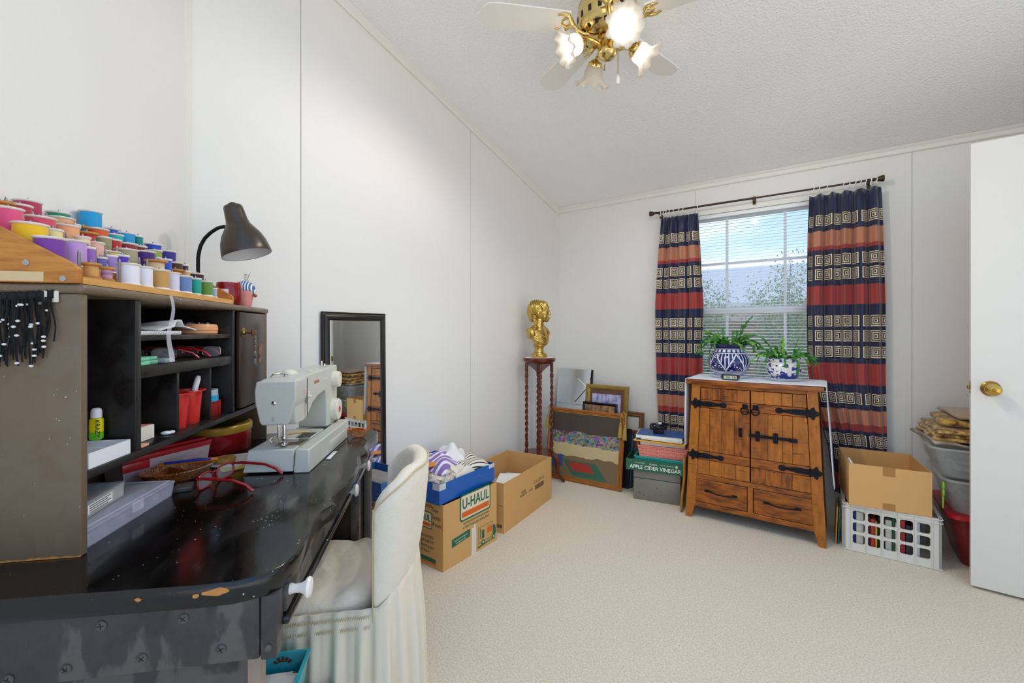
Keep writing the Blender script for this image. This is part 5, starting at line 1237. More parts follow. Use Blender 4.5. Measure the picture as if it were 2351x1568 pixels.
def plain_carton():
    o = thing('open_carton', 'long plain brown carton of notebooks in front of the plant stand', 'cardboard box', (.478, 2.052, 0), radians(4.2))
    W, L_, H = .36, .635, .292; w = .005
    for nm, a in (('carton_panel',(-w,0,0,L_)),('carton_panel',(-W,-W+w,0,L_)),('carton_panel',(-W+w,-w,0,w)),('carton_panel',(-W+w,-w,L_-w,L_))): MB().box(a[0],a[1],a[2],a[3],0,H).build(nm, kraft, o, smooth=0)
    MB().box(-W+w,-w,w,L_-w,0,.005).build('carton_bottom', kraft_in, o, smooth=0)
    R = face_mx((.0003,0,0),(0,1,0),(0,0,1)); F = face_mx((-W,-.0003,0),(1,0,0),(0,0,1))
    lettering('47552', .024, ink_k, o, R @ TR(.235,.165,.0003)); lettering('BARRETTE', .017, ink_k, o, R @ TR(.235,.148,.0003)); lettering('OUTFIT', .014, ink_k, o, R @ TR(.33,.150,.0003))
    k = MB(); k.xf = R
    for i in range(18): k.prism([(.39+.007*i,.135),(.393+.007*i+.002*(i%3==0),.135),(.393+.007*i+.002*(i%3==0),.165),(.39+.007*i,.165)], 0, .0004)
    for j in range(2): k.prism([(.37,.182+.012*j),(.52,.182+.012*j),(.52,.184+.012*j),(.37,.184+.012*j)], 0, .0004)
    k.build('barcode', ink_k, o, smooth=0)
    decal('print_box', pen, o, F, [(.30,.16),(.352,.16),(.352,.1615),(.30,.1615)]); k = MB(); k.xf = F
    for i in range(6): k.prism([(.31+.007*i,.03),(.314+.007*i,.03),(.314+.007*i,.05),(.31+.007*i,.05)], 0, .0004)
    k.build('barcode', ink_k, o, smooth=0)
    # papers inside
    wp = mat('white_paper', '#f3f2ee', .6)
    r = radians(4.2)
    def place(x, y, z): return (.478+x*cos(r)-y*sin(r), 2.052+x*sin(r)+y*cos(r), z)
    for i, (x, y, z, rz, c, lab) in enumerate(((-.18,.16,.150,.2,'#e9e4dc','printed leaflet at near end of long carton'),(-.17,.19,.165,-.25,'#f0d43a','yellow and white booklet lying in the long carton'),(-.19,.25,.158,.45,'#d9dde4','pale grey paper in the long carton'))):
        k = MB(); k.rbox(-.085,.085,-.055,.055,0,.009,.001,1); q = k.build('booklet', mat('booklet_%d' % i, c, .55, var=(25,.4), c2='#ffffff'), None, place(x,y,z), (.06*(i-1),.06,rz)); tag(q, lab, 'booklet', 'papers in the long carton')
    o2 = thing('ring_notebook', 'white spiral notebook on top of papers in the long carton', 'notebook', place(-.17,.33,.188), radians(25)); o2.rotation_euler = (.08,-.05,radians(25))
    MB().box(-.075,.075,-.095,.095,0,.008).build('pages', wp, o2, smooth=0)
    k = MB(); [k.tube([(-.075+.0045*cos(a), -.09+.009*i, .004+.0055*sin(a)) for a in [2*pi*j/8 for j in range(8)]], .0008, 4, True) for i in range(21)]; k.build('spiral', steel, o2)
    MB().rbox(-W+.02,-.02,.02,L_-.04,.006,.148,.01,1).build('paper_fill', mat('paper_stack', '#b9b2a8', .8, var=(40,.5)), o)
plain_carton()

# ---------------------------------------------------------------- framed mirror leaning on the wall
def mirror():
    fr = mat('frame_dark', '#191412', .25, coat=.2); gl = mat('mirror_glass', '#e4eaee', .015, 1.)
    o = thing('wall_mirror', 'tall dark framed mirror leaning on the left wall behind sewing machine', 'mirror', (.022, 1.198, .0), 0)
    o.rotation_euler = (0, radians(-.55), 0)
    W, H, t = .385, 1.272, .042
    prof = [(0,0),(.010,0),(.014,.006),(.014,.012),(.022,.017),(.030,.018),(.036,.012),(.042,.010),(.042,0)]
    # local: y along the wall, z up, x out
    P = [(0,0),(W,0),(W,H),(0,H)]; k = MB(); N = len(prof); vs = []
    for (y, z), (sy, sz) in zip(P, ((1,1),(-1,1),(-1,-1),(1,-1))):
        vs += [(.0+b_, y+sy*a, z+sz*a) for a, b_ in prof]
    k.add(vs, [(i*N+j, i*N+j+1, ((i+1)%4)*N+j+1, ((i+1)%4)*N+j) for i in range(4) for j in range(N-1)]); k.build('frame', fr, o, smooth=30)
    MB().box(.006,.008,t-.004,W-t+.004,t-.004,H-t+.004).build('glass', gl, o, smooth=0)
    MB().box(-.004,.004,.01,W-.01,.01,H-.01).build('backing', mat('backing_board', '#7a6a55', .8), o, smooth=0)
mirror()

# ---------------------------------------------------------------- plant stand with barley-twist legs, gold bust
mahog = mat('mahogany', '#6a2412', .2, var=(14,.6), c2='#3c1208', coat=.3, stretch=(1,1,.3))
def plant_stand():
    o = thing('plant_stand', 'tall mahogany plant stand with barley-twist legs in the corner', 'plant stand', (.190, 2.915, 0), radians(-9))
    k = MB(); k.lathe([(.100,.928),(.112,.936),(.122,.944),(.128,.956),(.128,.964),(.122,.971),(0,.972)], 8 if False else 40); k.build('stand_top', mahog, o)
    k = MB()
    for i in range(4):
        a = radians(45+90*i); c, s = cos(a), sin(a); R = Matrix(((c,-s,0,0),(s,c,0,0),(0,0,1,0),(0,0,0,1)))
        k.xf = R @ Matrix(((1,0,0,0),(0,0,1,-.010),(0,1,0,0),(0,0,0,1))); k.prism([(0,.928),(.092,.928),(.092,.912),(.070,.905),(.030,.870),(.018,.850),(0,.845)], 0, .020)
    k.build('bracket', mahog, o)
    for i in range(4):
        a = radians(45+90*i); cx, cy = .098*cos(a), .098*sin(a)
        k = MB(); k.xf = TR(cx, cy, 0)
        k.lathe([(.013,.240),(.014,.262),(.009,.270),(.014,.285),(.016,.305),(.009,.325),(.013,.335),(.011,.345),(.013,.352)], 14)
        k.lathe([(.013,.775),(.010,.785),(.014,.795),(.009,.805),(.015,.825),(.014,.845),(.009,.855),(.012,.862),(.013,.868),(.013,.930)], 14)
        k.grid(lambda u, v: ((.0105+.0038*cos(2*(2*pi*u)-v*2*pi*9))*cos(2*pi*u), (.0105+.0038*cos(2*(2*pi*u)-v*2*pi*9))*sin(2*pi*u), .352+.423*v), 18, 120, True)
        k.build('leg', mahog, o, smooth=60)
        c, s = cos(a), sin(a)
        f = MB(); pr = [(.080,.222),(.115,.215),(.138,.185),(.142,.150),(.140,.110),(.146,.070),(.165,.035),(.186,.014),(.196,.006)]
        f.tube([(r*c, r*s, z) for r, z in pr], [.017,.020,.021,.019,.016,.013,.011,.011,.006], 10); f.sphere((.190*c,.190*s,.011), .011, 10, 8)
        f.build('foot', mahog, o, smooth=80)
    k = MB(); k.lathe([(.108,.222),(.118,.226),(.122,.232),(.118,.238),(0,.240)], 40); k.build('lower_shelf', mahog, o)
plant_stand()
k = MB(); k.lathe([(.112,0),(.114,.0012),(0,.0014)], 36); tag(k.build('round_mat', mat('mat_white', '#ecebe8', .7), None, (.190,2.915,.9722)), 'thin round white doily under the gold bust', 'mat')

def bust():
    gold = mat('bust_gold', '#d6b566', .27, 1., var=(30,.3), c2='#9c7830')
    o = thing('bust_statue', 'gold painted bust of a young woman wearing a headscarf', 'statue', (.190, 2.915, .9737), radians(-8))
    HX = Matrix.Rotation(radians(34), 4, 'Z')      # head turned to her left
    k = MB(); k.lathe([(.060,0),(.064,.006),(.063,.020),(.057,.026),(.055,.032),(.040,.040),(.035,.055),(.034,.072),(.040,.084),(.050,.090),(.050,.096),(.040,.104)], 32); k.build('pedestal', gold, o)
    def blob(parts, vox, it, name, xf=I4):
        b = MB(); b.xf = xf
        for p in parts:
            if p[0] == 's': b.sphere(p[1], 1., 20, 14, p[2])
            else: b.tube(p[1], p[2], 10); b.sphere(p[1][0], p[2][0], 10, 8); b.sphere(p[1][-1], p[2][-1], 10, 8)
        q = b.build(name, gold, o, smooth=180)
        m = q.modifiers.new('remesh', 'REMESH'); m.mode = 'VOXEL'; m.voxel_size = vox; m.use_smooth_shade = True
        m = q.modifiers.new('soft', 'SMOOTH'); m.factor = .5; m.iterations = it
        return q
    body = [('s',(.000,0,.172),(.058,.088,.056)),('s',(.012,0,.125),(.052,.062,.048)),('s',(-.006,.086,.188),(.038,.034,.040)),('s',(-.006,-.086,.188),(.038,.034,.040)),
            ('t',[(-.006,0,.20),(-.002,0,.235),(.004,0,.285)],[.056,.040,.036]),('t',[(-.004,.09,.205),(-.004,.045,.225)],[.026,.030]),('t',[(-.004,-.09,.205),(-.004,-.045,.225)],[.026,.030]),
            ('s',(.036,.034,.160),(.028,.030,.026)),('s',(.036,-.034,.160),(.028,.030,.026))]
    blob(body, .0045, 4, 'torso')
    head = [('s',(.000,0,.362),(.070,.056,.074)),('s',(.040,0,.345),(.038,.044,.050)),('s',(.036,0,.312),(.036,.034,.036)),('s',(.058,0,.285),(.015,.016,.012)),('s',(.040,.022,.322),(.024,.018,.028)),('s',(.040,-.022,.322),(.024,.018,.028)),
            ('s',(.066,0,.382),(.014,.032,.022)),('t',[(.077,0,.362),(.082,0,.347),(.086,0,.334)],[.0055,.0060,.0075]),('s',(.081,.006,.332),(.007,.006,.0055)),('s',(.081,-.006,.332),(.007,.006,.0055)),
            ('s',(.075,0,.309),(.0095,.014,.0052)),('s',(.074,0,.300),(.0095,.0125,.0055)),('t',[(.070,.010,.371),(.064,.032,.368)],[.0065,.006]),('t',[(.070,-.010,.371),(.064,-.032,.368)],[.0065,.006]),('s',(.058,0,.300),(.020,.022,.024))]
    hq = blob(head, .0028, 2, 'head', HX)
    for s in (-1,1):
        e_ = MB(); e_.xf = HX; e_.sphere((.0665,s*.0215,.3575), .0095, 14, 10, (.75,1.15,.62)); e_.build('eye', gold, hq)
    sc = blob([('s',(-.020,0,.372),(.076,.066,.074)),('s',(-.048,0,.352),(.050,.054,.060)),('s',(-.052,0,.310),(.030,.040,.040)),('s',(.010,0,.410),(.050,.050,.034))], .0045, 3, 'headscarf', HX)
    fold = MB(); fold.xf = HX
    for i in range(8):
        t = i/7; pts = []
        for j in range(15):
            a = pi*j/14; y = .068*cos(a)*(1-.10*t); zz = .330+.112*sin(a)*(1-.06*t); x = .034-.095*t*(.55+.45*sin(a)) - .050*(1-sin(a))
            d = Vector((x+.020,y,zz-.372)); d = Vector((d.x/.079,d.y/.069,d.z/.077)); l = max(d.length,1e-4); d = d/l
            pts.append((-.020+d.x*.078, d.y*.068, .372+d.z*.076))
        fold.tube(pts, .0042, 6)
    fold.build('scarf_folds', gold, sc, smooth=80)
    hair = MB(); hair.xf = HX
    for i in range(17):
        t = -1+2*i/16; y = .052*t; hair.tube([(.030-.016*t*t,y*.9,.440-.028*t*t),(.060-.026*t*t,y,.420-.034*t*t),(.066-.030*t*t,y*1.06,.398-.040*t*t),(.044-.034*t*t,y*1.14,.372-.046*t*t)], [.004,.0062,.0058,.003], 6)
    hair.build('hair', gold, o, smooth=80)
    for s in (-1,1):
        pl = MB()
        for i in range(15):
            t = i/14; q = HX @ Vector((-.030, s*.058, .318)); e_ = Vector((.020, s*.060, .190)); c = q.lerp(e_, t); pl.sphere((c.x+.004*sin(i*2.2), c.y+s*.008*sin(t*3.1), c.z), .0125-.003*t, 10, 8, (1,.9,1))
        pl.build('plait', gold, o, smooth=80)
        ea = MB(); ea.xf = HX; ea.sphere((-.002,s*.056,.338), .012, 10, 8, (.9,.45,1.3)); ea.sphere((.000,s*.060,.318), .006, 8, 6); ea.build('ear', gold, hq)
    dr = MB()
    for i in range(9):
        t = i/8
        for s in (-1,1): dr.tube([(-.044,s*(.098-.012*t),.218-.060*t),(.006,s*(.104-.018*t),.212-.070*t),(.046,s*(.064-.012*t),.192-.066*t),(.066,s*(.018),.160-.052*t),(.068,-s*.008,.150-.050*t)], [.005,.0066,.0066,.006,.004], 6)
    dr.build('drape', gold, o, smooth=80)
    k = MB(); k.sphere((.074,0,.160), .014, 12, 8, (.6,1,1)); [k.sphere((.076,.014*cos(a),.160+.014*sin(a)), .007, 8, 6) for a in [2*pi*i/6 for i in range(6)]]; k.build('rosette', gold, o)
bust()
# ---------------------------------------------------------------- pictures leaning against the back wall
def frame_profile(o, W, H, prof, m, name='frame'):
    """moulding round a W x H rectangle in the local x-z plane; prof = (inset, forward) points, forward = -y"""
    k = MB(); N = len(prof); vs = []
    for (x, z), (sx, sz) in zip(((0,0),(W,0),(W,H),(0,H)), ((1,1),(-1,1),(-1,-1),(1,-1))):
        vs += [(x+sx*a, -f, z+sz*a) for a, f in prof]
    k.add(vs, [(i*N+j, ((i+1)%4)*N+j, ((i+1)%4)*N+j+1, i*N+j+1) for i in range(4) for j in range(N-1)])
    return k.build(name, m, o, smooth=30)
def leaning(name, label, cat, x, y, lean, rz=0.):
    o = thing(name, label, cat, (x, y, 0), rz); o.rotation_euler = (radians(-lean), 0, rz); return o
def pictures():
    oak = mat('frame_oak', '#a8662a', .35, var=(20,.5), c2='#7c431a', stretch=(1,1,1)); goldf = mat('frame_gold', '#b99a4e', .35, .7, bump=(150,.5), var=(60,.5)); blackf = mat('frame_black', '#141216', .3); brown = mat('frame_brown', '#7d5430', .4, var=(15,.4))
    flat = [(0,0),(0,.012),(.006,.018),(.014,.018),(.020,.012),(.026,.012),(.032,.008),(.032,0)]
    # big picture: a generic flower-laden table over a rug, printed on canvas
    pm = mat('print_table', '#554a3a', .5); n, L, b = mnodes(pm); tc = n.new('ShaderNodeTexCoord'); sp = n.new('ShaderNodeSeparateXYZ'); L.new(tc.outputs['Object'], sp.inputs[0])
    vo = n.new('ShaderNodeTexVoronoi'); vo.inputs['Scale'].default_value = 60; L.new(tc.outputs['Object'], vo.inputs['Vector'])
    hs = n.new('ShaderNodeHueSaturation'); hs.inputs['Saturation'].default_value = .9; hs.inputs['Value'].default_value = .42; L.new(vo.outputs['Color'], hs.inputs['Color'])
    nz = n.new('ShaderNodeTexNoise'); nz.inputs['Scale'].default_value = 12; L.new(tc.outputs['Object'], nz.inputs['Vector'])
    Z = math_(n, L, 'ADD', sp.outputs['Z'], math_(n, L, 'MULTIPLY', math_(n, L, 'SUBTRACT', nz.outputs[0], .5), .06)); X = sp.outputs['X']
    def between(v, a, c): return math_(n, L, 'MULTIPLY', math_(n, L, 'GREATER_THAN', v, a), math_(n, L, 'LESS_THAN', v, c))
    c = mixc(n, L, math_(n, L, 'GREATER_THAN', Z, .34), '#7c6a4c', '#4c4338')
    c = mixc(n, L, math_(n, L, 'MULTIPLY', between(sp.outputs['Z'], .045, .16), between(math_(n, L, 'ADD', X, math_(n, L, 'MULTIPLY', sp.outputs['Z'], .8)), .28, .56)), c, '#3a6a52')
    c = mixc(n, L, math_(n, L, 'MULTIPLY', between(sp.outputs['Z'], .085, .15), between(math_(n, L, 'ADD', X, math_(n, L, 'MULTIPLY', sp.outputs['Z'], .8)), .31, .49)), c, '#b0382e')
    c = mixc(n, L, math_(n, L, 'MULTIPLY', between(Z, .10, .27), math_(n, L, 'LESS_THAN', X, .15)), c, '#2a5a94')
    c = mixc(n, L, between(Z, .195, .285), c, '#cdb98a')
    c = mixc(n, L, between(Z, .285, .375), c, hs.outputs[0])
    w = n.new('ShaderNodeTexWave'); w.inputs['Scale'].default_value = 120; w.bands_direction = 'X'; L.new(tc.outputs['Object'], w.inputs['Vector'])
    c = mixc(n, L, math_(n, L, 'MULTIPLY', w.outputs[1], .12), c, '#20180e'); L.new(c, b.inputs['Base Color'])
    o = leaning('framed_picture', 'large wood-framed colourful picture with gold tassels leaning in front', 'picture', .150, 3.075, 9.5, radians(1.5))
    W, H = .640, .560
    frame_profile(o, W, H, flat, oak); MB().box(.03,W-.03,-.009,-.006,.03,H-.03).build('print', pm, o, smooth=0)
    k = MB(); k.sweep([(-.002,0),(.002,0),(.002,.003),(-.002,.003)], [(.033,-.010,.033),(W-.033,-.010,.033),(W-.033,-.010,H-.033),(.033,-.010,H-.033)], True, up=(0,-1,0)); k.build('inner_edge', mat('edge_gold', '#c8a040', .35, .6), o, smooth=0)
    # tasselled cords at both upper corners
    tg = mat('tassel_gold', '#b79a4c', .7, var=(200,.5))
    for sx, x0 in ((1, .012), (-1, W-.012)):
        t = MB(); 
        for dx, l in ((-.016,.085),(.020,.115)):
            cx = x0+dx; zt = H-.035-l*.4
            t.xf = TR(cx,-.026,0); t.tube([(0,0,H+.004),(0,0,zt)], .0035, 6); t.sphere((0,0,zt-.006), .010, 10, 8, (1,1,1.1)); t.lathe([(.014,zt-.105),(.0135,zt-.06),(.011,zt-.03),(.008,zt-.014)], 14)
            for q in range(14): a = 2*pi*q/14; t.tube([(.009*cos(a),.009*sin(a),zt-.015),(.0145*cos(a),.0145*sin(a),zt-.108)], .0022, 4)
        t.xf = I4; t.tube([(x0-.018,-.024,H-.01),(x0,-.024,H+.02),(x0+.022,-.024,H-.012),(x0+.004,-.026,H-.03),(x0-.014,-.026,H-.008)], .0045, 6)
        t.build('tassel', tg, o, smooth=60)
    # bevelled mirror panel with diamond
    mg = mat('mirror_glass', '#e4eaee', .015, 1.); o = leaning('bevelled_mirror', 'frameless mirror with diamond facet leaning behind the pictures', 'mirror', .035, 3.400, 7.2)
    W, H = .335, .848
    MB().box(0,W,0,.006,0,H).build('mirror_sheet', mg, o, smooth=0)
    k = MB(); c0 = (W*.52, H-.165); r = .125; d = [(c0[0]-r*.95,c0[1]-.01),(c0[0]+.01,c0[1]-r),(c0[0]+r,c0[1]+.01),(c0[0]-.01,c0[1]+r*.95)]
    k.xf = Matrix(((1,0,0,0),(0,0,-1,0),(0,1,0,0),(0,0,0,1))); ins = [(c0[0]+(x-c0[0])*.93, c0[1]+(z-c0[1])*.93) for x, z in d]; k.prism(d, .0002, .003, ins); k.build('diamond_facet', mg, o, smooth=0)
    MB().box(W,W+.004,-.002,.008,0,H).build('edge_strip', blackf, o, smooth=0)
    MB().box(.0,W,-.0012,-.0002,H-.31,H-.305).build('bevel_line', steel, o, smooth=0)
    # gilt frame, black frame, brown frame, thin boards between them
    def art(name, c1, c2, sc): return mat(name, c1, .4, var=(sc,1.), c2=c2, stretch=(2,1,1))
    o = leaning('framed_picture', 'ornate gilt-framed violet picture standing behind the large one', 'picture', .345, 3.340, 8.0); W, H = .375, .735
    frame_profile(o, W, H, [(0,0),(0,.014),(.008,.022),(.022,.020),(.034,.014),(.040,.010),(.040,0)], goldf); MB().box(.038,W-.038,-.008,-.005,.038,H-.038).build('mount', mat('mount_brown', '#6d4a3c', .6), o, smooth=0)
    MB().box(.062,W-.062,-.010,-.0085,.30,H-.075).build('print', art('art_violet', '#7d78b8', '#d9d6ea', 16), o, smooth=0)
    o = leaning('framed_picture', 'small black-framed brown picture in front of the gilt frame', 'picture', .355, 3.270, 8.5); W, H = .300, .598
    frame_profile(o, W, H, [(0,0),(0,.012),(.010,.016),(.020,.012),(.020,0)], blackf); MB().box(.018,W-.018,-.007,-.004,.018,H-.018).build('print', art('art_brown', '#7a5238', '#c89a70', 14), o, smooth=0)
    o = leaning('framed_picture', 'brown wooden frame with pale mount at the right of the pictures', 'picture', .560, 3.405, 7.0); W, H = .275, .530
    frame_profile(o, W, H, [(0,0),(0,.012),(.010,.018),(.020,.014),(.030,.018),(.040,.010),(.040,0)], brown); MB().box(.038,W-.038,-.006,-.003,.038,H-.038).build('print', mat('mount_pale', '#cfcabd', .6), o, smooth=0)
    for i, (x, y, w_, h_, c, ln, lab) in enumerate(((.62,3.175,.190,.44,'#16161c',9,'thin black framed board right behind the large picture'),(.63,3.205,.195,.40,'#3f7fae',9,'blue board standing behind the black one'),(.635,3.240,.200,.42,'#7a3d1c',8.5,'red-brown framed board behind the blue one'))):
        o = leaning('picture_board', lab, 'picture', x, y, ln); MB().box(0,w_,0,.012,0,h_).build('board', mat('board_%d' % i, c, .4), o, smooth=0)
        frame_profile(o, w_, h_, [(0,0),(0,.004),(.012,.004),(.012,0)], mat('board_edge_%d' % i, ('#2a2420','#1c3850','#8a4a24')[i], .4))
pictures()

# ---------------------------------------------------------------- file box and what is stacked on it
def file_stack():
    gm = mat('file_grey', '#87877c', .42, .2, var=(6,.3), c2='#6c6a5e'); x0, y0 = .905, 3.015; r = radians(9)
    o = thing('file_box', 'grey metal file box on the floor under the vinegar tray', 'file box', (x0, y0, 0), r)
    W, Dp = .310, .27
    b = MB().rbox(0,W,0,Dp,0,.150,.004).build('box_body', gm, o); MB().rbox(-.001,W+.001,-.001,Dp+.001,.1525,.205,.004).build('box_lid', gm, o); MB().box(.004,W-.004,.004,Dp-.004,.149,.154).build('lid_gap', mat('gap_dark', '#1d1c19', .8), o, smooth=0)
    sc = mat('scuff_brown', '#5a4330', .7); rnd = random.Random(9)
    for i in range(9):
        x = rnd.uniform(.03,.28); z = rnd.uniform(.01,.10); l = rnd.uniform(.006,.02)
        MB().box(x,x+l*rnd.uniform(.15,1),-.0006,.0004,z,z+rnd.uniform(.001,.012)).build('scuff', sc, b, smooth=0)
    def at(x, y, z): return (x0+x*cos(r)-y*sin(r), y0+x*sin(r)+y*cos(r), z)
    gr = mat('carton_green', '#2f6b4a', .55, var=(8,.2)); wh = mat('print_white', '#eef0ea', .6)
    o = thing('vinegar_tray', 'green cardboard tray printed APPLE CIDER VINEGAR on the file box', 'tray', at(-.048,-.018,.2065), r)
    W, Dp, H, w = .395, .285, .078, .003
    for a in ((0,W,0,w),(0,W,Dp-w,Dp),(0,w,w,Dp-w),(W-w,W,w,Dp-w)): MB().box(a[0],a[1],a[2],a[3],0,H).build('tray_wall', gr, o, smooth=0)
    MB().box(w,W-w,w,Dp-w,0,w).build('tray_bottom', kraft_in, o, smooth=0)
    F = face_mx((0,-.0003,0),(1,0,0),(0,0,1)); lettering('APPLE CIDER VINEGAR', .036, wh, o, F @ TR(.195,.015,.0002), sx=.92, offset=.0006); lettering('Organic', .017, wh, o, F @ TR(.185,.049,.0002), shear=.2)
    lettering('RAW UNFILTERED', .008, wh, o, F @ TR(.095,.053,.0002)); lettering('THROUGH THE MOTHER', .008, wh, o, F @ TR(.275,.053,.0002)); decal('round_mark', wh, o, F @ TR(.335,.056,.0002), [(.008*cos(2*pi*i/16),.008*sin(2*pi*i/16)) for i in range(16)])
    def lace_basket(name, label, c, hole, x, y, z, W, Dp, H, rz):
        m = mat('plastic_'+name, c, .3, coat=.1); hm = mat('hole_'+name, hole, .8)
        q = thing(name, label, 'basket', at(x,y,z), r+rz); k = MB(); open_box(k, 0,W,0,Dp,0,H,.003,.010); k.build('basket_wall', m, q, smooth=0)
        k = MB(); k.sweep([(-.004,-.004),(.004,-.004),(.004,.002),(-.004,.002)], [(0,0,H),(W,0,H),(W,Dp,H),(0,Dp,H)], True); k.build('rim', m, q)
        h = MB(); h.prism([(.0042*cos(2*pi*i/6),.0026*sin(2*pi*i/6)) for i in range(6)], -.001, .0008); me = h.mesh('cutout', 0); me.materials.append(hm); rn = random.Random(5)
        for i in range(int(W/.012)-2):
            for j in range(3):
                zz = .016+(H-.034)*j/2; f = .010*(1-zz/H)
                put('cutout', me, q, (.014+.012*i+rn.uniform(-.002,.002), f-.0004, zz+rn.uniform(-.003,.003)), (radians(90)+.12,0,rn.uniform(0,3)))
        return q
    lace_basket('turquoise_basket', 'turquoise pierced plastic basket inside the green vinegar tray', '#2aa9a6', '#0f5a5c', .008, .002, .211, .335, .25, .092, radians(-1.5))
    lace_basket('pink_basket', 'salmon pink pierced plastic basket above the turquoise one', '#e58a7c', '#a84a40', .030, -.004, .3045, .325, .25, .078, radians(1))
    for i, (x, y, z, W, Dp, h, c, rz, nm, lab) in enumerate(((.045,.005,.385,.295,.20,.026,'#d9d2c4',0,'book','thick grey-white book on the pink basket'),(.0,-.012,.412,.340,.215,.006,'#f0ae28',-.06,'envelope','orange-yellow envelope on the book stack'),(.020,.0,.419,.310,.20,.004,'#2f5f94',.03,'folder','blue folder above the yellow envelope'),(.05,.002,.4235,.27,.20,.004,'#e9e2cc',-.10,'folder','cream folder sticking out at the right'),(.015,.012,.428,.305,.20,.022,'#eceae6',.05,'binder','white paper block with blue cover near the stack top'))):
        k = MB(); k.rbox(0,W,0,Dp,0,h,.001,1); q = k.build(nm, mat('stack_%d' % i, c, .55), None, at(x,y,z), (0,0,r+rz)); tag(q, lab, nm, 'papers stacked on the pink basket')
    k = MB(); k.rbox(0,.33,0,.21,0,.0035,.001,1); tag(k.build('blue_folder', mat('cover_blue', '#2c5c9c', .4), None, at(.02,.012,.4505), (0,0,r+.03)), 'dark blue folder cover topmost of the stack', 'folder')
    # coiled black adapter on top
    bk = mat('cable_black', '#131318', .35); o = thing('power_adapter', 'black adapter with coiled cable on top of the stack', 'adapter', at(.155,.10,.4545), r)
    MB().rbox(-.035,.035,-.022,.022,0,.034,.006,3).build('adapter_block', bk, o)
    k = MB(); rn = random.Random(3)
    for i in range(9): ph = rn.uniform(0,6); rx, ry = rn.uniform(.045,.062), rn.uniform(.020,.034); k.tube([(rx*cos(2*pi*j/20), ry*sin(2*pi*j/20), .040+.018*sin(2*pi*j/20+ph)+.003*i*.6) for j in range(20)], .0024, 5, True)
    k.build('cable', bk, o, smooth=80); MB().rbox(.0,.022,-.010,.010,.060,.078,.002).build('plug', mat('plug_white', '#dfe2e6', .4), o)
    # folded padded envelope against the cabinet leg
    e = thing('padded_envelope', 'crumpled brown padded envelope leaning on the cabinet leg', 'envelope', (1.240, 2.965, 0), radians(93)); e.rotation_euler = (radians(3), 0, radians(94))
    k = MB(); k.grid(lambda u, v: (.25*u, .004*sin(v*7+u*3)-.002*cos(u*8), .34*v+.012*sin(u*6)), 10, 14); solid(k.build('envelope_sheet', mat('kraft_env', '#b0803a', .6, var=(12,.5), bump=(20,.4)), e, smooth=180), .014)
file_stack()

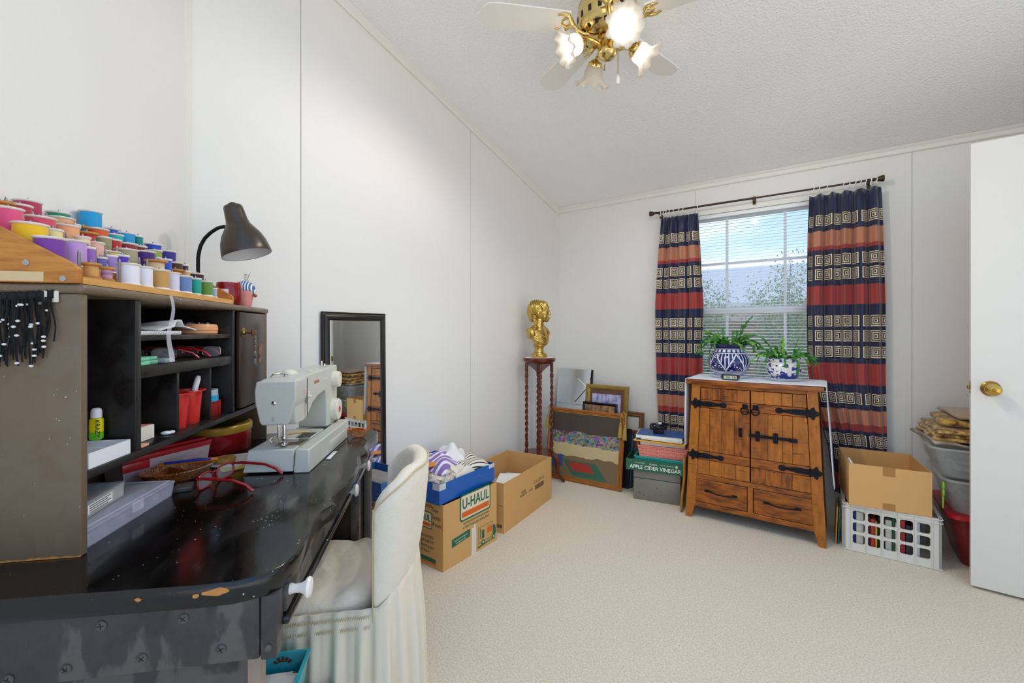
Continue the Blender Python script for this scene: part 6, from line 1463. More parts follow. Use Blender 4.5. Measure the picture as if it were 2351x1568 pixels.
# ---------------------------------------------------------------- rustic cabinet
def cabinet():
    wood = mat('rustic_wood', '#a85d1b', .38, var=(9,.85), c2='#552708', coat=.15, stretch=(5,5,1.2), bump=(60,.15)); n, L, b = mnodes(wood)
    # saw marks and dark rubbed-in streaks
    tc = n.new('ShaderNodeTexCoord'); w = n.new('ShaderNodeTexNoise'); mp = n.new('ShaderNodeMapping'); mp.inputs['Scale'].default_value = (9,9,90); L.new(tc.outputs['Object'], mp.inputs[0]); L.new(mp.outputs[0], w.inputs['Vector']); w.inputs['Scale'].default_value = 1.
    rr = n.new('ShaderNodeMapRange'); rr.inputs['From Min'].default_value = .60; rr.inputs['From Max'].default_value = .72; rr.inputs['To Max'].default_value = .7; L.new(w.outputs[0], rr.inputs[0])
    oi = n.new('ShaderNodeObjectInfo'); src = b.inputs['Base Color'].links[0].from_socket
    tone = mixc(n, L, math_(n, L, 'MULTIPLY', oi.outputs['Random'], .55), src, '#cf8227'); L.new(mixc(n, L, rr.outputs[0], tone, '#2c1206'), b.inputs['Base Color'])
    mo = n.new('ShaderNodeVectorMath'); mo.operation = 'ADD'   # every plank gets its own stretch of grain
    for l in list(n):
        if l.type == 'MAPPING':
            l.inputs['Location'].default_value = (0,0,0)
            va = n.new('ShaderNodeVectorMath'); va.operation = 'ADD'; cm = n.new('ShaderNodeCombineXYZ'); s_ = math_(n, L, 'MULTIPLY', oi.outputs['Random'], 7.); L.new(s_, cm.inputs[0]); L.new(s_, cm.inputs[2]); L.new(tc.outputs['Object'], va.inputs[0]); L.new(cm.outputs[0], va.inputs[1]); L.new(va.outputs[0], l.inputs[0])
    wd = mat('rustic_wood_horizontal', '#ab5f1a', .38, var=(9,.85), c2='#572809', coat=.15, stretch=(1.2,5,5), bump=(60,.12))
    iron = mat('iron_blue_black', '#10141f', .45, .5); stud = mat('iron_stud', '#4a4640', .35, .9); dark = mat('cab_gap', '#140a05', .9)
    o = thing('rustic_cabinet', 'rustic brown cabinet with black strap hinges and two drawers', 'cabinet', (1.642, 2.920, 0), radians(-1.0))
    Dp = .375; ht, hb = .327, .366
    def hw(z): return hb + (ht-hb)*z/.845
    # front frame drawn in (x,z): legs splay to the floor
    def board(name, poly, y0, y1, m, parent=o, bev=.0015):
        k = MB(); k.xf = Matrix(((1,0,0,0),(0,0,-1,y1),(0,1,0,0),(0,0,0,1))); k.prism(poly, 0, y1-y0); q = k.build(name, m, parent, smooth=0)
        if bev: bevel(q, bev, 1)
        return q
    for s in (-1, 1):
        for y in (0, Dp-.05):
            p = [(s*hw(0), 0), (s*hw(.845), .845), (s*(hw(.845)-.050), .845), (s*(hw(.1)-.056), .10), (s*(hw(0)-.034), 0)]
            if s > 0: pass
            if s < 0: p = list(reversed(p))
            board('leg', list(reversed(p)) if False else (p if s > 0 else p), y, y+.05, wood)
        p = [(s*(hw(.08)-.003), .08), (s*(hw(.845)-.003), .845), (s*(hw(.845)-.020), .845), (s*(hw(.08)-.020), .08)]
        if s < 0: p = list(reversed(p))
        board('side_panel', p, .05, Dp-.05, wood)
    MB().box(-.315,.315,Dp-.02,Dp-.008,.08,.845).build('back_panel', wd, o, smooth=0)
    MB().box(-.31,.31,.030,.045,.10,.84).build('inner_board', dark, o, smooth=0)
    t = MB(); t.rbox(-.356,.356,-.018,Dp+.012,.846,.873,.003); t.build('cabinet_top', wd, o)
    def hband(name, z0, z1, y0=.004, parent=o, m=None):
        a, c = hw(z0)-.0505-.0035*(1-z0/.845)*0, hw(z1)-.0505; return board(name, [(-a,z0),(a,z0),(c,z1),(-c,z1)], y0, y0+.03, m or wd, parent)
    hband('top_rail', .826, .845); hband('mid_rail', .252, .280); hband('bottom_rail', .075, .104)
    board('centre_post', [(-.014,.104),(.014,.104),(.014,.252),(-.014,.252)], .004, .034, wood)
    # doors: outer edge follows the leg, five bands, every plank its own piece
    rnd = random.Random(12)
    for s, nm in ((-1,'left'),(1,'right')):
        d = thing_part = bpy.data.objects.new('door', None)
        d = MB(); 
        def ex(z): return hw(z)-.053
        pl = [(.002,.283),(ex(.283),.283),(ex(.823),.823),(.002,.823)]
        pl = [(s*x,z) for x,z in pl]
        if s < 0: pl = list(reversed(pl))
        door = board('door', pl, .012, .026, dark, o, 0)
        for (z0, z1, kind) in ((.283,.372,'v'),(.375,.426,'h'),(.429,.697,'v'),(.700,.748,'h'),(.751,.823,'v')):
            if kind == 'h':
                p = [(.003,z0),(ex(z0)-.002,z0),(ex(z1)-.002,z1),(.003,z1)]; p = [(s*x,z) for x,z in p]
                board('batten_board', list(reversed(p)) if s < 0 else p, .004, .012, wd, door)
            else:
                cuts = [.003] + sorted([ex(.5)*f+rnd.uniform(-.012,.012) for f in (.27,.52,.76)]) + [None]
                for a, c in zip(cuts, cuts[1:]):
                    g = .0008
                    p = [(a+g,z0),((c-g) if c else ex(z0)-.002,z0),((c-g) if c else ex(z1)-.002,z1),(a+g,z1)]; p = [(s*x,z) for x,z in p]
                    board('plank', list(reversed(p)) if s < 0 else p, .006+rnd.uniform(0,.0012), .012, wood, door, .0008)
        # strap hinges: leaf on the leg, tapering strap on the door
        for zc in (.400, .724):
            xo = hw(zc)-.050
            hp = []
            top = [(xo-.006,.014),(xo-.060,.016),(xo-.095,.010),(xo-.118,.008),(xo-.126,.014),(xo-.140,.017),(xo-.153,.010),(xo-.156,0)]
            hp = top + [(x,-z) for x, z in reversed(top[:-1])]
            hp = [(s*x, zc+z) for x, z in hp]
            h = board('strap_hinge', hp if s < 0 else list(reversed(hp)), .000, .0038, iron, door, .0006)
            lp = [(xo-.004,.022),(xo+.010,.020),(xo+.016,.030),(xo+.026,.036),(xo+.032,.026),(xo+.034,.016),(xo+.046,.012),(xo+.052,0)]
            lp = lp + [(x,-z) for x, z in reversed(lp[:-1])]; lp = [(s*x, zc+z) for x, z in lp]
            board('hinge_leaf', list(reversed(lp)) if s > 0 else lp, -.0035, .001, iron, h, .0006)
            k = MB(); k.tube([(s*(xo-.005),-.003,zc-.022),(s*(xo-.005),-.003,zc+.022)], .004, 8); k.build('hinge_knuckle', iron, h)
            st = MB(); [st.sphere((s*x,-.001 if x < xo-.01 else -.0040,zc+z), .0036, 8, 6, (1,.6,1)) for x, z in ((xo-.030,0),(xo-.080,0),(xo-.142,0),(xo+.020,.024),(xo+.020,-.024),(xo+.040,0))]; st.build('studs', stud, h)
        # ring pull
        p = MB(); p.rbox(s*.028-.014,s*.028+.014,-.0005,.004,.712,.742,.001,1); q = p.build('ring_plate', iron, door); k = MB(); k.tube([(s*.028+.020*cos(a),-.008-.004*sin(a),.705+.021*sin(a)) for a in [2*pi*i/24 for i in range(24)]], .0038, 8, True); k.tube([(s*.028,.002,.724),(s*.028,-.010,.724)], .005, 8); k.build('ring', iron, q, smooth=80)
    # sliding bolt
    bo = MB(); bo.rbox(-.062,-.042,.000,.004,.545,.600,.001,1); bo.rbox(-.060,-.044,-.010,.001,.560,.585,.003); lb = bo.build('bolt_keeper', iron, o)
    bo = MB(); bo.rbox(-.006,.230,-.007,.000,.556,.572,.001,1); bo.rbox(.195,.235,-.014,-.006,.553,.575,.002); bo.build('bolt_bar', iron, o)
    for x in (.028,.118): k = MB(); k.rbox(x,x+.022,-.010,.003,.535,.592,.001,1); [k.sphere((x+.011,-.011,z), .004, 8, 6) for z in (.541,.586)]; k.build('bolt_guide', iron, o)
    for s in (-1, 1):
        x1 = hw(.18)-.056; p = [(.017,.107),(hw(.107)-.054,.107),(hw(.249)-.054,.249),(.017,.249)]; p = [(s*x,z) for x,z in p]
        dr = board('drawer_front', list(reversed(p)) if s < 0 else p, .003, .020, wd, o, .003)
        k = MB(); xm = s*(.017+hw(.18)-.054)/2; k.tube([(xm-.070,-.002,.186),(xm-.055,-.010,.184),(xm-.02,-.020,.180),(xm+.02,-.020,.179),(xm+.055,-.010,.180),(xm+.070,-.002,.180)], [.006,.005,.0045,.0045,.005,.006], 8)
        for e_ in (-1,1): k.rbox(xm+e_*.078-.014,xm+e_*.078+.014,-.001,.003,.176,.190,.001,1)
        k.build('drawer_pull', iron, dr, smooth=60)
cabinet()
# ---------------------------------------------------------------- runner, pots and plants on the cabinet
CT = .8735
def cab_top_things():
    m = mat('runner_white', '#e9eaf0', .7, bump=(90,.2)); k = MB()
    # cloth over the top, hanging down on both ends
    pts = []
    path = [(-.368,.45),(-.369,.60),(-.366,.80),(-.364,CT+.001),(-.355,CT+.003),(-.2,CT+.002),(0,CT+.0015),(.2,CT+.002),(.352,CT+.003),(.364,CT+.001),(.368,.80),(.380,.60),(.392,.40),(.398,.33)]
    k.grid(lambda u, v: (path[min(int(round(u*(len(path)-1))),len(path)-1)][0]+.004*sin(v*9)*(abs(u-.5) > .3), -.008+.385*v, path[min(int(round(u*(len(path)-1))),len(path)-1)][1]), len(path)-1, 12)
    q = k.build('table_runner', m, None, (1.642,2.920,0), (0,0,radians(-1.0)), smooth=60); solid(q, .0018, 1); tag(q, 'white cloth runner over cabinet top hanging down both sides', 'table runner')
    pat = mat('talavera_blue', '#1c1c5c', .12, coat=.4); n, L, b = mnodes(pat); tc = n.new('ShaderNodeTexCoord'); sp = n.new('ShaderNodeSeparateXYZ'); L.new(tc.outputs['Object'], sp.inputs[0])
    ang = math_(n, L, 'ARCTAN2', sp.outputs['Y'], sp.outputs['X']); Z = sp.outputs['Z']
    a8 = math_(n, L, 'MULTIPLY', ang, 6/(2*pi)); fr = math_(n, L, 'ABSOLUTE', math_(n, L, 'SUBTRACT', math_(n, L, 'FRACT', a8), .5))
    def gt(x, y): return math_(n, L, 'GREATER_THAN', x, y)
    def lt(x, y): return math_(n, L, 'LESS_THAN', x, y)
    def mul(x, y): return math_(n, L, 'MULTIPLY', x, y)
    zz = math_(n, L, 'DIVIDE', math_(n, L, 'SUBTRACT', Z, .035), .105)     # 0..1 over the belly
    tri = math_(n, L, 'SUBTRACT', fr, math_(n, L, 'MULTIPLY', zz, .5))     # slanted borders
    line = lt(math_(n, L, 'ABSOLUTE', tri), .035)
    rays = gt(math_(n, L, 'FRACT', math_(n, L, 'MULTIPLY', ang, 36/(2*pi))), .72); fan = mul(mul(rays, lt(tri, -.06)), gt(zz, .15))
    vor = n.new('ShaderNodeTexVoronoi'); vor.inputs['Scale'].default_value = 70; L.new(tc.outputs['Object'], vor.inputs['Vector'])
    lace = mul(gt(tri, .06), lt(vor.outputs['Distance'], .30))
    belly = mul(gt(zz, 0.), lt(zz, 1.)); f = math_(n, L, 'MAXIMUM', math_(n, L, 'MAXIMUM', line, fan), lace); f = mul(f, belly)
    dots = mul(mul(gt(Z, .150), lt(Z, .166)), lt(math_(n, L, 'ABSOLUTE', math_(n, L, 'SUBTRACT', math_(n, L, 'FRACT', math_(n, L, 'MULTIPLY', ang, 20/(2*pi))), .5)), .3))
    rings = math_(n, L, 'MAXIMUM', mul(gt(Z, .141), lt(Z, .145)), math_(n, L, 'MAXIMUM', mul(gt(Z, .168), lt(Z, .172)), mul(lt(Z, .033), gt(math_(n, L, 'FRACT', math_(n, L, 'MULTIPLY', Z, 130)), .35))))
    f = math_(n, L, 'MAXIMUM', math_(n, L, 'MAXIMUM', f, dots), rings); L.new(mixc(n, L, f, '#1c1c5c', '#dfe3f2'), b.inputs['Base Color'])
    soil = mat('soil', '#3a2a1e', .95)
    def pot(name, label, x, y, prof, m, rim_r, rim_z):
        o = thing(name, label, 'plant pot', (x, y, CT+.0205), 0); k = MB(); k.lathe(prof, 48); k.build('pot_body', m, o, smooth=60); k = MB(); k.lathe([(rim_r,rim_z-.018),(0,rim_z-.014)], 32); k.build('soil', soil, o); return o
    sa = mat('saucer_glass', '#e6ecf2', .05, alpha=.45)
    for x, r, lab in ((1.497,.118,'clear saucer under the larger blue pot'),(1.797,.098,'clear saucer under the smaller blue and white pot')):
        k = MB(); k.lathe([(0,0),(r*.72,0),(r*.95,.010),(r,.018),(r*.985,.019),(r*.92,.011),(r*.7,.003),(0,.003)], 40); tag(k.build('plant_saucer', sa, None, (x,3.125,CT+.0035), smooth=60), lab, 'saucer', 'saucers on the cabinet')
    p1 = pot('blue_pot', 'large cobalt blue and white patterned pot on the cabinet', 1.497, 3.125, [(.060,-.012),(.070,-.008),(.088,.012),(.114,.045),(.126,.080),(.124,.110),(.108,.138),(.090,.155),(.086,.168),(.098,.184),(.110,.194),(.112,.200),(.104,.200),(.080,.168),(.075,.15),(0,.12)], pat, .098, .198)
    wh = mat('china_white', '#e6e3de', .12, coat=.4); n, L, b = mnodes(wh); tc = n.new('ShaderNodeTexCoord'); nz = n.new('ShaderNodeTexNoise'); nz.inputs['Scale'].default_value = 40; nz.inputs['Detail'].default_value = 6; L.new(tc.outputs['Object'], nz.inputs['Vector']); sp = n.new('ShaderNodeSeparateXYZ'); L.new(tc.outputs['Object'], sp.inputs[0]); Z = sp.outputs['Z']
    thr = math_(n, L, 'ADD', .42, math_(n, L, 'MULTIPLY', Z, 2.0)); f = math_(n, L, 'MULTIPLY', math_(n, L, 'GREATER_THAN', nz.outputs[0], thr), math_(n, L, 'LESS_THAN', Z, .088))
    rim = math_(n, L, 'MULTIPLY', math_(n, L, 'GREATER_THAN', Z, .098), math_(n, L, 'GREATER_THAN', nz.outputs[0], .52)); L.new(mixc(n, L, math_(n, L, 'MAXIMUM', f, rim), '#e6e3de', '#26328a'), b.inputs['Base Color'])
    p2 = pot('china_pot', 'smaller white china pot with blue landscape on the cabinet', 1.797, 3.125, [(.058,-.012),(.062,-.006),(.076,.010),(.090,.035),(.094,.058),(.088,.080),(.080,.092),(.080,.098),(.090,.116),(.094,.122),(.088,.122),(.074,.098),(.07,.09),(0,.07)], wh, .082, .116)
    # holiday cacti: arching chains of flat scalloped leaf segments
    lg = mat('cactus_leaf', '#3f8a2c', .4, var=(30,.6), c2='#22581c', sss=0.); lg2 = mat('cactus_leaf_young', '#79b83a', .4, var=(30,.4))
    seg = [(0,0),(.30,.22),(.42,.20),(.50,.34),(.68,.30),(.78,.44),(.92,.30),(1.0,.10)]
    def cactus(name, label, x, y, z, r0, n_st, rnd, spread, hgt):
        o = thing(name, label, 'plant', (x, y, z)); 
        for i in range(n_st):
            a = 2*pi*i/n_st + rnd.uniform(-.3,.3); ne = rnd.randint(3,6); el = rnd.uniform(.35,1.35) if i % 9 else 1.5
            p = Vector((r0*.5*cos(a), r0*.5*sin(a)*.8, 0)); k = MB(); L0 = rnd.uniform(.026,.036)*hgt; dz = rnd.uniform(.28,.62) if i % 9 else rnd.uniform(.05,.22)
            for j in range(ne):
                d = Vector((cos(a)*cos(el), sin(a)*cos(el)*.9, sin(el))).normalized(); side = d.cross(Vector((0,0,1)));
                side = side.normalized() if side.length > .1 else Vector((-sin(a),cos(a),0)); rl = rnd.uniform(-.9,.9); side = (Matrix.Rotation(rl,3,d) @ side); nn = side.cross(d)
                l = L0*rnd.uniform(.85,1.15); w = l*.80
                c = [p + d*(t*l) + side*(w*s_) + nn*.0 for t, s_ in seg] + [p + d*(t*l) - side*(w*s_) for t, s_ in reversed(seg[1:])]
                m_ = len(c); th = nn*.0016; ctr_a = [q+th for q in c]; ctr_b = [q-th for q in c]
                k.add(ctr_a+ctr_b, [tuple(range(m_)), tuple(range(2*m_-1,m_-1,-1))]+[(i2,m_+i2,m_+(i2+1)%m_,(i2+1)%m_) for i2 in range(m_)])
                p = p + d*l*.96; el -= dz*(1.0 if spread else .6); a += rnd.uniform(-.15,.15)
            k.build('leaf_stem', lg2 if i % 5 == 2 else lg, o, smooth=0)
        return o
    cactus('holiday_cactus', 'arching green holiday cactus growing in the large blue pot', 1.497, 3.125, CT+.0205+.186, .12, 46, random.Random(21), True, 1.12)
    cactus('holiday_cactus', 'bushy green holiday cactus growing in the small china pot', 1.797, 3.125, CT+.0205+.108, .10, 36, random.Random(33), True, .95)
    o = thing('desk_clock', 'small black digital clock on the cabinet in front of the blue pot', 'clock', (1.530, 2.965, CT+.0036), radians(4)); bk = mat('clock_black', '#15161a', .4)
    k = MB(); k.xf = Matrix(((1,0,0,0),(0,0,-1,.02),(0,1,0,0),(0,0,0,1))); k.prism([(-.040,0),(.040,0),(.052,.020),(.046,.034),(-.046,.034),(-.052,.020)], 0, .036); bevel(k.build('clock_case', bk, o), .002)
    MB().box(-.036,.036,-.0172,-.0158,.008,.028).build('display', mat('lcd', '#b9bda6', .3), o, smooth=0); k = MB(); [k.box(x,x+.003,-.0176,-.0171,.011,.025) for x in (-.020,-.012,-.004,.012,.020,.026)]; k.build('digits', mat('lcd_ink', '#3a3d38', .5), o, smooth=0)
cab_top_things()

# ---------------------------------------------------------------- curtains and rod
def curtains():
    m = mat('curtain_print', '#1b1f42', .42, sheen=.3, spec=.4); n, L, b = mnodes(m); uv = n.new('ShaderNodeUVMap'); uv.uv_map = 'cloth'; sp = n.new('ShaderNodeSeparateXYZ'); L.new(uv.outputs[0], sp.inputs[0]); X, Z = sp.outputs['X'], sp.outputs['Y']
    rp = n.new('ShaderNodeValToRGB'); rp.color_ramp.interpolation = 'CONSTANT'; L.new(math_(n, L, 'DIVIDE', Z, 2.1), rp.inputs[0]); navy, red, tan = '#1f2447', '#a53a35', '#bd7d5e'
    bands = [(0,navy),(.185,red),(.285,navy),(.557,red),(.594,tan),(.687,navy),(.843,red),(.973,navy),(1.340,red),(1.468,navy),(1.694,red),(1.721,tan),(1.819,navy)]
    e = rp.color_ramp.elements
    for i, (z, c) in enumerate(bands):
        q = e[i] if i < 2 else e.new(z/2.1)
        q.position = z/2.1; q.color = (*lin(c), 1)
    rows = [.405,.500,.758,1.048,1.148,1.242,1.541,1.632,1.890]; ay = None
    for zc in rows:
        d = math_(n, L, 'ABSOLUTE', math_(n, L, 'SUBTRACT', Z, zc)); ay = d if ay is None else math_(n, L, 'MINIMUM', ay, d)
    ax = math_(n, L, 'MULTIPLY', math_(n, L, 'ABSOLUTE', math_(n, L, 'SUBTRACT', math_(n, L, 'FRACT', math_(n, L, 'DIVIDE', X, .088)), .5)), .088)
    d = math_(n, L, 'MAXIMUM', ax, ay); ins = math_(n, L, 'LESS_THAN', d, .0402); st = math_(n, L, 'GREATER_THAN', math_(n, L, 'FRACT', math_(n, L, 'DIVIDE', d, .0115)), .52)
    c = mixc(n, L, math_(n, L, 'MULTIPLY', ins, 1.), rp.outputs[0], '#15152c'); c = mixc(n, L, math_(n, L, 'MULTIPLY', ins, st), c, '#ecd9b8'); L.new(c, b.inputs['Base Color'])
    rodm = mat('rod_bronze', '#4a3d30', .35, .8); ringm = mat('ring_white', '#eceae4', .4)
    rod = thing('curtain_rod', 'dark bronze curtain rod with flared finials above the window', 'curtain rod', (1.588, 3.462, 2.103))
    k = MB(); k.tube([(-.655,0,0),(.02,0,0)], .0075, 10); k.tube([(-.0,0,0),(.655,0,0)], .0062, 10); k.build('rod_tube', rodm, rod)
    for s in (-1, 1):
        k = MB(); k.xf = TR(s*.655,0,0,0,radians(90*s)); k.lathe([(.010,0),(.010,.008),(.007,.014),(.013,.024),(.019,.044),(.020,.052),(.016,.056),(0,.057)], 20); k.build('finial', rodm, rod)
    for x in (-.640, .01, .640):
        k = MB(); k.rbox(x-.010,x+.010,.070,.081,-.030,.030,.002); k.rbox(x-.005,x+.005,.0,.072,-.012,-.004,.002); k.rbox(x-.005,x+.005,-.010,.010,-.012,-.006,.002); k.build('bracket', rodm, rod)
    def curtain(label, knots, zt, zb, seed, rings, nfold):
        """knots = [(z, x0, x1)] from top to bottom; pleats in plan"""
        r = random.Random(seed); NU, NV = 200, 48; nf = nfold; ph = [r.uniform(0,6.28) for _ in range(5)]
        def xr(z):
            for (za, a0, a1), (zc, b0, b1) in zip(knots, knots[1:]):
                if zc <= z <= za: t = (za-z)/(za-zc); return a0+(b0-a0)*t, a1+(b1-a1)*t
            return (knots[0][1], knots[0][2]) if z > knots[0][0] else (knots[-1][1], knots[-1][2])
        pts = []; 
        for i in range(NU+1):
            u = i/NU; uu = u + .018*sin(2*pi*u*2.5+ph[0]) + .010*sin(2*pi*u*5+ph[1]); column = []
            for j in range(NV+1):
                v = j/NV; z = zt + (zb-zt)*v; x0, x1 = xr(z)
                amp = .022*(1-.2*v) + .010*sin(3*v+ph[2])*.4; gat = math.exp(-v*14)
                w = sin(2*pi*uu*nf + ph[3] + .5*sin(v*3+ph[4])) + .30*sin(2*pi*uu*nf*2.3+ph[1]+v) 
                y = amp*w*(1-.35*gat) + .010*sin(2*pi*uu*11)*gat
                x = x0+(x1-x0)*(uu+.010*cos(2*pi*uu*nf+ph[3])*1.)
                column.append((x, y, z - .010*gat*abs(sin(2*pi*uu*nf*.5))))
            pts.append(column)
        k = MB(); k.add([q for c_ in pts for q in c_], [(i*(NV+1)+j, i*(NV+1)+j+1, (i+1)*(NV+1)+j+1, (i+1)*(NV+1)+j) for i in range(NU) for j in range(NV)])
        me = k.mesh('curtain_cloth', 180); me.materials.append(m)
        # cloth coordinates: arc length across (measured at mid height) and true height
        arc = [0.]; mid = NV//3
        for i in range(NU): arc.append(arc[-1] + (Vector(pts[i+1][mid])-Vector(pts[i][mid])).length)
        uvl = me.uv_layers.new(name='cloth')
        for lp in me.loops: vi = lp.vertex_index; uvl.data[lp.index].uv = (arc[vi//(NV+1)], pts[vi//(NV+1)][vi%(NV+1)][2])
        o = thing('curtain', label, 'curtain', (0, 3.462, 0)); q = put('curtain_cloth', me, o); solid(q, .0016, 0)
        for x in rings:
            k = MB(); k.tube([(x+.003*sin(a*3), .012*cos(a), 2.093+.022*sin(a)) for a in [2*pi*i/16 for i in range(16)]], .0030, 6, True); k.build('ring', ringm, o, smooth=80)
    curtain('narrow navy red and tan patterned curtain left of the window', [(2.06,.955,1.245),(1.8,.930,1.262),(1.38,.905,1.285),(.85,.915,1.275),(.45,.935,1.25),(.14,.95,1.24)], 2.062, .16, 4, (.965,.985,1.005,1.03,1.06,1.10,1.13,1.235), 4.4)
    curtain('wide navy red and tan patterned curtain right of the window', [(2.06,1.915,2.285),(1.8,1.905,2.295),(1.33,1.900,2.305),(.92,1.905,2.305),(.70,1.945,2.308),(.45,2.015,2.312),(.14,2.055,2.20)], 2.062, .155, 9, (1.945,1.975,2.015,2.10,2.13,2.16,2.185,2.21,2.235,2.262), 5.4)
curtains()

# ---------------------------------------------------------------- milk crate, carton, tubs and folded textiles by the door
def corner_pile():
    cr = mat('crate_white', '#dedad0', .42); x0, y0 = 2.082, 2.975
    o = thing('milk_crate', 'white plastic milk crate of books on the carpet by the door', 'crate', (x0, y0, 0), radians(-.5))
    W, Dp, H = .386, .340, .252; t = .010
    def side(mx, w, ncol, nrow, nm='crate_wall'):
        """lattice wall with rounded openings: plate with holes built as bars"""
        k = MB(); k.xf = mx; mx0, mx1 = .034, w-.034; z0, z1 = .034, H-.030; cw = (mx1-mx0)/ncol; ch = (z1-z0)/nrow; bar = .013
        k.box(0,mx0+bar/2,0,t,0,H); k.box(mx1-bar/2,w,0,t,0,H); k.box(mx0+bar/2,mx1-bar/2,0,t,0,z0+bar/2); k.box(mx0+bar/2,mx1-bar/2,0,t,z1-bar/2,H)
        for i in range(1,ncol): k.box(mx0+i*cw-bar/2,mx0+i*cw+bar/2,.0005,t,z0,z1)
        for j in range(1,nrow): k.box(mx0,mx1,.001,t,z0+j*ch-bar/2,z0+j*ch+bar/2)
        # corner fillets make the openings rounded
        r = .011
        for i in range(ncol):
            for j in range(nrow):
                a0, a1 = mx0+i*cw+bar/2, mx0+(i+1)*cw-bar/2; b0, b1 = z0+j*ch+bar/2, z0+(j+1)*ch-bar/2
                for cx, cz, sx, sz in ((a0,b0,1,1),(a1,b0,-1,1),(a0,b1,1,-1),(a1,b1,-1,-1)):
                    arc = [(cx+sx*(r-r*sin(q*pi/8)), cz+sz*(r-r*cos(q*pi/8))) for q in range(5)]; P = [(cx,cz)]+arc
                    if sx*sz > 0: P = list(reversed(P))
                    n_ = len(P); k.add([(x,.0015,z) for x,z in P]+[(x,t-.0005,z) for x,z in P], [tuple(range(n_)), tuple(range(2*n_-1,n_-1,-1))]+[(i2,n_+i2,n_+(i2+1)%n_,(i2+1)%n_) for i2 in range(n_)])
        # ribs
        for i in range(ncol+1): k.box(mx0+i*cw-.0016,mx0+i*cw+.0016,-.005,.0,.006,H-.006)
        for z in (.004,H-.022,H-.004): k.box(0,w,-.006,0,z-.002,z+.002)
        return k.build(nm, cr, o, smooth=0)
    side(I4, W, 5, 3); side(Matrix.Translation((W,Dp,0)) @ Matrix.Rotation(pi,4,'Z'), W, 5, 3); side(Matrix.Translation((0,Dp,0)) @ Matrix.Rotation(-pi/2,4,'Z'), Dp, 4, 3); side(Matrix.Translation((W,0,0)) @ Matrix.Rotation(pi/2,4,'Z'), Dp, 4, 3)
    MB().box(t,W-t,t,Dp-t,0,.008).build('crate_floor', cr, o, smooth=0)
    cols = ('#2b2a6e','#d9d4c8','#1d1c20','#c43a32','#e4c534','#1f1f24','#d8d0c0','#2f6a4a','#f0ece2','#a83028','#31313a','#dedede'); rnd = random.Random(6); x = .016; names = ('indigo','pale grey','black','red','yellow','charcoal','cream','green','white','dark red','slate','silver')
    for i, c in enumerate(cols):
        w = (.040,.034,.026,.020,.010,.030,.028,.012,.018,.022,.030,.026)[i]; 
        lean_ = (.0,.0,.0,.0,.06,.10,.10,.08,.0,.0,.0,.0)[i]*.6; h = rnd.uniform(.16,.205)
        if x+w > W-.016: break
        k = MB(); k.rbox(0,w-.002,0,.24,0,h,.0015,1); q = k.build('book', mat('book_%d' % i, c, .5, var=(20,.25)), None, (x0+x, y0+.022, .009), (0,lean_*0,0)); tag(q, '%s book standing in the white milk crate' % names[i], 'book', 'books in the milk crate'); x += w
    # carton sitting in the crate
    o = thing('open_carton', 'open brown carton taped at the front sitting on the milk crate', 'cardboard box', (2.105, 2.944, .2535), radians(5.0))
    W, Dp, H, w = .330, .385, .220, .004
    for a in ((0,W,0,w),(0,W,Dp-w,Dp),(0,w,w,Dp-w),(W-w,W,w,Dp-w)): MB().box(a[0],a[1],a[2],a[3],0,H).build('carton_panel', kraft, o, smooth=0)
    MB().box(w,W-w,w,Dp-w,0,w).build('carton_bottom', kraft_in, o, smooth=0)
    tp = mat('brown_tape', '#c08a4a', .25, alpha=.75); MB().box(.14,.19,-.0007,0,H-.045,H+.0006).build('tape', tp, o, smooth=0); MB().box(.14,.19,-.0007,0,0,.035).build('tape', tp, o, smooth=0); MB().box(.14,.19,0,w+.0007,H,H+.0006).build('tape', tp, o, smooth=0)
    MB().box(.012,.022,.03,.15,.02,H-.004).build('paper_inside', mat('white_paper', '#f3f2ee', .6), o, smooth=0)
    # loose magazines between crate and wall side
    for i, (c, lab) in enumerate((('#1f6f78','teal magazine slipped down at the left of the crate'),('#e0a030','orange magazine at the left edge of the crate'))):
        k = MB(); k.rbox(0,.006,0,.20,0,.20,.001,1); tag(k.build('magazine', mat('mag_%d' % i, c, .5), None, (2.058-.010*i, 3.02, .0), (0,radians(2),0)), lab, 'magazine')
    # storage tubs
    bx, by = 2.50, 3.035
    def tub(name, label, x, y, z, W, Dp, H, ins, m, rimm, cont=None):
        o = thing(name, label, 'storage tub', (x, y, z)); k = MB(); r = .05; n = 4
        outs = lambda i_: rrect(i_, i_, W-2*i_, Dp-2*i_, r, n)
        A, B = outs(ins), outs(0); C, E_ = outs(.003), outs(ins+.003); N = len(A)
        k.add([(a,c,0) for a,c in A]+[(a,c,H) for a,c in B]+[(a,c,H) for a,c in C]+[(a,c,.004) for a,c in E_], [tuple(range(N-1,-1,-1))]+[(i,(i+1)%N,N+(i+1)%N,N+i) for i in range(N)]+[(N+i,N+(i+1)%N,2*N+(i+1)%N,2*N+i) for i in range(N)]+[(2*N+i,2*N+(i+1)%N,3*N+(i+1)%N,3*N+i) for i in range(N)]+[tuple(range(3*N,4*N))])
        k.build('tub_wall', m, o, smooth=30)
        k = MB(); R = rrect(-.012,-.012,W+.024,Dp+.024,r,n); k.prism(R, H-.016, H+.002) if rimm is not m else k.sweep([(-.002,-.006),(.012,-.006),(.012,.002),(-.002,.002)], [(a,c,H) for a,c in B], True); k.build('tub_lid' if rimm is not m else 'tub_rim', rimm, o, smooth=30)
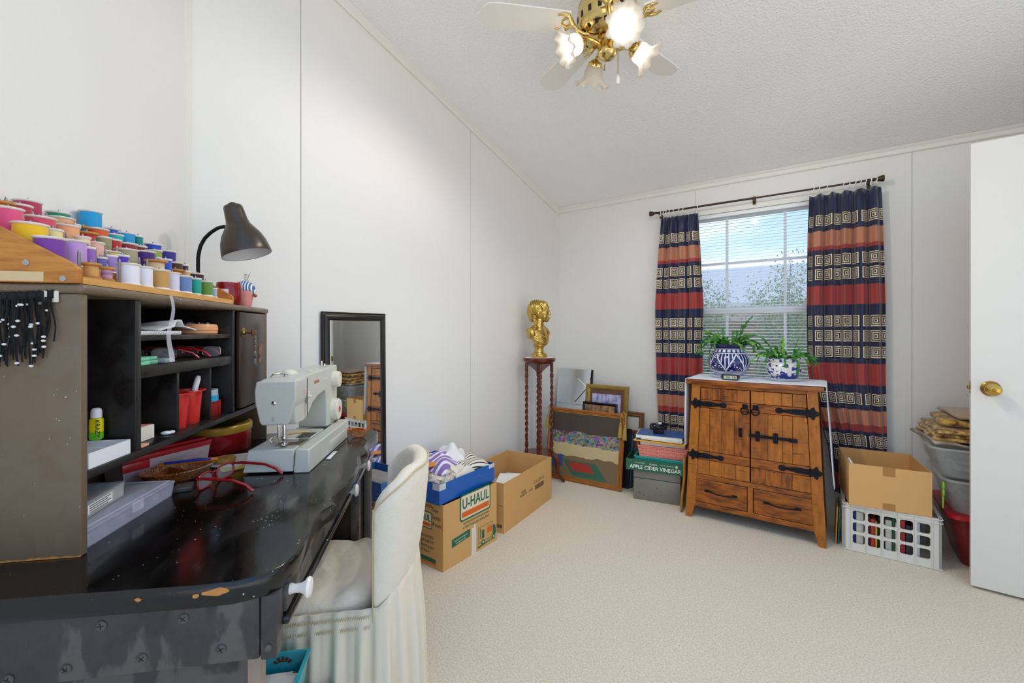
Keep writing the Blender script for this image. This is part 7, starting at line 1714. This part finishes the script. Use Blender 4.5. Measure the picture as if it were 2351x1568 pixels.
        if cont:
            k = MB(); rn = random.Random(len(label))
            for i in range(26): k.rbox(*(lambda a, c, e_: (a,a+rn.uniform(.04,.10),c,c+rn.uniform(.04,.10),e_,e_+rn.uniform(.02,.05)))(rn.uniform(ins+.02,W-ins-.12), rn.uniform(ins+.02,Dp-ins-.12), rn.uniform(.008,max(.012,H-.09))), .01, 1)
            k.build('contents', cont, o, smooth=30)
        return o
    cl = mat('tub_clear', '#dfe4e4', .12, alpha=.28); 
    tub('storage_tub', 'translucent red tub with red lid at bottom of the pile', bx+.01, by, 0, .50, .42, .262, .055, mat('tub_red_clear', '#a83a40', .12, alpha=.45), mat('tub_lid_red', '#c4222a', .3), mat('tub_red_things', '#b8342c', .6, var=(14,.9), c2='#6a3a5a'))
    tub('storage_tub', 'clear tub of dark things in the middle of the pile', bx-.012, by-.005, .2650, .50, .43, .170, .045, cl, cl, mat('tub_blue_things', '#3c5560', .6, var=(16,.9), c2='#8a6a2a'))
    tub('storage_tub', 'clear tub of papers at top of the pile', bx-.055, by, .4385, .52, .42, .150, .045, cl, cl, mat('tub_white_things', '#d4cfc4', .6, var=(9,.8), c2='#7a8088'))
    # textiles folded on top
    def folded(name, label, x, y, z, W, Dp, H, m, layers, rz, seed):
        o = thing(name, label, 'blanket', (x, y, z), rz); r = random.Random(seed); hh = H/layers
        for i in range(layers):
            dx, dy = r.uniform(-.012,.012), r.uniform(-.012,.012); k = MB()
            prof = [(W/2-hh*.5+hh*.5*cos(a), hh*.5+hh*.48*sin(a)) for a in [-pi/2+pi*q/6 for q in range(7)]] + [(-W/2+hh*.3+hh*.5*cos(a), hh*.5+hh*.48*sin(a)) for a in [pi/2+pi*q/6 for q in range(7)]]
            NP = len(prof); S = 12; vs = []
            for s_ in range(S+1):
                yy = -Dp/2+Dp*s_/S; wv = .006*sin(s_*.9+i*2); edge = .75 if s_ in (0,S) else 1.
                vs += [(px+dx+wv*.6, yy+dy, i*hh+(pz-hh*.5)*edge+hh*.5+.004*sin(px*18+s_*.7+i)) for px, pz in prof]
            k.add(vs, [(s_*NP+j, s_*NP+(j+1)%NP, (s_+1)*NP+(j+1)%NP, (s_+1)*NP+j) for s_ in range(S) for j in range(NP)]+[tuple(range(NP-1,-1,-1)), tuple(S*NP+j for j in range(NP))])
            k.build('fold', m, o, smooth=180)
        return o
    k = MB(); k.grid(lambda u, v: (-.20+.44*u, -.20+.40*v, .006*sin(u*9+v*5)+(.010-.020*u if u < .25 else .0)), 16, 12); q = k.build('cloth_mat', mat('mat_cream', '#b9ae98', .8, var=(18,.6), c2='#5a4c3c'), None, (2.63,3.255,.602), (0,0,.1), smooth=180); solid(q, .012); tag(q, 'cream and brown woven mat spread under the blankets', 'mat')
    folded('folded_blanket', 'brown and orange printed blanket folded on the tub pile', 2.675, 3.245, .617, .44, .36, .068, mat('blanket_print', '#5e2d10', .9, var=(38,1.), c2='#e0b868', sheen=.3), 3, .05, 3)
    folded('folded_blanket', 'gold and brown patterned towel below the beige one', 2.685, 3.245, .688, .39, .33, .042, mat('towel_print', '#d4a94f', .9, var=(42,1.), c2='#5c3414', sheen=.3), 1, -.06, 5)
    ct = mat('towel_beige', '#b39a80', .95, sheen=.4); n, L, b = mnodes(ct); w = n.new('ShaderNodeTexWave'); w.inputs['Scale'].default_value = 26; tc = n.new('ShaderNodeTexCoord'); L.new(tc.outputs['Object'], w.inputs['Vector']); w.bands_direction = 'Y'; bp = n.new('ShaderNodeBump'); bp.inputs['Strength'].default_value = .7; bp.inputs['Distance'].default_value = .006; L.new(w.outputs[1], bp.inputs['Height']); L.new(bp.outputs[0], b.inputs['Normal'])
    folded('folded_blanket', 'beige ribbed towel topmost on the pile by the door', 2.71, 3.250, .734, .34, .30, .032, ct, 1, .08, 7)
    # green scissors handle between crate and tubs, dark box
    o = thing('green_scissors', 'lime green scissor handles poking up beside the clear tub', 'scissors', (2.474, 3.005, .36)); k = MB(); gm_ = mat('lime_plastic', '#8cc83c', .3)
    for s in (0, .030): k.tube([(.004, .016*cos(a), s+.02+.018*sin(a)) for a in [2*pi*i/14 for i in range(14)]], .0045, 6, True)
    k.tube([(.004,0,.0),(.004,.002,-.06)], [.005,.003], 6); k.build('handles', gm_, o, smooth=80)
corner_pile()
